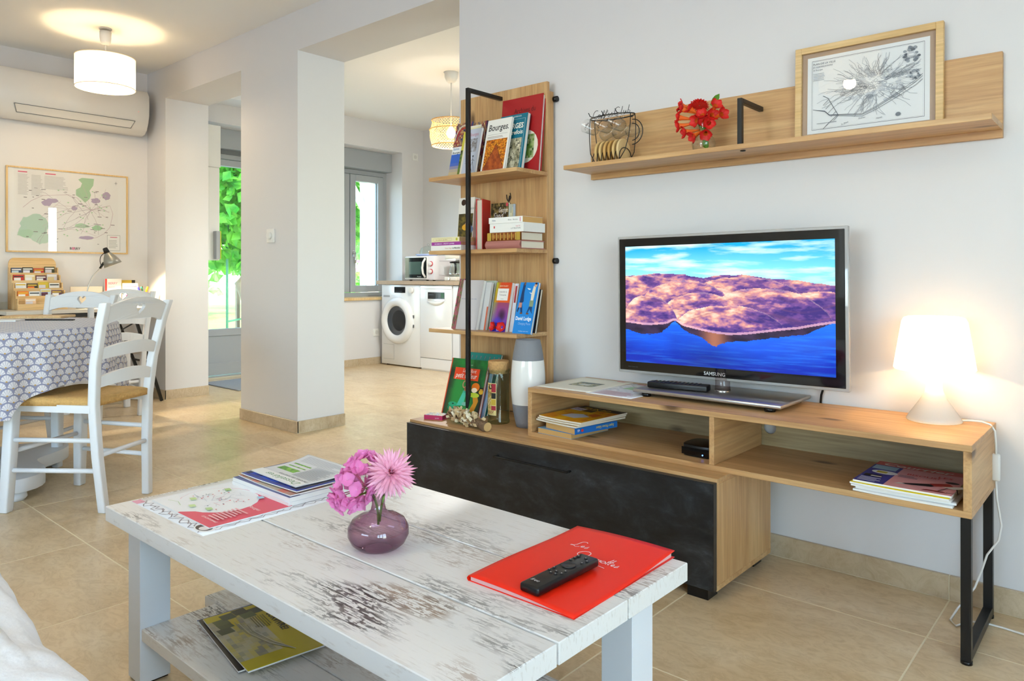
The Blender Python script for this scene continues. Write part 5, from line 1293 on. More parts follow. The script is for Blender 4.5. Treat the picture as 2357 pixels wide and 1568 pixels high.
for k in range(14):
    q_ = petal(.017, .004, fm0 @ Matrix.Rotation(2 * PI * k / 14, 4, 'Z') @ Matrix.Rotation(math.radians(8 + 10 * (k % 2)), 4, 'X'), -.1, .6); hrt.add(q_.v, q_.f, sm=True)
hrt.build('dahlia_heart', mat('dahlia_heart_coral', '#f0708a', .6), t)

# red folder and remote
FX0, FY0, FW2, FH2 = -.888, .902, .222, .328


def fold(x, y, h):
    a, b = x / FW2, y / FH2
    return Vector((x, y, .0005 + .0095 * (1 - a) ** 2 * .2 + .0085 * math.sin(PI * min(1, a * .55 + .30)) + .006 * a * b ** 3 + .0015 * math.sin(6 * b + 2 * a) - .004 * a * (1 - b) + h))


t = thing('red_folder', 'glossy red plastic document folder lettered in white on the coffee table', 'folder', (FX0, FY0, TZ), math.radians(1))
g = M().grid(lambda a, b: fold(FW2 * a, FH2 * b, .0012), 25, 25); n = 625
g.grid(lambda a, b: fold(FW2 * a, FH2 * b, .0), 25, 25)
for i in range(24):
    for (p_, q_) in ((i, i + 1), (24 * 25 + i, 24 * 25 + i + 1), (i * 25 + 24, (i + 1) * 25 + 24), (i * 25, (i + 1) * 25)): g.f.append((p_, q_, q_ + n, p_ + n)); g.c.append(None); g.m.append(0); g.s.append(False)
g.grid(lambda a, b: (-.0035 * math.sin(PI * b), FH2 * a, .0006 + (fold(0, FH2 * a, 0).z) * b), 9, 7)
g.build('front_cover', RED, t)
M().box(0, FW2, .002, FH2, 0, .0008).build('back_cover', RED, t)
g = M().grid(lambda a, b: fold(.002 + (FW2 - .006) * a, .004 + (FH2 - .010) * b, -.0004), 13, 13); n = 169
g.grid(lambda a, b: Vector((.002 + (FW2 - .006) * a, .004 + (FH2 - .010) * b, .0010)), 13, 13)
for i in range(12):
    for (p_, q_) in ((i, i + 1), (12 * 13 + i, 12 * 13 + i + 1), (i * 13 + 12, (i + 1) * 13 + 12)): g.f.append((p_, q_, q_ + n, p_ + n)); g.c.append(None); g.m.append(0); g.s.append(False)
g.build('plastic_pockets', mat('milky_pockets', '#e8b8b4', .3), t)
hl = '#fbe9ee'


def hand(segs, ox, oy, s): return [('l', [(ox + (x + .18 * y) * s, oy + y * s) for x, y in sg], .0016, hl) for sg in segs]


LQ = hand([arc(.5, .8, .22, .2, 20, 200, 6) + [(.3, .3), (.18, .05), (.02, .0), (.0, .12), (.2, .1), (.45, -.05), (.7, .1)], [(.75, .15), (.95, .25), (.9, .38), (.78, .25), (.85, .05), (1.05, .1)], [(1.1, .1), (1.25, .4), (1.3, .1), (1.15, .02)]], .05, .232, .028)
LQ += hand([arc(.4, .55, .4, .45, 60, 420, 12), [(.5, .25), (.75, .0)], [(.9, .4), (.92, .12), (1.1, .12), (1.2, .4), (1.22, .1)], [(1.36, .4), (1.38, .08)], [(1.5, .1), (1.55, .38), (1.72, .36), (1.74, .1)], [(1.74, .3), (1.9, .38), (1.94, .1)], arc(2.15, .24, .15, .16, 0, 360, 8), [(2.42, .95), (2.4, .1), (2.5, .08)], [(2.6, .95), (2.58, .1), (2.7, .08)], [(2.32, .5), (2.75, .52)], [(2.78, .15), (2.98, .28), (2.9, .4), (2.8, .22), (2.9, .06), (3.05, .12)], [(3.1, .08), (3.25, .4), (3.3, .12), (3.12, .02)]], .083, .196, .028)
LQ += [('l', [(.095, .182), (.125, .186), (.16, .182)], .0013, hl), ('l', [(.10, .175), (.118, .176)], .0013, hl)]
for s_ in LQ: pass
deco(t, 'lettering', LQ, mapf=lambda a, b, h: fold(a, b, h + .0013))
bt = [(.150, .012, .0035), (.150, -.004, .0032), (.140, .013, .003), (.128, .013, .003), (.128, -.012, .003), (.140, -.014, .003), (.082, .013, .003), (.082, -.012, .003), (.070, .014, .003), (.072, 0, .003), (.070, -.013, .003), (.062, .004, .003), (.062, -.006, .003)]
r = remote('streaming_remote', 'slim black remote with a round pad lying on the red folder', .168, .041, .015, (-.7625, .914, TZ + .0095), math.radians(88.5), bt,
           [('t', 'free', .017, .011, .011, '#e6e8ea', {'r': -PI / 2, 'sh': .3})] + [('r', x - .001, y - .0012, x + .001, y + .0012, '#c8c8cc') for x, y, q in bt], tilt=math.radians(-.5))
M().lathe([(.012, 0), (.013, .0012), (.0105, .0014), (.0095, .0004), (0, .0008)], 24, (.106, 0, .015), cap=False).build('direction_pad', mat('pad_black', '#232326', .35), r)

# magazines on the lower shelf
GS = 'magazines on the coffee table lower shelf'
zs = .130
mag('magazine', 'blue edged magazine at the bottom of the lower shelf pile', .27, .185, .003, (-1.655, .790, zs), math.radians(-8), [('r', 0, 0, .27, .185, '#2a4a9a')], '#24449a', 'magazine', GS); zs += .0036
mag('magazine', 'dark magazine with an orange speck in the middle of the lower shelf pile', .275, .19, .003, (-1.645, .788, zs), math.radians(-10), [('r', 0, 0, .275, .19, '#1e1814'), ('e', .02, .08, .012, .006, '#c8683a')], '#1e1814', 'magazine', GS); zs += .004
mag('magazine', 'yellow magazine with olive buildings and bold black headline on the lower shelf', .285, .165, .003, (-1.630, .792, zs), math.radians(-9),
    [('r', .002, .002, .283, .163, '#c9b41e'), ('g', .03, .0, .24, .10, 20, 10, photo('#c9b41e', '#b8b4a4', '#8f8a78', 3, 5))] + [('p', [(x, y), (x + .028, y + .004), (x + .026, y + .034), (x - .002, y + .03)], c) for x, y, c in ((.004, .115, '#4a5228'), (.018, .09, '#3a4222'), (.03, .07, '#565e30'), (.004, .06, '#2e341c'), (.05, .012, '#4a5228'), (.075, .005, '#3a4222'), (.03, .01, '#565e30'), (.012, .03, '#3f4726'))] +
    [('t', 'PEUT-IL', .085, .142, .020, '#17150f', {'b': .03, 'r': -.02}), ('t', 'SURVIVRE?', .062, .122, .022, '#17150f', {'b': .03, 'w': .10}), *lines(.06, .085, .13, .118, 6, '#6a5f14', 3, .4)] + [('l', [(.06 + .01 * k, .05 + .006 * k), (.13, .055 + .004 * k), (.2, .075 + .003 * k), (.26, .11)], .0016, c) for k, c in enumerate(('#8f8b7a', '#d0ccbc', '#a09a88', '#7f7a68', '#c8c4b4'))], '#c9b41e', 'magazine', GS, curl=.003)

# ------------------------------------------------------------------ sofa with white quilt
t = thing('sofa', 'sofa covered by a white quilted throw in front of the coffee table', 'sofa', (-.85, -.172, 0))
M().box(-1.1, 1.1, -.45, .42, .06, .40).build('sofa_base', mat('sofa_fabric', '#cfcdc8', .9), t, bevel=.02, seg=2)
M().box(-1.1, 1.1, -.62, -.45, .06, .78).build('sofa_back', mat('sofa_fabric_b', '#cfcdc8', .9), t, bevel=.04, seg=3)
for x in (-1.05, 1.0):
    for y in (-.5, .35): M().lathe([(.02, 0), (.025, .06)], 12, (x, y, 0)).build('sofa_foot', BLACKP, t)


def quilt(a, b):
    x = -1.12 + 2.24 * a; s_ = b * 1.25
    if s_ < .80: y, z_ = -.44 + s_ * 1.1, .490
    else:
        k_ = min(1., (s_ - .80) / .14); an = k_ * PI / 2; y, z_ = .44 + .055 * math.sin(an), .435 + .055 * math.cos(an)
        if s_ > .94: z_ -= (s_ - .94)
    puff = .010 * abs(noise.noise(Vector((x * 5.5, s_ * 16 + 1.2 * noise.noise(Vector((x * 4, s_ * 4, 3))), 0)))) ** .6 + .005 * noise.noise(Vector((x * 16, s_ * 26, 5)))
    if s_ > .8: return (x, y + puff + .012 * math.sin(x * 9), z_ + puff * .4)
    return (x, y, z_ + puff + .006 * math.sin(x * 7 + s_ * 5))


M().grid(quilt, 260, 130).build('quilt', mat('white_quilt', '#eef1f6', .7, bump=.6, bscale=22), t)

# ------------------------------------------------------------------ dining table, cloth and chairs
DC = Vector((-3.93, .80, 0)); DZ = .708; DR = .625
t = thing('dining_table', 'round white pedestal dining table under a fan patterned cloth', 'table', DC)
M().lathe([(DR - .02, DZ - .035), (DR - .008, DZ - .03), (DR - .006, DZ - .006), (DR - .02, DZ - .004)], 48).build('tabletop', WHITE, t)
M().lathe([(.075, .10), (.10, .14), (.07, .20), (.06, .40), (.085, .55), (.075, .60), (.16, .67)], 28).build('pedestal', WHITE, t)
qf = [((.40 + .09 * math.cos(4 * a)) * math.cos(a + .3), (.40 + .09 * math.cos(4 * a)) * math.sin(a + .3)) for a in [2 * PI * i / 72 for i in range(72)]]
M().plate(qf, t=.055, mp=lambda u, v, q: (u, v, .045 + q)).build('base_plate', WHITE, t, bevel=.006, seg=2)
for k in range(4):
    a = k * PI / 2 + .3; M().lathe([(.03, 0), (.04, .015), (.035, .045)], 16, (.42 * math.cos(a), .42 * math.sin(a), 0)).build('bun_foot', WHITE, t)
CHAIRS = []


def hem(a):
    """cloth drop: shorter where it rests on a chair seat"""
    d = .335
    for (ca, wd) in CHAIRS_A:
        q = abs((a - ca + PI) % (2 * PI) - PI); d -= .105 * max(0, 1 - (q / wd) ** 2) ** .5 if q < wd else 0
    return d


c1 = Vector((-3.31, 1.115, 0)); c2 = Vector((-4.255, 1.262, 0))
CHAIRS_A = [(math.atan2(c1.y - DC.y, c1.x - DC.x), .42), (math.atan2(c2.y - DC.y, c2.x - DC.x), .45)]
NA, NT, ND = 300, 14, 26
g = M(); uvs = []
for j in range(NT + ND):
    for i in range(NA):
        a = 2 * PI * i / NA
        if j < NT:
            r_ = DR * j / (NT - 1) + .0001; z_ = DZ + .003; uvs.append((r_ * math.cos(a), r_ * math.sin(a)))
        else:
            s_ = (j - NT + 1) / ND; dr = hem(a) * s_
            fl_ = (.010 * math.sin(a * 9 + 1) + .007 * math.sin(a * 17 + 2.2) + .004 * math.sin(a * 31)) * min(1, s_ * 1.5) * 1.6
            r_ = DR + .004 + .012 * min(1, s_ * 5) + .022 * s_ + fl_; z_ = DZ + .003 - max(0, dr - .006) + (0 if s_ > .1 else .002 * (1 - s_ * 10))
            uvs.append((a * (DR + .02) , -dr + 40 * .03))
        g.v.append((r_ * math.cos(a), r_ * math.sin(a), z_))
for j in range(NT + ND - 1):
    for i in range(NA):
        i2 = (i + 1) % NA
        if i2 == 0 and j >= NT - 1: pass
        g.f.append((j * NA + i, j * NA + i2, (j + 1) * NA + i2, (j + 1) * NA + i)); g.c.append(None); g.m.append(0); g.s.append(True)
g.uv = uvs
o = g.build('tablecloth', FAN, fixn=False); o.location = DC
tag(o, 'lilac grey tablecloth with pale shell fans draped over the round table', 'tablecloth')
# tray and booklet on the cloth
zt = DZ + .0035
p = at(55, 737, z=zt)
o = M().box(0, .30, 0, .16, 0, .012).build('wooden_board', PLY, bevel=.002); o.location = (-4.36, 1.06, zt); o.rotation_euler = (0, 0, math.radians(48))
tag(o, 'pale wooden serving board lying on the patterned tablecloth', 'board')
mag('booklet', 'white booklet lying on the tablecloth beside the serving board', .20, .15, .006, (-4.16, .90, zt), math.radians(50), [], '#f4f4f4', 'booklet')
o = M().box(0, .26, 0, .018, 0, .006).build('pen_case', BLACKP, bevel=.002); o.location = (-4.12, 1.09, zt); o.rotation_euler = (0, 0, math.radians(42)); tag(o, 'narrow black case lying on the tablecloth', 'case')


def heart(cx, cy, s):
    pts = []
    for i in range(24):
        q = 2 * PI * i / 24
        pts.append((cx + s * 16 * math.sin(q) ** 3 / 17, cy + s * (13 * math.cos(q) - 5 * math.cos(2 * q) - 2 * math.cos(3 * q) - math.cos(4 * q)) / 17))
    return pts


def make_chair(label, loc, rz, group):
    t = thing('dining_chair', label, 'chair', loc, rz, group)
    bk = [(-.185, .128, 0), (-.170, .145, .22), (-.165, .158, .42), (-.180, .170, .58), (-.215, .182, .74), (-.240, .190, .825)]
    xb = lambda z_: np.interp(z_, [p_[2] for p_ in bk], [p_[0] for p_ in bk]); yb = lambda z_: np.interp(z_, [p_[2] for p_ in bk], [p_[1] for p_ in bk])
    for s_ in (-1, 1):
        M().bar([(p_[0], s_ * p_[1], p_[2]) for p_ in bk], .034, [.030, .032, .033, .032, .030, .030]).build('back_post', WHITE, t, bevel=.005, seg=2)
        M().bar([(.195, s_ * .192, 0), (.185, s_ * .185, .22), (.175, s_ * .180, .425)], [.036, .042, .042], [.036, .042, .042]).build('front_leg', WHITE, t, bevel=.006, seg=2)
        for z_ in (.165, .285):
            M().tube([(xb(z_), s_ * yb(z_), z_), (.188, s_ * .187, z_)], .0095, 10).build('side_stretcher', WHITE, t)
        M().box(-.16, .175, s_ * .165 - .010, s_ * .165 + .010, .395, .425).build('seat_rail', WHITE, t)
    M().tube([(.187, -.187, .235), (.187, .187, .235)], .0095, 10).build('front_stretcher', WHITE, t)
    M().tube([(-.172, -.145, .225), (-.172, .145, .225)], .0095, 10).build('rear_stretcher', WHITE, t)
    M().box(.165, .188, -.175, .175, .395, .425).build('seat_rail', WHITE, t)
    sg = M()
    sg.grid(lambda a, b: ((-.175 + .375 * b), (2 * a - 1) * (.158 + .04 * b), .447 + .010 * (1 - (2 * a - 1) ** 8) * (1 - (2 * b - 1) ** 8) - .012 * max(0, 1 - ((2 * a - 1) ** 2 + (2 * b - 1) ** 2))), 15, 15)
    nn_ = 225
    sg.grid(lambda a, b: ((-.175 + .375 * b), (2 * a - 1) * (.158 + .04 * b), .420), 15, 15)
    for i in range(14):
        for (p_, q_) in ((i, i + 1), (14 * 15 + i, 14 * 15 + i + 1), (i * 15 + 14, (i + 1) * 15 + 14), (i * 15, (i + 1) * 15)): sg.f.append((p_, q_, q_ + nn_, p_ + nn_)); sg.c.append(None); sg.m.append(0); sg.s.append(True)
    sg.build('rush_seat', RUSH, t, bevel=0)
    def slat(nm, z0, hgt, rise, holes=(), wav=0., bow=.030):
        up = []; dn = []
        for i in range(17):
            k = -1 + 2 * i / 16; up.append((k, z0 + hgt + rise * (1 - k * k))); dn.append((k, z0 + rise * .55 * (1 - k * k) + wav * (-math.cos(k * PI * 1.5)) * .4))
        def mp(u, v, q):
            hw_ = yb(v) - .004
            return (xb(v) - .007 + q + -bow * (1 - u * u), u * hw_, v)
        if not holes:
            sg_ = M(); q8 = [(0, 0), (1, 0), (1, 1), (0, 1), (0, 0)]
            sg_.grid(lambda a, b: mp(2 * b - 1, *(lambda e: (dn[min(16, int(b * 16 + .5))][1] + (up[min(16, int(b * 16 + .5))][1] - dn[min(16, int(b * 16 + .5))][1]) * e[0], .016 * e[1]))(q8[min(4, int(a * 4 + .5))])), 5, 17, sm=False)
            sg_.build(nm, WHITE, t, bevel=0); return
        M().plate(up + dn[::-1], [[(x_ / .18, z_) for x_, z_ in h_] for h_ in holes], t=.016, mp=mp).build(nm, WHITE, t)
    slat('top_rail', .735, .068, .040, [heart(0, .797, .027)], .012, bow=.012)
    slat('ladder_slat', .600, .040, .028)
    slat('ladder_slat', .490, .040, .028)
    return t


GC = 'white rush seat chairs'
ch = make_chair('white ladder-back chair with a heart cut-out pulled up beside the coffee table', c1, math.atan2(-.52, -.85), GC)
d2 = DC - c2
dup(ch, None, c2, math.atan2(d2.y, d2.x), 'white heart-backed chair standing behind the draped table near the brochure stand')
dup(ch, None, (-5.24, 1.90, 0), PI, 'white heart-backed chair tucked under the desk beside the gooseneck lamp')

# ------------------------------------------------------------------ desk corner
KX0, KX1, KY0, KY1, KZ = XL + .01, -5.40, 1.36, 2.34, .700
t = thing('desk', 'grey-white desk with a side upstand on black metal legs below the wall map', 'desk', (0, 0, 0))
DW = mat('desk_grey_laminate', '#cdc9bf', .5)
M().box(KX0, KX1, KY0, KY1, KZ - .022, KZ).build('desktop', DW, t, bevel=.001)
M().box(KX0, KX0 + .22, KY0, KY0 + .016, KZ, KZ + .12).build('side_upstand', DW, t, bevel=.001)
M().box(KX0, KX0 + .016, KY0 + .016, KY1, KZ, KZ + .05).build('rear_upstand', DW, t, bevel=.001)
M().box(KX1 - .03, KX1 - .01, KY0 + .02, KY1 - .02, KZ - .05, KZ - .022).box(KX0 + .02, KX0 + .04, KY0 + .02, KY1 - .02, KZ - .05, KZ - .022).build('under_frame', BLACK, t)
for yy, y2 in ((KY1 - .20, KY1 + .02), (KY0 + .12, KY0 + .02)):
    for xx, x2 in ((KX1 - .04, KX1 - .10), (KX0 + .06, KX0 + .12)):
        M().tube([(xx, yy, KZ - .04), (x2, y2, 0.004)], .013, 4, sm=False).build('leg', BLACK, t)
    M().tube([(KX0 + .08, yy + (y2 - yy) * .55, .30), (KX1 - .07, yy + (y2 - yy) * .55, .30)], .008, 6).build('leg_brace', BLACK, t)
M().tube([(KX1 - .05, KY1 - .18, KZ - .1), (KX1 - .05, KY0 + .35, .35)], .005, 6).build('leg_brace', BLACK, t)

# brochure stand: stepped plywood tiers
BSX, BSY = XL + .045, 1.475; BW = .285
t = thing('brochure_stand', 'stepped plywood brochure stand with a rounded back on the desk', 'brochure stand', (BSX, BSY, KZ))
bp = [(0, 0)] + [(BW, 0)] + [(BW - .035 + .035 * math.cos(a), .305 + .045 * math.sin(a)) for a in [PI / 2 * k / 6 for k in range(7)]] + [(.035 - .035 * math.sin(a), .305 + .045 * math.cos(a)) for a in [PI / 2 * k / 6 for k in range(7)]]
M().plate(bp, t=.008, mp=lambda u, v, q: (q, u, v)).build('back_board', PLY, t)
NTI = 5
for i in range(NTI):
    x0 = .008 + .045 * i; zt_ = .272 - .052 * i
    M().box(x0 + .037, x0 + .044, -.004, BW + .004, .0, zt_ - .024).build('tier_front', PLY, t, bevel=.001)
    for y in (-.004, BW - .003): M().box(x0, x0 + .037, y, y + .007, 0, zt_ + .012).build('tier_side', PLY, t, bevel=.001)
R_ = random.Random(4)
pal = ['#3a4a6a', '#3a3a34', '#e8e2ea', '#4a4a30', '#c83a2e', '#e0c890', '#5a2a3a', '#d8d0d4', '#ece8e2', '#f0ece4', '#e87a1e', '#dfe2e4', '#c8d8e0', '#6a4a5a', '#efc8a0', '#c8b43a']
sid = 0
bl = {'#3a4a6a': 'dark blue', '#3a3a34': 'charcoal', '#e8e2ea': 'pale lilac', '#4a4a30': 'olive', '#c83a2e': 'red', '#e0c890': 'sand', '#5a2a3a': 'maroon', '#d8d0d4': 'pale grey', '#ece8e2': 'white', '#f0ece4': 'cream', '#e87a1e': 'orange', '#dfe2e4': 'pale blue grey', '#c8d8e0': 'light blue', '#6a4a5a': 'mauve', '#efc8a0': 'peach', '#c8b43a': 'mustard'}
TN = ('top', 'second', 'third', 'fourth', 'lowest')
lay = [['#3a4a6a', '#3a3a34', '#c83a2e', '#4a4a30'], ['#c83a2e', '#e0c890', '#5a2a3a', '#d8d0d4'], ['#ece8e2', '#3a3a34', '#c8b43a', '#f0ece4'], ['#e87a1e', '#dfe2e4', '#c8d8e0', '#6a4a5a'], ['#efc8a0']]
for i, row in enumerate(lay):
    n_ = len(row); 
    for k, c in enumerate(row):
        wd = (BW - .02) / max(4, n_) * .94; y0 = .012 + (BW - .02) / max(4, n_) * k + (.03 if n_ == 1 else 0)
        x0 = .012 + .045 * i; hb = .272 - .052 * i + R_.uniform(.006, .022)
        g = M().box(0, .004, 0, wd, .004, hb).build('leaflet', mat('leaflet_%d' % sid, c, .5)); sid += 1
        g.location = (BSX + x0 + .024, BSY + y0, KZ); g.rotation_euler = (0, math.radians(-4), 0)
        tag(g, '%s leaflet in the %s tier of the plywood brochure stand' % (bl[c], TN[i]), 'leaflet', 'leaflets in the brochure stand')
        deco(g, 'leaflet_print', [('r', .004, hb - .016, wd - .004, hb - .008, R_.choice(['#f0ece4', '#3a3a3a', '#d8b43a'])), ('r', .004, hb - .05, wd * .7, hb - .02, R_.choice(pal))], (.004, 0, 0), (0, 1, 0), (0, 0, 1))

# gooseneck lamp
hp = Vector((-5.52, at(262, 596, x=-5.52).y, at(262, 596, x=-5.52).z))
bp_ = Vector((-5.60, at(203, 665, x=-5.60).y - .01, KZ))
t = thing('desk_lamp', 'grey gooseneck desk lamp with a lit cone shade', 'lamp', bp_)
M().lathe([(.065, 0), (.065, .012), (.02, .018), (.008, .03)], 24).build('base', STEEL, t)
nk_ = [(0, 0, .02), (0, .004, .12), (.01, .035, .22), (.03, .085, .29), (.045, hp.y - bp_.y - .03, hp.z - KZ + .03)]
cv = []
P_ = [Vector(v) for v in nk_]
for i in range(len(P_) - 1):
    p0, p1, p2, p3 = P_[max(0, i - 1)], P_[i], P_[i + 1], P_[min(len(P_) - 1, i + 2)]
    for k in range(6):
        s_ = k / 6; cv.append(.5 * ((2 * p1) + (p2 - p0) * s_ + (2 * p0 - 5 * p1 + 4 * p2 - p3) * s_ ** 2 + (3 * p1 - p0 - 3 * p2 + p3) * s_ ** 3))
cv.append(P_[-1])
M().tube(cv, .0045, 8).build('gooseneck', STEEL, t)
M().tube([cv[17], cv[20]], .0085, 8).build('neck_joint', BLACKP, t)
M().tube(curve_pts(cv[18] + Vector((0, 0, .004)), cv[-1] + Vector((0, 0, .02)), Vector((0, -.05, .025))), .0025, 6).build('lamp_cord', BLACKP, t)
hd_ = Matrix.Translation(P_[-1] + Vector((.0, -.005, .02))) @ Matrix.Rotation(math.radians(22), 4, 'X') @ Matrix.Rotation(math.radians(-8), 4, 'Y')
M().lathe([(.012, .03), (.016, .025), (.020, -.012)], 20).xf(hd_).build('socket_cap', BLACKP, t)
M().lathe([(.020, -.010), (.036, -.035), (.052, -.070), (.060, -.102), (.0585, -.102), (.050, -.070), (.034, -.036), (.018, -.012)], 28, cap=False).xf(hd_).build('shade', mat('lamp_grey', '#9a9890', .35, metal=.4), t)
M().lathe([(0, -.095), (.02, -.088), (.026, -.07), (.02, -.04), (.012, -.02)], 16, cap=False).xf(hd_).build('bulb', mat('desk_bulb', '#fff4e0', .5, emit='#ffe2b0', es=45), t)
sl = bpy.data.lights.new('desk_lamp_glow', 'SPOT'); sl.energy = 26; sl.color = (1, .8, .5); sl.spot_size = math.radians(125); sl.spot_blend = .35; sl.shadow_soft_size = .03
so_ = bpy.data.objects.new('desk_lamp_glow', sl); C.objects.link(so_); so_.parent = t; so_.matrix_local = hd_ @ Matrix.Translation((0, 0, -.10))

# desk books, pens
KX = -5.78


def Yat(u, x=KX): return at(u, 600, x=x).y


def deskbook(name, lb, u0, u1, vtop, c, shapes, x, cat='book', th_=.02):
    y0, y1 = Yat(u0, x), Yat(u1, x); zt_ = at(u0, vtop, x=x).z
    r = thing(name, lb, cat, (x, y0, KZ), 0); M().box(-th_, 0, 0, y1 - y0, 0, zt_ - KZ).build('cover', mat('dk_' + str(len(bpy.data.materials)), c, .5), r, bevel=.001)
    deco(r, 'cover_print', [((s[0], s[1] * (y1 - y0), s[2] * (zt_ - KZ), s[3] * (y1 - y0), s[4] * (zt_ - KZ), s[5]) if s[0] == 'r' else (s[0], s[1], s[2] * (y1 - y0), s[3] * (zt_ - KZ), *s[4:])) for s in shapes], (0, 0, 0), (0, 1, 0), (0, 0, 1))


deskbook('guest_book', 'white book with a red spine standing on the desk', 242, 280, 642, '#f4ece6', [('r', 0, 0, .11, 1, '#e0483e'), ('t', 'BERRY', .2, .80, .022, '#e88aa0', {'b': .01}), ('t', 'zoom', .2, .68, .02, '#e88aa0'), ('r', .3, .25, .9, .5, '#ece2c8')], -5.77)
deskbook('folder_book', 'yellow book with a black corner standing on the desk by the wall corner', 279, 311, 645, '#d8b64a', [('r', .75, .7, 1, 1, '#2a241c')], -5.80)
deskbook('white_leaflet', 'white pink-printed leaflet propped in front of the yellow desk book', 282, 318, 652, '#f2ece8', [('r', .08, .82, .9, .88, '#e88aa8'), ('r', .2, .1, .6, .5, '#e0508a'), ('r', .5, .3, .75, .6, '#5a3aa0')], -5.74, 'leaflet', .004)
deskbook('pale_folder', 'low cream folder standing at the back of the desk behind the lamp', 162, 236, 660, '#efe2cc', [], -5.79, 'folder', .01)
pc = Vector((-5.62, Yat(330, -5.62), KZ))
t = thing('pen_pot', 'clear pot on the desk beside the pale wall corner', 'pot', pc); M().lathe([(0, .002), (.032, 0), (.034, .09), (.032, .09), (.030, .004), (0, .004)], 20, cap=False).build('pot', mat('frosted_pot', '#e6e6e2', .3), t)
for i, (c, an, ax_, lb) in enumerate((('#f0b41e', .35, 1, 'yellow marker leaning in the desk pen pot'), ('#3a3a2e', -.1, 0, 'dark capped pen standing in the desk pen pot'), ('#3a3aa8', -.4, 0, 'blue pen leaning in the desk pen pot'), ('#1f9a7a', -.25, 1, 'green pen leaning in the desk pen pot'))):
    o = M().lathe([(.003, 0), (.0065, .01), (.0065, .11), (.0075, .112), (.0075, .142), (.005, .146)], 10).build('pen', mat('pen_%d' % i, c, .4)); o.location = pc + Vector((0, .008 * (i - 1.5), .006)); o.rotation_euler = (-an * .8, .06, 0); tag(o, lb, 'pen', 'pens in the desk pot')

# wall map
MY0, MY1, MZ0, MZ1 = 1.472, 2.256, 1.090, 1.680
t = thing('wall_map', 'large framed regional map with green and mauve areas on the dining wall', 'picture', (XL, MY0, MZ0))
mw, mh = MY1 - MY0, MZ1 - MZ0
g = M()
for (a, b, c, d) in ((0, .010, 0, mh), (mw - .010, mw, 0, mh), (.010, mw - .010, 0, .010), (.010, mw - .010, mh - .010, mh)): g.box(.0, .016, a, b, c, d)
g.build('frame', PINE, t); M().box(.002, .008, .01, mw - .01, .01, mh - .01).build('backing', PAPER, t)
R_ = random.Random(12)


def blob(cx, cy, rx, ry, o, n=26): return [(cx + rx * (1 + .35 * fb(math.cos(2 * PI * i / n), math.sin(2 * PI * i / n), 1.4, o)) * math.cos(2 * PI * i / n), cy + ry * (1 + .35 * fb(math.sin(2 * PI * i / n), math.cos(2 * PI * i / n), 1.4, o + 3)) * math.sin(2 * PI * i / n)) for i in range(n)]


GRN, MAU = '#a9cba6', '#b6a4be'
sh = [('r', .012, .012, mw - .012, mh - .012, '#f1efec'), ('r', .06, .02, mw - .07, mh - .02, '#efece9')]
sh += [('p', [(.47, .55), (.55, .55), (.545, .50), (.52, .46), (.53, .43), (.52, .40), (.49, .37), (.46, .40), (.43, .42), (.43, .46), (.46, .48), (.47, .51), (.445, .535)], GRN)]
sh += [('p', blob(.17, .18, .09, .085, 2), '#bcd6c4'), ('p', blob(.12, .13, .05, .03, 6), '#b4d4b8'), ('p', blob(.21, .10, .06, .04, 9), '#c4dac8'), ('p', blob(.47, .20, .05, .016, 4), '#b6d4b4'), ('p', blob(.57, .19, .035, .018, 7), '#a8d0a8')]
sh += [('p', blob(.28, .37, .035, .016, 3), MAU), ('p', blob(.245, .35, .03, .022, 5), MAU), ('p', blob(.56, .39, .03, .02, 8), MAU), ('p', blob(.635, .43, .028, .03, 9), MAU), ('p', blob(.42, .325, .02, .017, 1), MAU), ('p', blob(.50, .115, .05, .012, 2), MAU)]
cx, cy = .53, .32
for i in range(30):
    a = R_.uniform(0, 2 * PI) if i > 9 else 2 * PI * i / 10; x, y = (cx, cy) if i < 14 else (R_.uniform(.15, .62), R_.uniform(.1, .4)); pts = [(x, y)]
    for k in range(5):
        x += .045 * math.cos(a) + R_.uniform(-.012, .012); y += .035 * math.sin(a) + R_.uniform(-.01, .01)
        if .07 < x < .68 and .05 < y < .52: pts.append((x, y))
    if len(pts) > 1: sh.append(('l', pts, .0018, R_.choice(['#b8a8b0', '#c9bcc0', '#a89aa2', '#d0b8bc'])))
sh.append(('l', [(.10, .31), (.15, .36), (.22, .40), (.30, .41), (.38, .42), (.44, .40), (.47, .36), (.53, .32), (.60, .34), (.66, .36), (.68, .30), (.66, .2), (.62, .15), (.57, .12), (.5, .1)], .002, '#c09aa8'))
for i in range(46):
    x, y = R_.uniform(.09, .67), R_.uniform(.06, .46); sh.append(('r', x, y, x + R_.uniform(.008, .03), y + .004, R_.choice(['#7a6a6a', '#8a8284', '#5a5456'])))
for i in range(30):
    x, y = R_.uniform(.3, .64), R_.uniform(.1, .46); sh.append(('p', blob(x, y, .006, .004, i, 8), '#a8cfa4'))
for (x0, x1, y0) in ((.07, .14, .40), (.15, .22, .40), (.23, .38, .45)): sh += lines(x0, y0, x1, .545, 16 if y0 < .42 else 11, '#c8c4c2', int(x0 * 100), .35)
sh += [('r', .07, .552, .125, .560, '#e06a86'), ('r', .235, .552, .30, .560, '#e06a86'), ('r', .64, .025, .73, .14, '#3a3a3a'), ('r', .6415, .0265, .7285, .1385, '#f3f1ee'), ('r', .66, .122, .71, .128, '#d87a92')] + lines(.65, .045, .715, .11, 6, '#a8a8a8', 1, .3)
sh += [('t', 'BERRY', .39, .026, .024, '#4a3a44', {'b': .02}), ('e', .413, .034, .010, .010, '#e08aa8'), ('l', [(.69, .53), (.71, .53)], .002, '#4a4a4a'), ('l', [(.70, .518), (.70, .542)], .002, '#4a4a4a')]
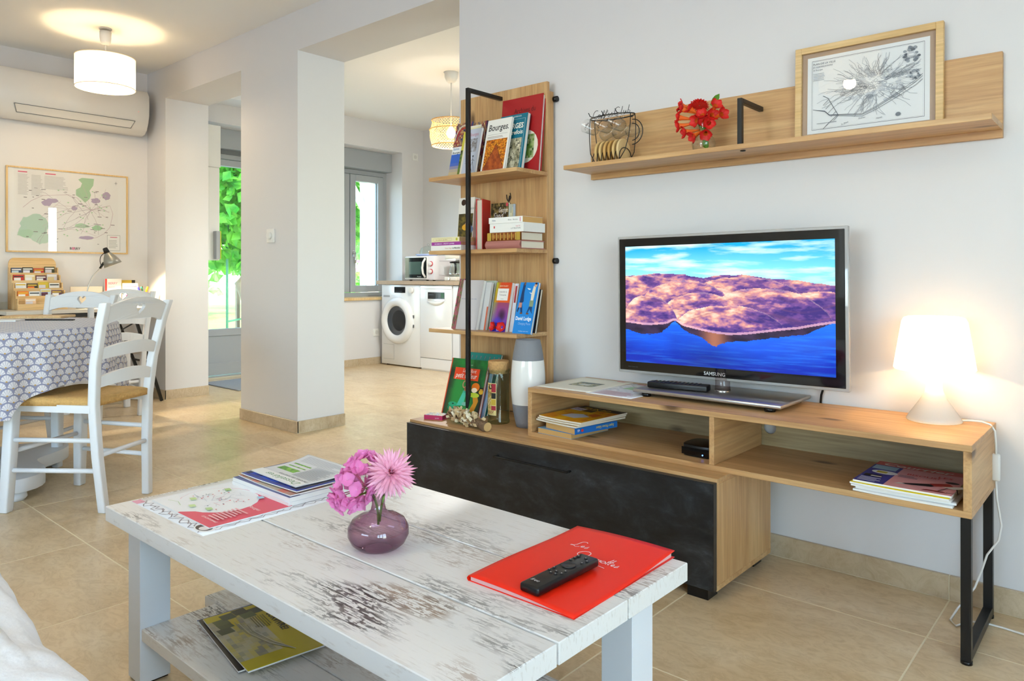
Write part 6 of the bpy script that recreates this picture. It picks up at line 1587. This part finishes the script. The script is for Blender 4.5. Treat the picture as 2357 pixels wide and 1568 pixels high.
deco(t, 'map_print', sh, (.008, 0, 0), (0, 1, 0), (0, 0, 1), PRINTM, lift=.0004, step=.00001)
M().box(.0125, .0135, .01, mw - .01, .01, mh - .01).build('glass', PICGLASS, t)

# air conditioner
t = thing('air_conditioner', 'long white wall air conditioner above the framed map', 'air conditioner', (XL, 1.372, 1.985))
pr = [(0, 0.02), (0, .33), (.10, .335), (.175, .325), (.205, .285), (.21, .20), (.205, .13), (.19, .085), (.165, .040), (.13, .01), (.07, 0)]
M().plate(pr, t=.965, mp=lambda u, v, q: (u, q, v)).build('casing', mat('ac_white', '#e6e2dc', .25), t, bevel=.006, seg=2)
fl_ = M().add([(.197, .10, .088), (.197, .865, .088), (.169, .845, .038), (.169, .12, .038)], [(0, 1, 2, 3)]).build('outlet_flap', mat('ac_flap', '#dcd8d2', .3), t, fixn=False)
g = M()
for a, b in (((.198, .10, .089), (.198, .865, .089)), ((.169, .12, .037), (.169, .845, .037)), ((.198, .10, .089), (.169, .12, .037)), ((.198, .865, .089), (.169, .845, .037))): g.tube([a, b], .0022, 5)
g.build('flap_gap', GREYD, t)
M().lathe([(.002, 0), (.002, .001)], 8).xf(Matrix.Translation((.209, .885, .16)) @ Matrix.Rotation(PI / 2, 4, 'Y')).build('status_light', mat('ac_led', '#ff7a6a', .4, emit='#ff6a5a', es=1.), t)

# dimmer switch on the pillar
sp = at(625, 543, y=WY)
t = thing('dimmer_switch', 'white square dimmer switch with a round knob on the pillar', 'switch', (sp.x, WY, sp.z))
M().box(-.042, .042, -.010, 0, -.042, .042).build('plate', WHITEP, t, bevel=.003, seg=2)
M().lathe([(.022, 0), (.021, .014), (.018, .016)], 24).xf(Matrix.Translation((0, -.010, 0)) @ Matrix.Rotation(PI / 2, 4, 'X')).build('knob', WHITEP, t)


# ------------------------------------------------------------------ pendant lamps
def drum_pendant(label, x, y, zc, ztop, zbot, rad, power, group=None):
    t = thing('pendant_lamp', label, 'lamp', (x, y, zc), 0, group)
    M().lathe([(.034, -.008), (.037, -.006), (.037, 0)], 24).build('ceiling_plate', mat('plate_grey', '#c9c6c0', .4), t)
    M().lathe([(.012, -.106), (.024, -.100), (.030, -.086), (.033, -.060), (.034, -.020)], 24).build('rose', WHITEP, t)
    M().tube([(0, 0, -.09), (0, 0, ztop - zc - .02)], .004, 8).build('cord', WHITEP, t)
    a, b = ztop - zc, zbot - zc
    shd = shademat('drum_fabric', '#fff3e0', .5)
    M().lathe([(rad, b), (rad, a)], 48, cap=False).build('shade', shd, t)
    for q in (a, b): M().tube([(rad * math.cos(2 * PI * i / 40), rad * math.sin(2 * PI * i / 40), q) for i in range(40)], .0025, 6, closed=True).build('shade_ring', mat('ring_cream', '#e8d8bc', .6), t)
    sp_ = M()
    for k in range(3): sp_.tube([(.02 * math.cos(k * 2.09), .02 * math.sin(k * 2.09), a - .03), (rad * math.cos(k * 2.09), rad * math.sin(k * 2.09), a)], .0015, 5)
    sp_.build('shade_spokes', WHITEP, t)
    M().lathe([(.016, a - .01), (.02, a - .02), (.02, a - .065)], 16).build('bulb_holder', WHITEP, t)
    M().lathe([(.014, a - .065), (.03, a - .095), (.034, a - .115), (.024, a - .14), (0, a - .148)], 20, cap=False).build('bulb', mat('pendant_bulb', '#fff4e0', .5, emit='#ffe0a8', es=50), t)
    l = bpy.data.lights.new('pendant_glow', 'POINT'); l.energy = power; l.color = (1, .75, .44); l.shadow_soft_size = .035
    o = bpy.data.objects.new('pendant_glow', l); C.objects.link(o); o.parent = t; o.location = (0, 0, a - .16)
    return t


drum_pendant('white drum pendant lamp hanging near the air conditioner', -4.97, 1.784, CH, 2.305, 2.112, .170, 12)
drum_pendant('white drum pendant lamp hanging over the sofa', -1.34, .20, CH, 2.345, 2.160, .170, 9)
# rattan pendant in the kitchen
x, y = -4.20, 4.07
t = thing('rattan_pendant', 'woven rattan pendant lamp lit in the kitchen', 'lamp', (x, y, CK))
M().lathe([(.02, -.085), (.04, -.07), (.052, -.04), (.054, -.006), (.06, 0)], 28).build('rose', WHITEP, t)
za, zb = 2.165 - CK, 1.965 - CK
M().tube([(0, 0, -.08), (0, 0, za - .05)], .004, 8).build('cord', WHITEP, t)
RT = leafmat('rattan', '#c89a52', '#e2be7a', .35)
for sgn in (1, -1):
    g = M()
    for k in range(44):
        a0_ = 2 * PI * k / 44; vs = []
        for j in range(9):
            s_ = j / 8; a = a0_ + sgn * s_ * 1.25; r_ = .152 + .018 * math.sin(PI * min(1, s_ * 1.15)) + (.0015 if (j + k) % 2 else -.0015) * sgn; z_ = zb + (za - zb) * s_
            d_ = .006; vs += [(r_ * math.cos(a - .014), r_ * math.sin(a - .014), z_ - 0), (r_ * math.cos(a + .014), r_ * math.sin(a + .014), z_)]
        g.add(vs, [(2 * j, 2 * j + 1, 2 * j + 3, 2 * j + 2) for j in range(8)], sm=True)
    g.build('weave', RT, t, fixn=False)
for q, rr in ((zb, .153), (za, .155), (zb + (za - zb) * .62, .172)): M().tube([(rr * math.cos(2 * PI * i / 40), rr * math.sin(2 * PI * i / 40), q) for i in range(40)], .004, 6, closed=True).build('hoop', RT, t)
M().lathe([(.012, za - .05), (.034, za - .09), (.036, za - .11), (.02, za - .135), (0, za - .14)], 20, cap=False).build('bulb', mat('rattan_bulb', '#fff4e0', .5, emit='#ffe2b0', es=50), t)
l = bpy.data.lights.new('rattan_glow', 'POINT'); l.energy = 7; l.color = (1, .95, .88); l.shadow_soft_size = .035
o = bpy.data.objects.new('rattan_glow', l); C.objects.link(o); o.parent = t; o.location = (0, 0, za - .155)
l = bpy.data.lights.new('rattan_downlight', 'SPOT'); l.energy = 58; l.color = (1, .98, .94); l.spot_size = math.radians(168); l.spot_blend = .4; l.shadow_soft_size = .04   # the bulb throws most of its light downwards
o = bpy.data.objects.new('rattan_downlight', l); C.objects.link(o); o.parent = t; o.location = (0, 0, za - .16)

# ------------------------------------------------------------------ kitchen
KY = 4.86
t = thing('washing_machine', 'white front-loading washing machine with a round porthole door', 'washing machine', (-6.055, KY, 0))
M().box(0, .600, 0, .58, .012, .832).build('casing', WHITEM, t, bevel=.004, seg=2)
for x in (.05, .55):
    for y in (.05, .53): M().lathe([(.02, 0), (.02, .014)], 10, (x, y, 0)).build('foot', BLACKP, t)
M().box(.205, .375, -.002, .003, .752, .812).build('display', mat('dark_display', '#0e1012', .1), t)
M().lathe([(.030, 0), (.028, .022), (.024, .024)], 24).xf(Matrix.Translation((.475, 0, .780)) @ Matrix.Rotation(PI / 2, 4, 'X')).build('dial', WHITEP, t)
M().box(.03, .13, -.002, .003, .705, .725).build('badge', GREYF, t)
M().box(.03, .20, -.001, .001, .065, .068).box(.03, .20, -.001, .001, .216, .219).box(.197, .20, -.001, .001, .065, .219).build('filter_flap_gap', GREYF, t)
dm = Matrix.Translation((.268, 0, .468)) @ Matrix.Rotation(PI / 2, 4, 'X')
dr = M().lathe([(.238, 0), (.240, .018), (.228, .040), (.200, .050), (.165, .046), (.150, .030), (.148, .0)], 48, cap=False).xf(dm).build('porthole_ring', WHITEM, t)
M().lathe([(.150, .022), (.120, .006), (.085, -.004), (0, -.006)], 36, cap=False).xf(dm).build('porthole_glass', mat('porthole_smoke', '#3a4048', .05, coat=.5), dr)
M().lathe([(.105, .001), (.09, .003), (0, .004)], 36, (.012, 0, .004), cap=False).xf(dm).build('drum_window', mat('drum_dark', '#15181c', .08), dr)
g = M().box(.500, .512, -.012, -.002, .500, .530).box(.500, .512, -.012, -.002, .405, .435).build('hinge', GREYD, t)
t = thing('dishwasher', 'narrow white dishwasher with a dark control strip beside the washing machine', 'dishwasher', (-5.450, KY, 0))
M().box(0, .448, .012, .58, .0, .832).build('casing', WHITEM, t)
dr = M().box(.003, .445, -.006, .012, .120, .828).build('door', WHITEM, t, bevel=.003, seg=2)
M().box(.115, .350, -.0075, -.004, .700, .765).build('control_strip', mat('dark_strip', '#14171a', .1), dr)
M().box(.115, .350, -.010, -.004, .682, .700).build('grip_trim', CHROME, dr)
M().grid(lambda a, b: (.115 + .235 * a, -.0065 - .012 * math.sin(PI * b), .682 - .05 * b * math.sin(PI * min(1, a * 1) + 0) ** .6), 13, 7).build('grip_recess', WHITEP, dr)
M().box(.003, .445, -.0065, -.004, .795, .798).build('top_groove', GREYF, dr)
M().box(.004, .444, -.002, .014, .016, .114).build('plinth', WHITEM, t)
deco(dr, 'lettering', [('t', '0:00 ECO', .13, .735, .018, '#6a7478'), ('r', .30, .712, .345, .758, '#2f5a3a')], (0, -.0075, 0), (1, 0, 0), (0, 0, 1))
t = tag(M().box(XK, -2.6, KY - .015, YB, .836, .874).build('worktop', mat('taupe_worktop', '#b39a80', .45, var=.1, bscale=40), bevel=.002), 'taupe kitchen worktop running over the washing machine', 'worktop')
t = thing('base_cabinet', 'white kitchen base cabinet beside the dishwasher', 'cabinet', (-4.995, KY, 0))
M().box(0, 2.35, .02, .6, .1, .832).build('carcass', WHITE, t)
for k in range(4): M().box(.004 + .587 * k, .583 + .587 * k, 0, .02, .12, .828).build('cabinet_door', WHITE, t, bevel=.002)
M().box(.0, 2.35, .06, .6, 0, .1).build('plinth', WHITE, t)

t = thing('microwave', 'white microwave with a dark door and two red-ringed knobs on the worktop', 'microwave', (-5.800, 4.955, .874))
M().box(0, .435, .012, .32, .010, .252).build('casing', mat('microwave_white', '#e8e5e8', .35), t, bevel=.004, seg=2)
for x in (.04, .39):
    for y in (.05, .28): M().lathe([(.015, 0), (.015, .012)], 10, (x, y, 0)).build('foot', BLACKP, t)
dr = M().box(.004, .345, -.004, .012, .016, .246).build('door', WHITEP, t, bevel=.004, seg=2)
M().box(.012, .338, -.006, -.003, .030, .236).build('door_glass', mat('microwave_glass', '#14191a', .06), dr)
M().box(.07, .26, -.0065, -.0055, .065, .195).build('door_mesh', mat('microwave_mesh', '#48605a', .1), dr)
M().tube([(.322, -.006, .036), (.308, -.026, .075), (.303, -.030, .13), (.308, -.026, .185), (.322, -.006, .228)], .011, 8).build('handle', WHITEP, dr)
for z_ in (.172, .095):
    kn = M().lathe([(.020, 0), (.019, .016), (.015, .018)], 20).xf(Matrix.Translation((.388, .012, z_)) @ Matrix.Rotation(PI / 2, 4, 'X')).build('knob', WHITEP, t)
    M().lathe([(.026, 0), (.026, .005), (.020, .006)], 24).xf(Matrix.Translation((.388, .012, z_)) @ Matrix.Rotation(PI / 2, 4, 'X')).build('knob_ring', mat('knob_red', '#c02a3a', .4), kn)
g = M()
for z_ in (.06, .20): g.box(.4345, .4365, .08, .27, z_ - .004, z_ + .004)
g.build('side_groove', mat('groove_grey', '#cfccd0', .4), t)
deco(dr, 'lettering', [('t', 'Moulinex', .20, .038, .016, '#d8dcdc', {'sh': .2})], (0, -.0062, 0), (1, 0, 0), (0, 0, 1))
mz = .874 + .253
o = M().lathe([(.05, 0), (.09, .004), (.11, .022), (.107, .022), (.088, .008), (0, .006)], 28, sx=1.25).build('blue_dish', mat('pale_blue_china', '#b9c6ea', .25)); o.location = (-5.62, 5.10, mz); tag(o, 'pale blue dish sitting on top of the microwave', 'dish')
t = thing('glass_dome', 'clear glass dome cover resting on the pale blue dish', 'dome', (-5.60, 5.10, mz + .022))
M().lathe([(.092, 0), (.090, .03), (.074, .062), (.04, .08), (.0, .084)], 32, cap=False).build('dome', PANE, t)
M().lathe([(.005, .082), (.014, .092), (.012, .104), (0, .108)], 16, cap=False).build('dome_knob', GLASS, t)

t = thing('coffee_maker', 'cream filter coffee maker with a glass jug beside the microwave', 'coffee maker', (-5.235, 4.975, .874))
CM = mat('coffee_cream', '#e2dccf', .35)
M().box(0, .17, 0, .20, 0, .042).build('base', CM, t, bevel=.012, seg=3)
M().box(.02, .16, .13, .20, .042, .25).build('water_tank', CM, t, bevel=.006, seg=2)
M().box(.01, .165, .0, .20, .215, .27).build('brew_head', CM, t, bevel=.008, seg=2)
M().box(.012, .163, -.002, .10, .205, .217).build('head_trim', CHROME, t)
M().lathe([(.014, 0), (.012, .008)], 16).xf(Matrix.Translation((.075, 0, .022)) @ Matrix.Rotation(PI / 2, 4, 'X')).build('switch', CHROME, t)
jg = M().lathe([(0, .045), (.052, .045), (.060, .065), (.058, .10), (.045, .145), (.040, .17), (.048, .178)], 28, (.085, .065, 0), cap=False).build('jug', PANE, t)
M().lathe([(.049, .176), (.05, .19), (0, .195)], 24, (.085, .065, 0)).build('jug_lid', BLACKP, jg)
M().tube([(.125, .02, .18), (.160, .0, .165), (.165, .0, .12), (.140, .02, .08)], .010, 8).build('jug_handle', BLACKP, jg)
M().lathe([(.058, .062), (.061, .070), (.058, .078)], 28, (.085, .065, 0), cap=False).build('jug_band', CHROME, jg)


def outlet(label, loc, axis):
    t = thing('wall_socket', label, 'socket', loc)
    if axis == 'y': M().box(-.04, .04, -.008, 0, -.04, .04).build('plate', WHITEP, t, bevel=.002); M().lathe([(.021, 0), (.020, -.002)], 20).xf(Matrix.Translation((0, -.008, 0)) @ Matrix.Rotation(PI / 2, 4, 'X')).build('recess', mat('socket_recess', '#d8d6d0', .5), t)
    else: M().box(0, .008, -.04, .04, -.04, .04).build('plate', WHITEP, t, bevel=.002); M().lathe([(.021, 0), (.020, .002)], 20).xf(Matrix.Translation((.008, 0, 0)) @ Matrix.Rotation(PI / 2, 4, 'Y')).build('recess', mat('socket_recess2', '#d8d6d0', .5), t)


p = at(955, 362, x=XK); outlet('white socket plate high on the kitchen wall beside the window niche', (XK, p.y, p.z), 'x')
p = at(953, 577, y=YB); outlet('white socket on the wall above the microwave', (p.x, YB, p.z), 'y')
p = at(866, 765, x=XK); outlet('white socket low on the wall beside the washing machine', (XK, p.y, p.z), 'x')

# fuse box and little things by the back door
t = thing('fuse_box', 'tall white fuse box with trunking beside the back door', 'fuse box', (XK, 2.80, 1.06))
M().box(0, .075, 0, .29, 0, .80).build('cover', WHITEP, t, bevel=.004)
M().box(0, .095, 0, .29, .80, 1.16).build('meter_cover', WHITEP, t, bevel=.004)
o = M().box(0, .05, 0, .035, 0, .24).build('notice_pad', GREYF, bevel=.002); o.location = (XK + .076, 3.035, 1.07); tag(o, 'grey notice pad with a lime edge hanging on the fuse box', 'notice pad')
M().box(-.002, .052, .035, .042, .0, .24).build('lime_edge', mat('lime_edge', '#c8d61e', .5), o)
zc_ = 2.455
cs = [at(u, v, z=zc_) for u, v in ((479.6, 245), (502.5, 234.7), (547, 241), (518, 250.5))]
xs = sorted((c.x for c in cs)); ys = sorted((c.y for c in cs))
o = M().box(XK + .0, XK + .26, max(WB + .02, 2.98), 3.42, 2.43, CK).build('ceiling_box', WHITE, bevel=.003); tag(o, 'white boxed-in duct under the kitchen ceiling by the back door', 'duct')
o = M().box(0, .62, 0, .58, 0, .010).build('door_mat', mat('grey_mat', '#9aa0a4', .95, bump=.6, bscale=160, var=.2), bevel=.003); o.location = (-6.12, 2.965, 0); tag(o, 'grey door mat on the kitchen floor by the glazed back door', 'door mat')

# ------------------------------------------------------------------ outside the back door and window
o = M().add([(-60, -40, -.14), (-6.6, -40, -.14), (-6.6, 60, -.14), (-60, 60, -.14)], [(0, 1, 2, 3)]).build('ground_outside', mat('pale_gravel', '#d9d2c2', .9, var=.15, bscale=3), fixn=False); struct(o)
o = M().add([(-60, -10, -.12), (-12.5, 2, -.12), (-14.5, 22, -.12), (-60, 45, -.12)], [(0, 1, 2, 3)]).build('lawn', mat('lawn_green', '#8fb04a', .9, var=.3, bscale=2), fixn=False); o['kind'] = 'stuff'; tag(o, 'sunlit lawn beyond the pale gravel outside the door', 'grass')


def leaves(n_, cen, rad, size, seed, shell=.5, low=-9):
    """cloud of small folded leaves filling an ellipsoid"""
    R_ = random.Random(seed); g_ = M()
    for i in range(n_):
        d = Vector((R_.gauss(0, 1), R_.gauss(0, 1), R_.gauss(0, 1))).normalized(); q = R_.random() ** (1 / 3) if R_.random() > shell else R_.uniform(.8, 1.05)
        c = Vector(cen) + Vector((d.x * rad[0], d.y * rad[1], d.z * rad[2])) * q * (1 + .25 * noise.noise(d * 2.5 + Vector((seed, 0, 0))))
        if c.z < low: continue
        s_ = size * R_.uniform(.6, 1.3); n1 = (d * .6 + Vector((R_.uniform(-1, 1), R_.uniform(-1, 1), R_.uniform(-.2, 1)))).normalized(); a = n1.orthogonal().normalized(); b_ = n1.cross(a); ro_ = R_.uniform(0, 6.28)
        e1 = a * math.cos(ro_) + b_ * math.sin(ro_); e2 = n1.cross(e1)
        g_.add([c - e1 * s_ * .5, c + e2 * s_ * .38 - n1 * s_ * .1, c + e1 * s_ * .6, c - e2 * s_ * .38 - n1 * s_ * .1], [(0, 1, 2), (0, 2, 3)])
    return g_


LF1 = leafmat('vine_leaf', '#3f9a2e', '#8fd24a', .55); LF2 = leafmat('tree_leaf', '#4f9a3a', '#a8dc6a', .5); LF3 = leafmat('far_leaf', '#7fbf6a', '#c0e8a0', .5)
BARK = mat('trunk_bark', '#8a7a66', .9, bump=.6, bscale=14, var=.25)


def tree(name, label, cat, base, trunk, crowns, lm, group=None):
    t = thing(name, label, cat, base, 0, group)
    M().tube([Vector(p_) for p_, r_ in trunk], [r_ for p_, r_ in trunk], 8).build('trunk', BARK, t)
    for k, (n_, cen, rad, size) in enumerate(crowns):
        o_ = leaves(n_, cen, rad, size, len(label) % 7 + k * 3 + int(abs(base[0])), low=-.1).build('foliage', lm, t, fixn=False); o_['kind'] = 'stuff'


tree('climbing_vine', 'leafy climbing vine with a twisted trunk outside the glazed back door', 'vine', (-9.6, 5.35, -.14), [((.1, -.1, 0), .04), ((.0, 0, .5), .05), ((-.1, -.12, .95), .055), ((.05, .05, 1.25), .05), ((-.2, -.3, 1.6), .04), ((-.4, -.4, 2.2), .03)], [(3600, (-.1, -.3, 2.15), (1.0, 1.3, .95), .15), (1500, (.5, -.3, 2.7), (.8, 1.0, .6), .15), (900, (-.3, .5, 1.35), (.5, .5, .5), .13)], LF1)
t = thing('pergola', 'slim green metal pergola frame supporting the vine outside', 'pergola', (-9.3, 5.0, -.14))
PGm = mat('green_metal', '#3f7a5a', .5)
for (dx, dy) in ((0, -.15), (-.5, .35), (0, 1.2), (-1.0, .9)): M().tube([(dx, dy, 0), (dx, dy, 2.7)], .018, 6).build('post', PGm, t)
for z_ in (.45, 2.6): M().tube([(0, -.15, z_), (-.5, .35, z_), (-1.0, .9, z_)], .014, 6).build('rail', PGm, t)
M().tube([(-.5, .35, 1.25), (-.1, 1.1, .6)], .016, 6).build('brace', PGm, t)
t = thing('log_store', 'small open log store with stacked firewood near the vine', 'log store', (-12.2, 7.15, -.14))
M().box(-.5, .5, -.4, .4, .9, .96).build('store_roof', mat('store_roof', '#b8b0b4', .8), t)
for dx in (-.45, .45):
    for dy in (-.35, .35): M().box(dx - .03, dx + .03, dy - .03, dy + .03, 0, .9).build('post', BARK, t)
g = M(); R_ = random.Random(2)
for i in range(6):
    for j in range(5): g.lathe([(.06, 0), (.06, .5)], 8, (0, 0, 0)).xf(Matrix.Translation((-.25 + .0 * i, -.32 + .125 * i, .08 + .12 * j)) @ Matrix.Rotation(PI / 2, 4, 'Y'), len(g.v) - 16)
g.build('firewood', mat('firewood', '#b08a5a', .85, var=.3, bscale=10), t)
tree('garden_tree', 'pale sunlit tree standing beyond the gravel behind the vine', 'tree', (-19, 8.2, -.14), [((0, 0, 0), .2), ((0, 0, 2), .15), ((.1, 0, 4), .1)], [(3000, (0, 0, 3.6), (3.2, 3.4, 2.9), .34)], LF3, 'garden trees')
tree('garden_tree', 'tall pale green tree further along the lawn outside', 'tree', (-20, 16.5, -.14), [((0, 0, 0), .2), ((0, 0, 2), .15), ((.1, 0, 4), .1)], [(3000, (0, 0, 3.4), (3.2, 3.6, 3.2), .34)], LF3, 'garden trees')
tree('garden_tree', 'leafy green tree with a thick trunk outside the kitchen window', 'tree', (-10.6, 7.78, -.14), [((.1, .05, 0), .15), ((0, 0, 1.2), .12), ((-.05, -.1, 2.2), .10)], [(2600, (-.2, -.2, 2.6), (1.3, 1.3, 1.0), .2), (700, (-.9, -.6, 1.75), (.6, .6, .5), .18)], LF2, 'garden trees')
tree('flowering_bush', 'green bush dotted with pink blossom below the kitchen window', 'bush', (-9.6, 7.1, -.14), [((0, 0, 0), .03), ((0, 0, .5), .02)], [(1100, (0, 0, .55), (.8, .8, .6), .14)], LF2)
bo = leaves(70, (-9.6, 7.1, .55), (.85, .85, .62), .11, 5, 1.).build('pink_blossom', PET_P, None, fixn=False); bo.parent = bpy.data.objects['flowering_bush']; bo.matrix_parent_inverse = Matrix.Translation((9.6, -7.1, .14)); bo['kind'] = 'stuff'
pw = at(850, 500, x=-8.0)
t = thing('porch_post', 'cream rendered porch post with a timber brace outside the kitchen window', 'post', (-8.0, pw.y, -.14))
M().box(-.075, .075, -.10, .10, 0, 3.2).build('post', mat('cream_render', '#e6ddc2', .9, bump=.2, bscale=40), t)
M().tube([(0, -.08, 1.95), (.0, -.62, 2.75)], .05, 4, sm=False).build('brace', mat('pale_timber', '#d8d4d0', .8), t)
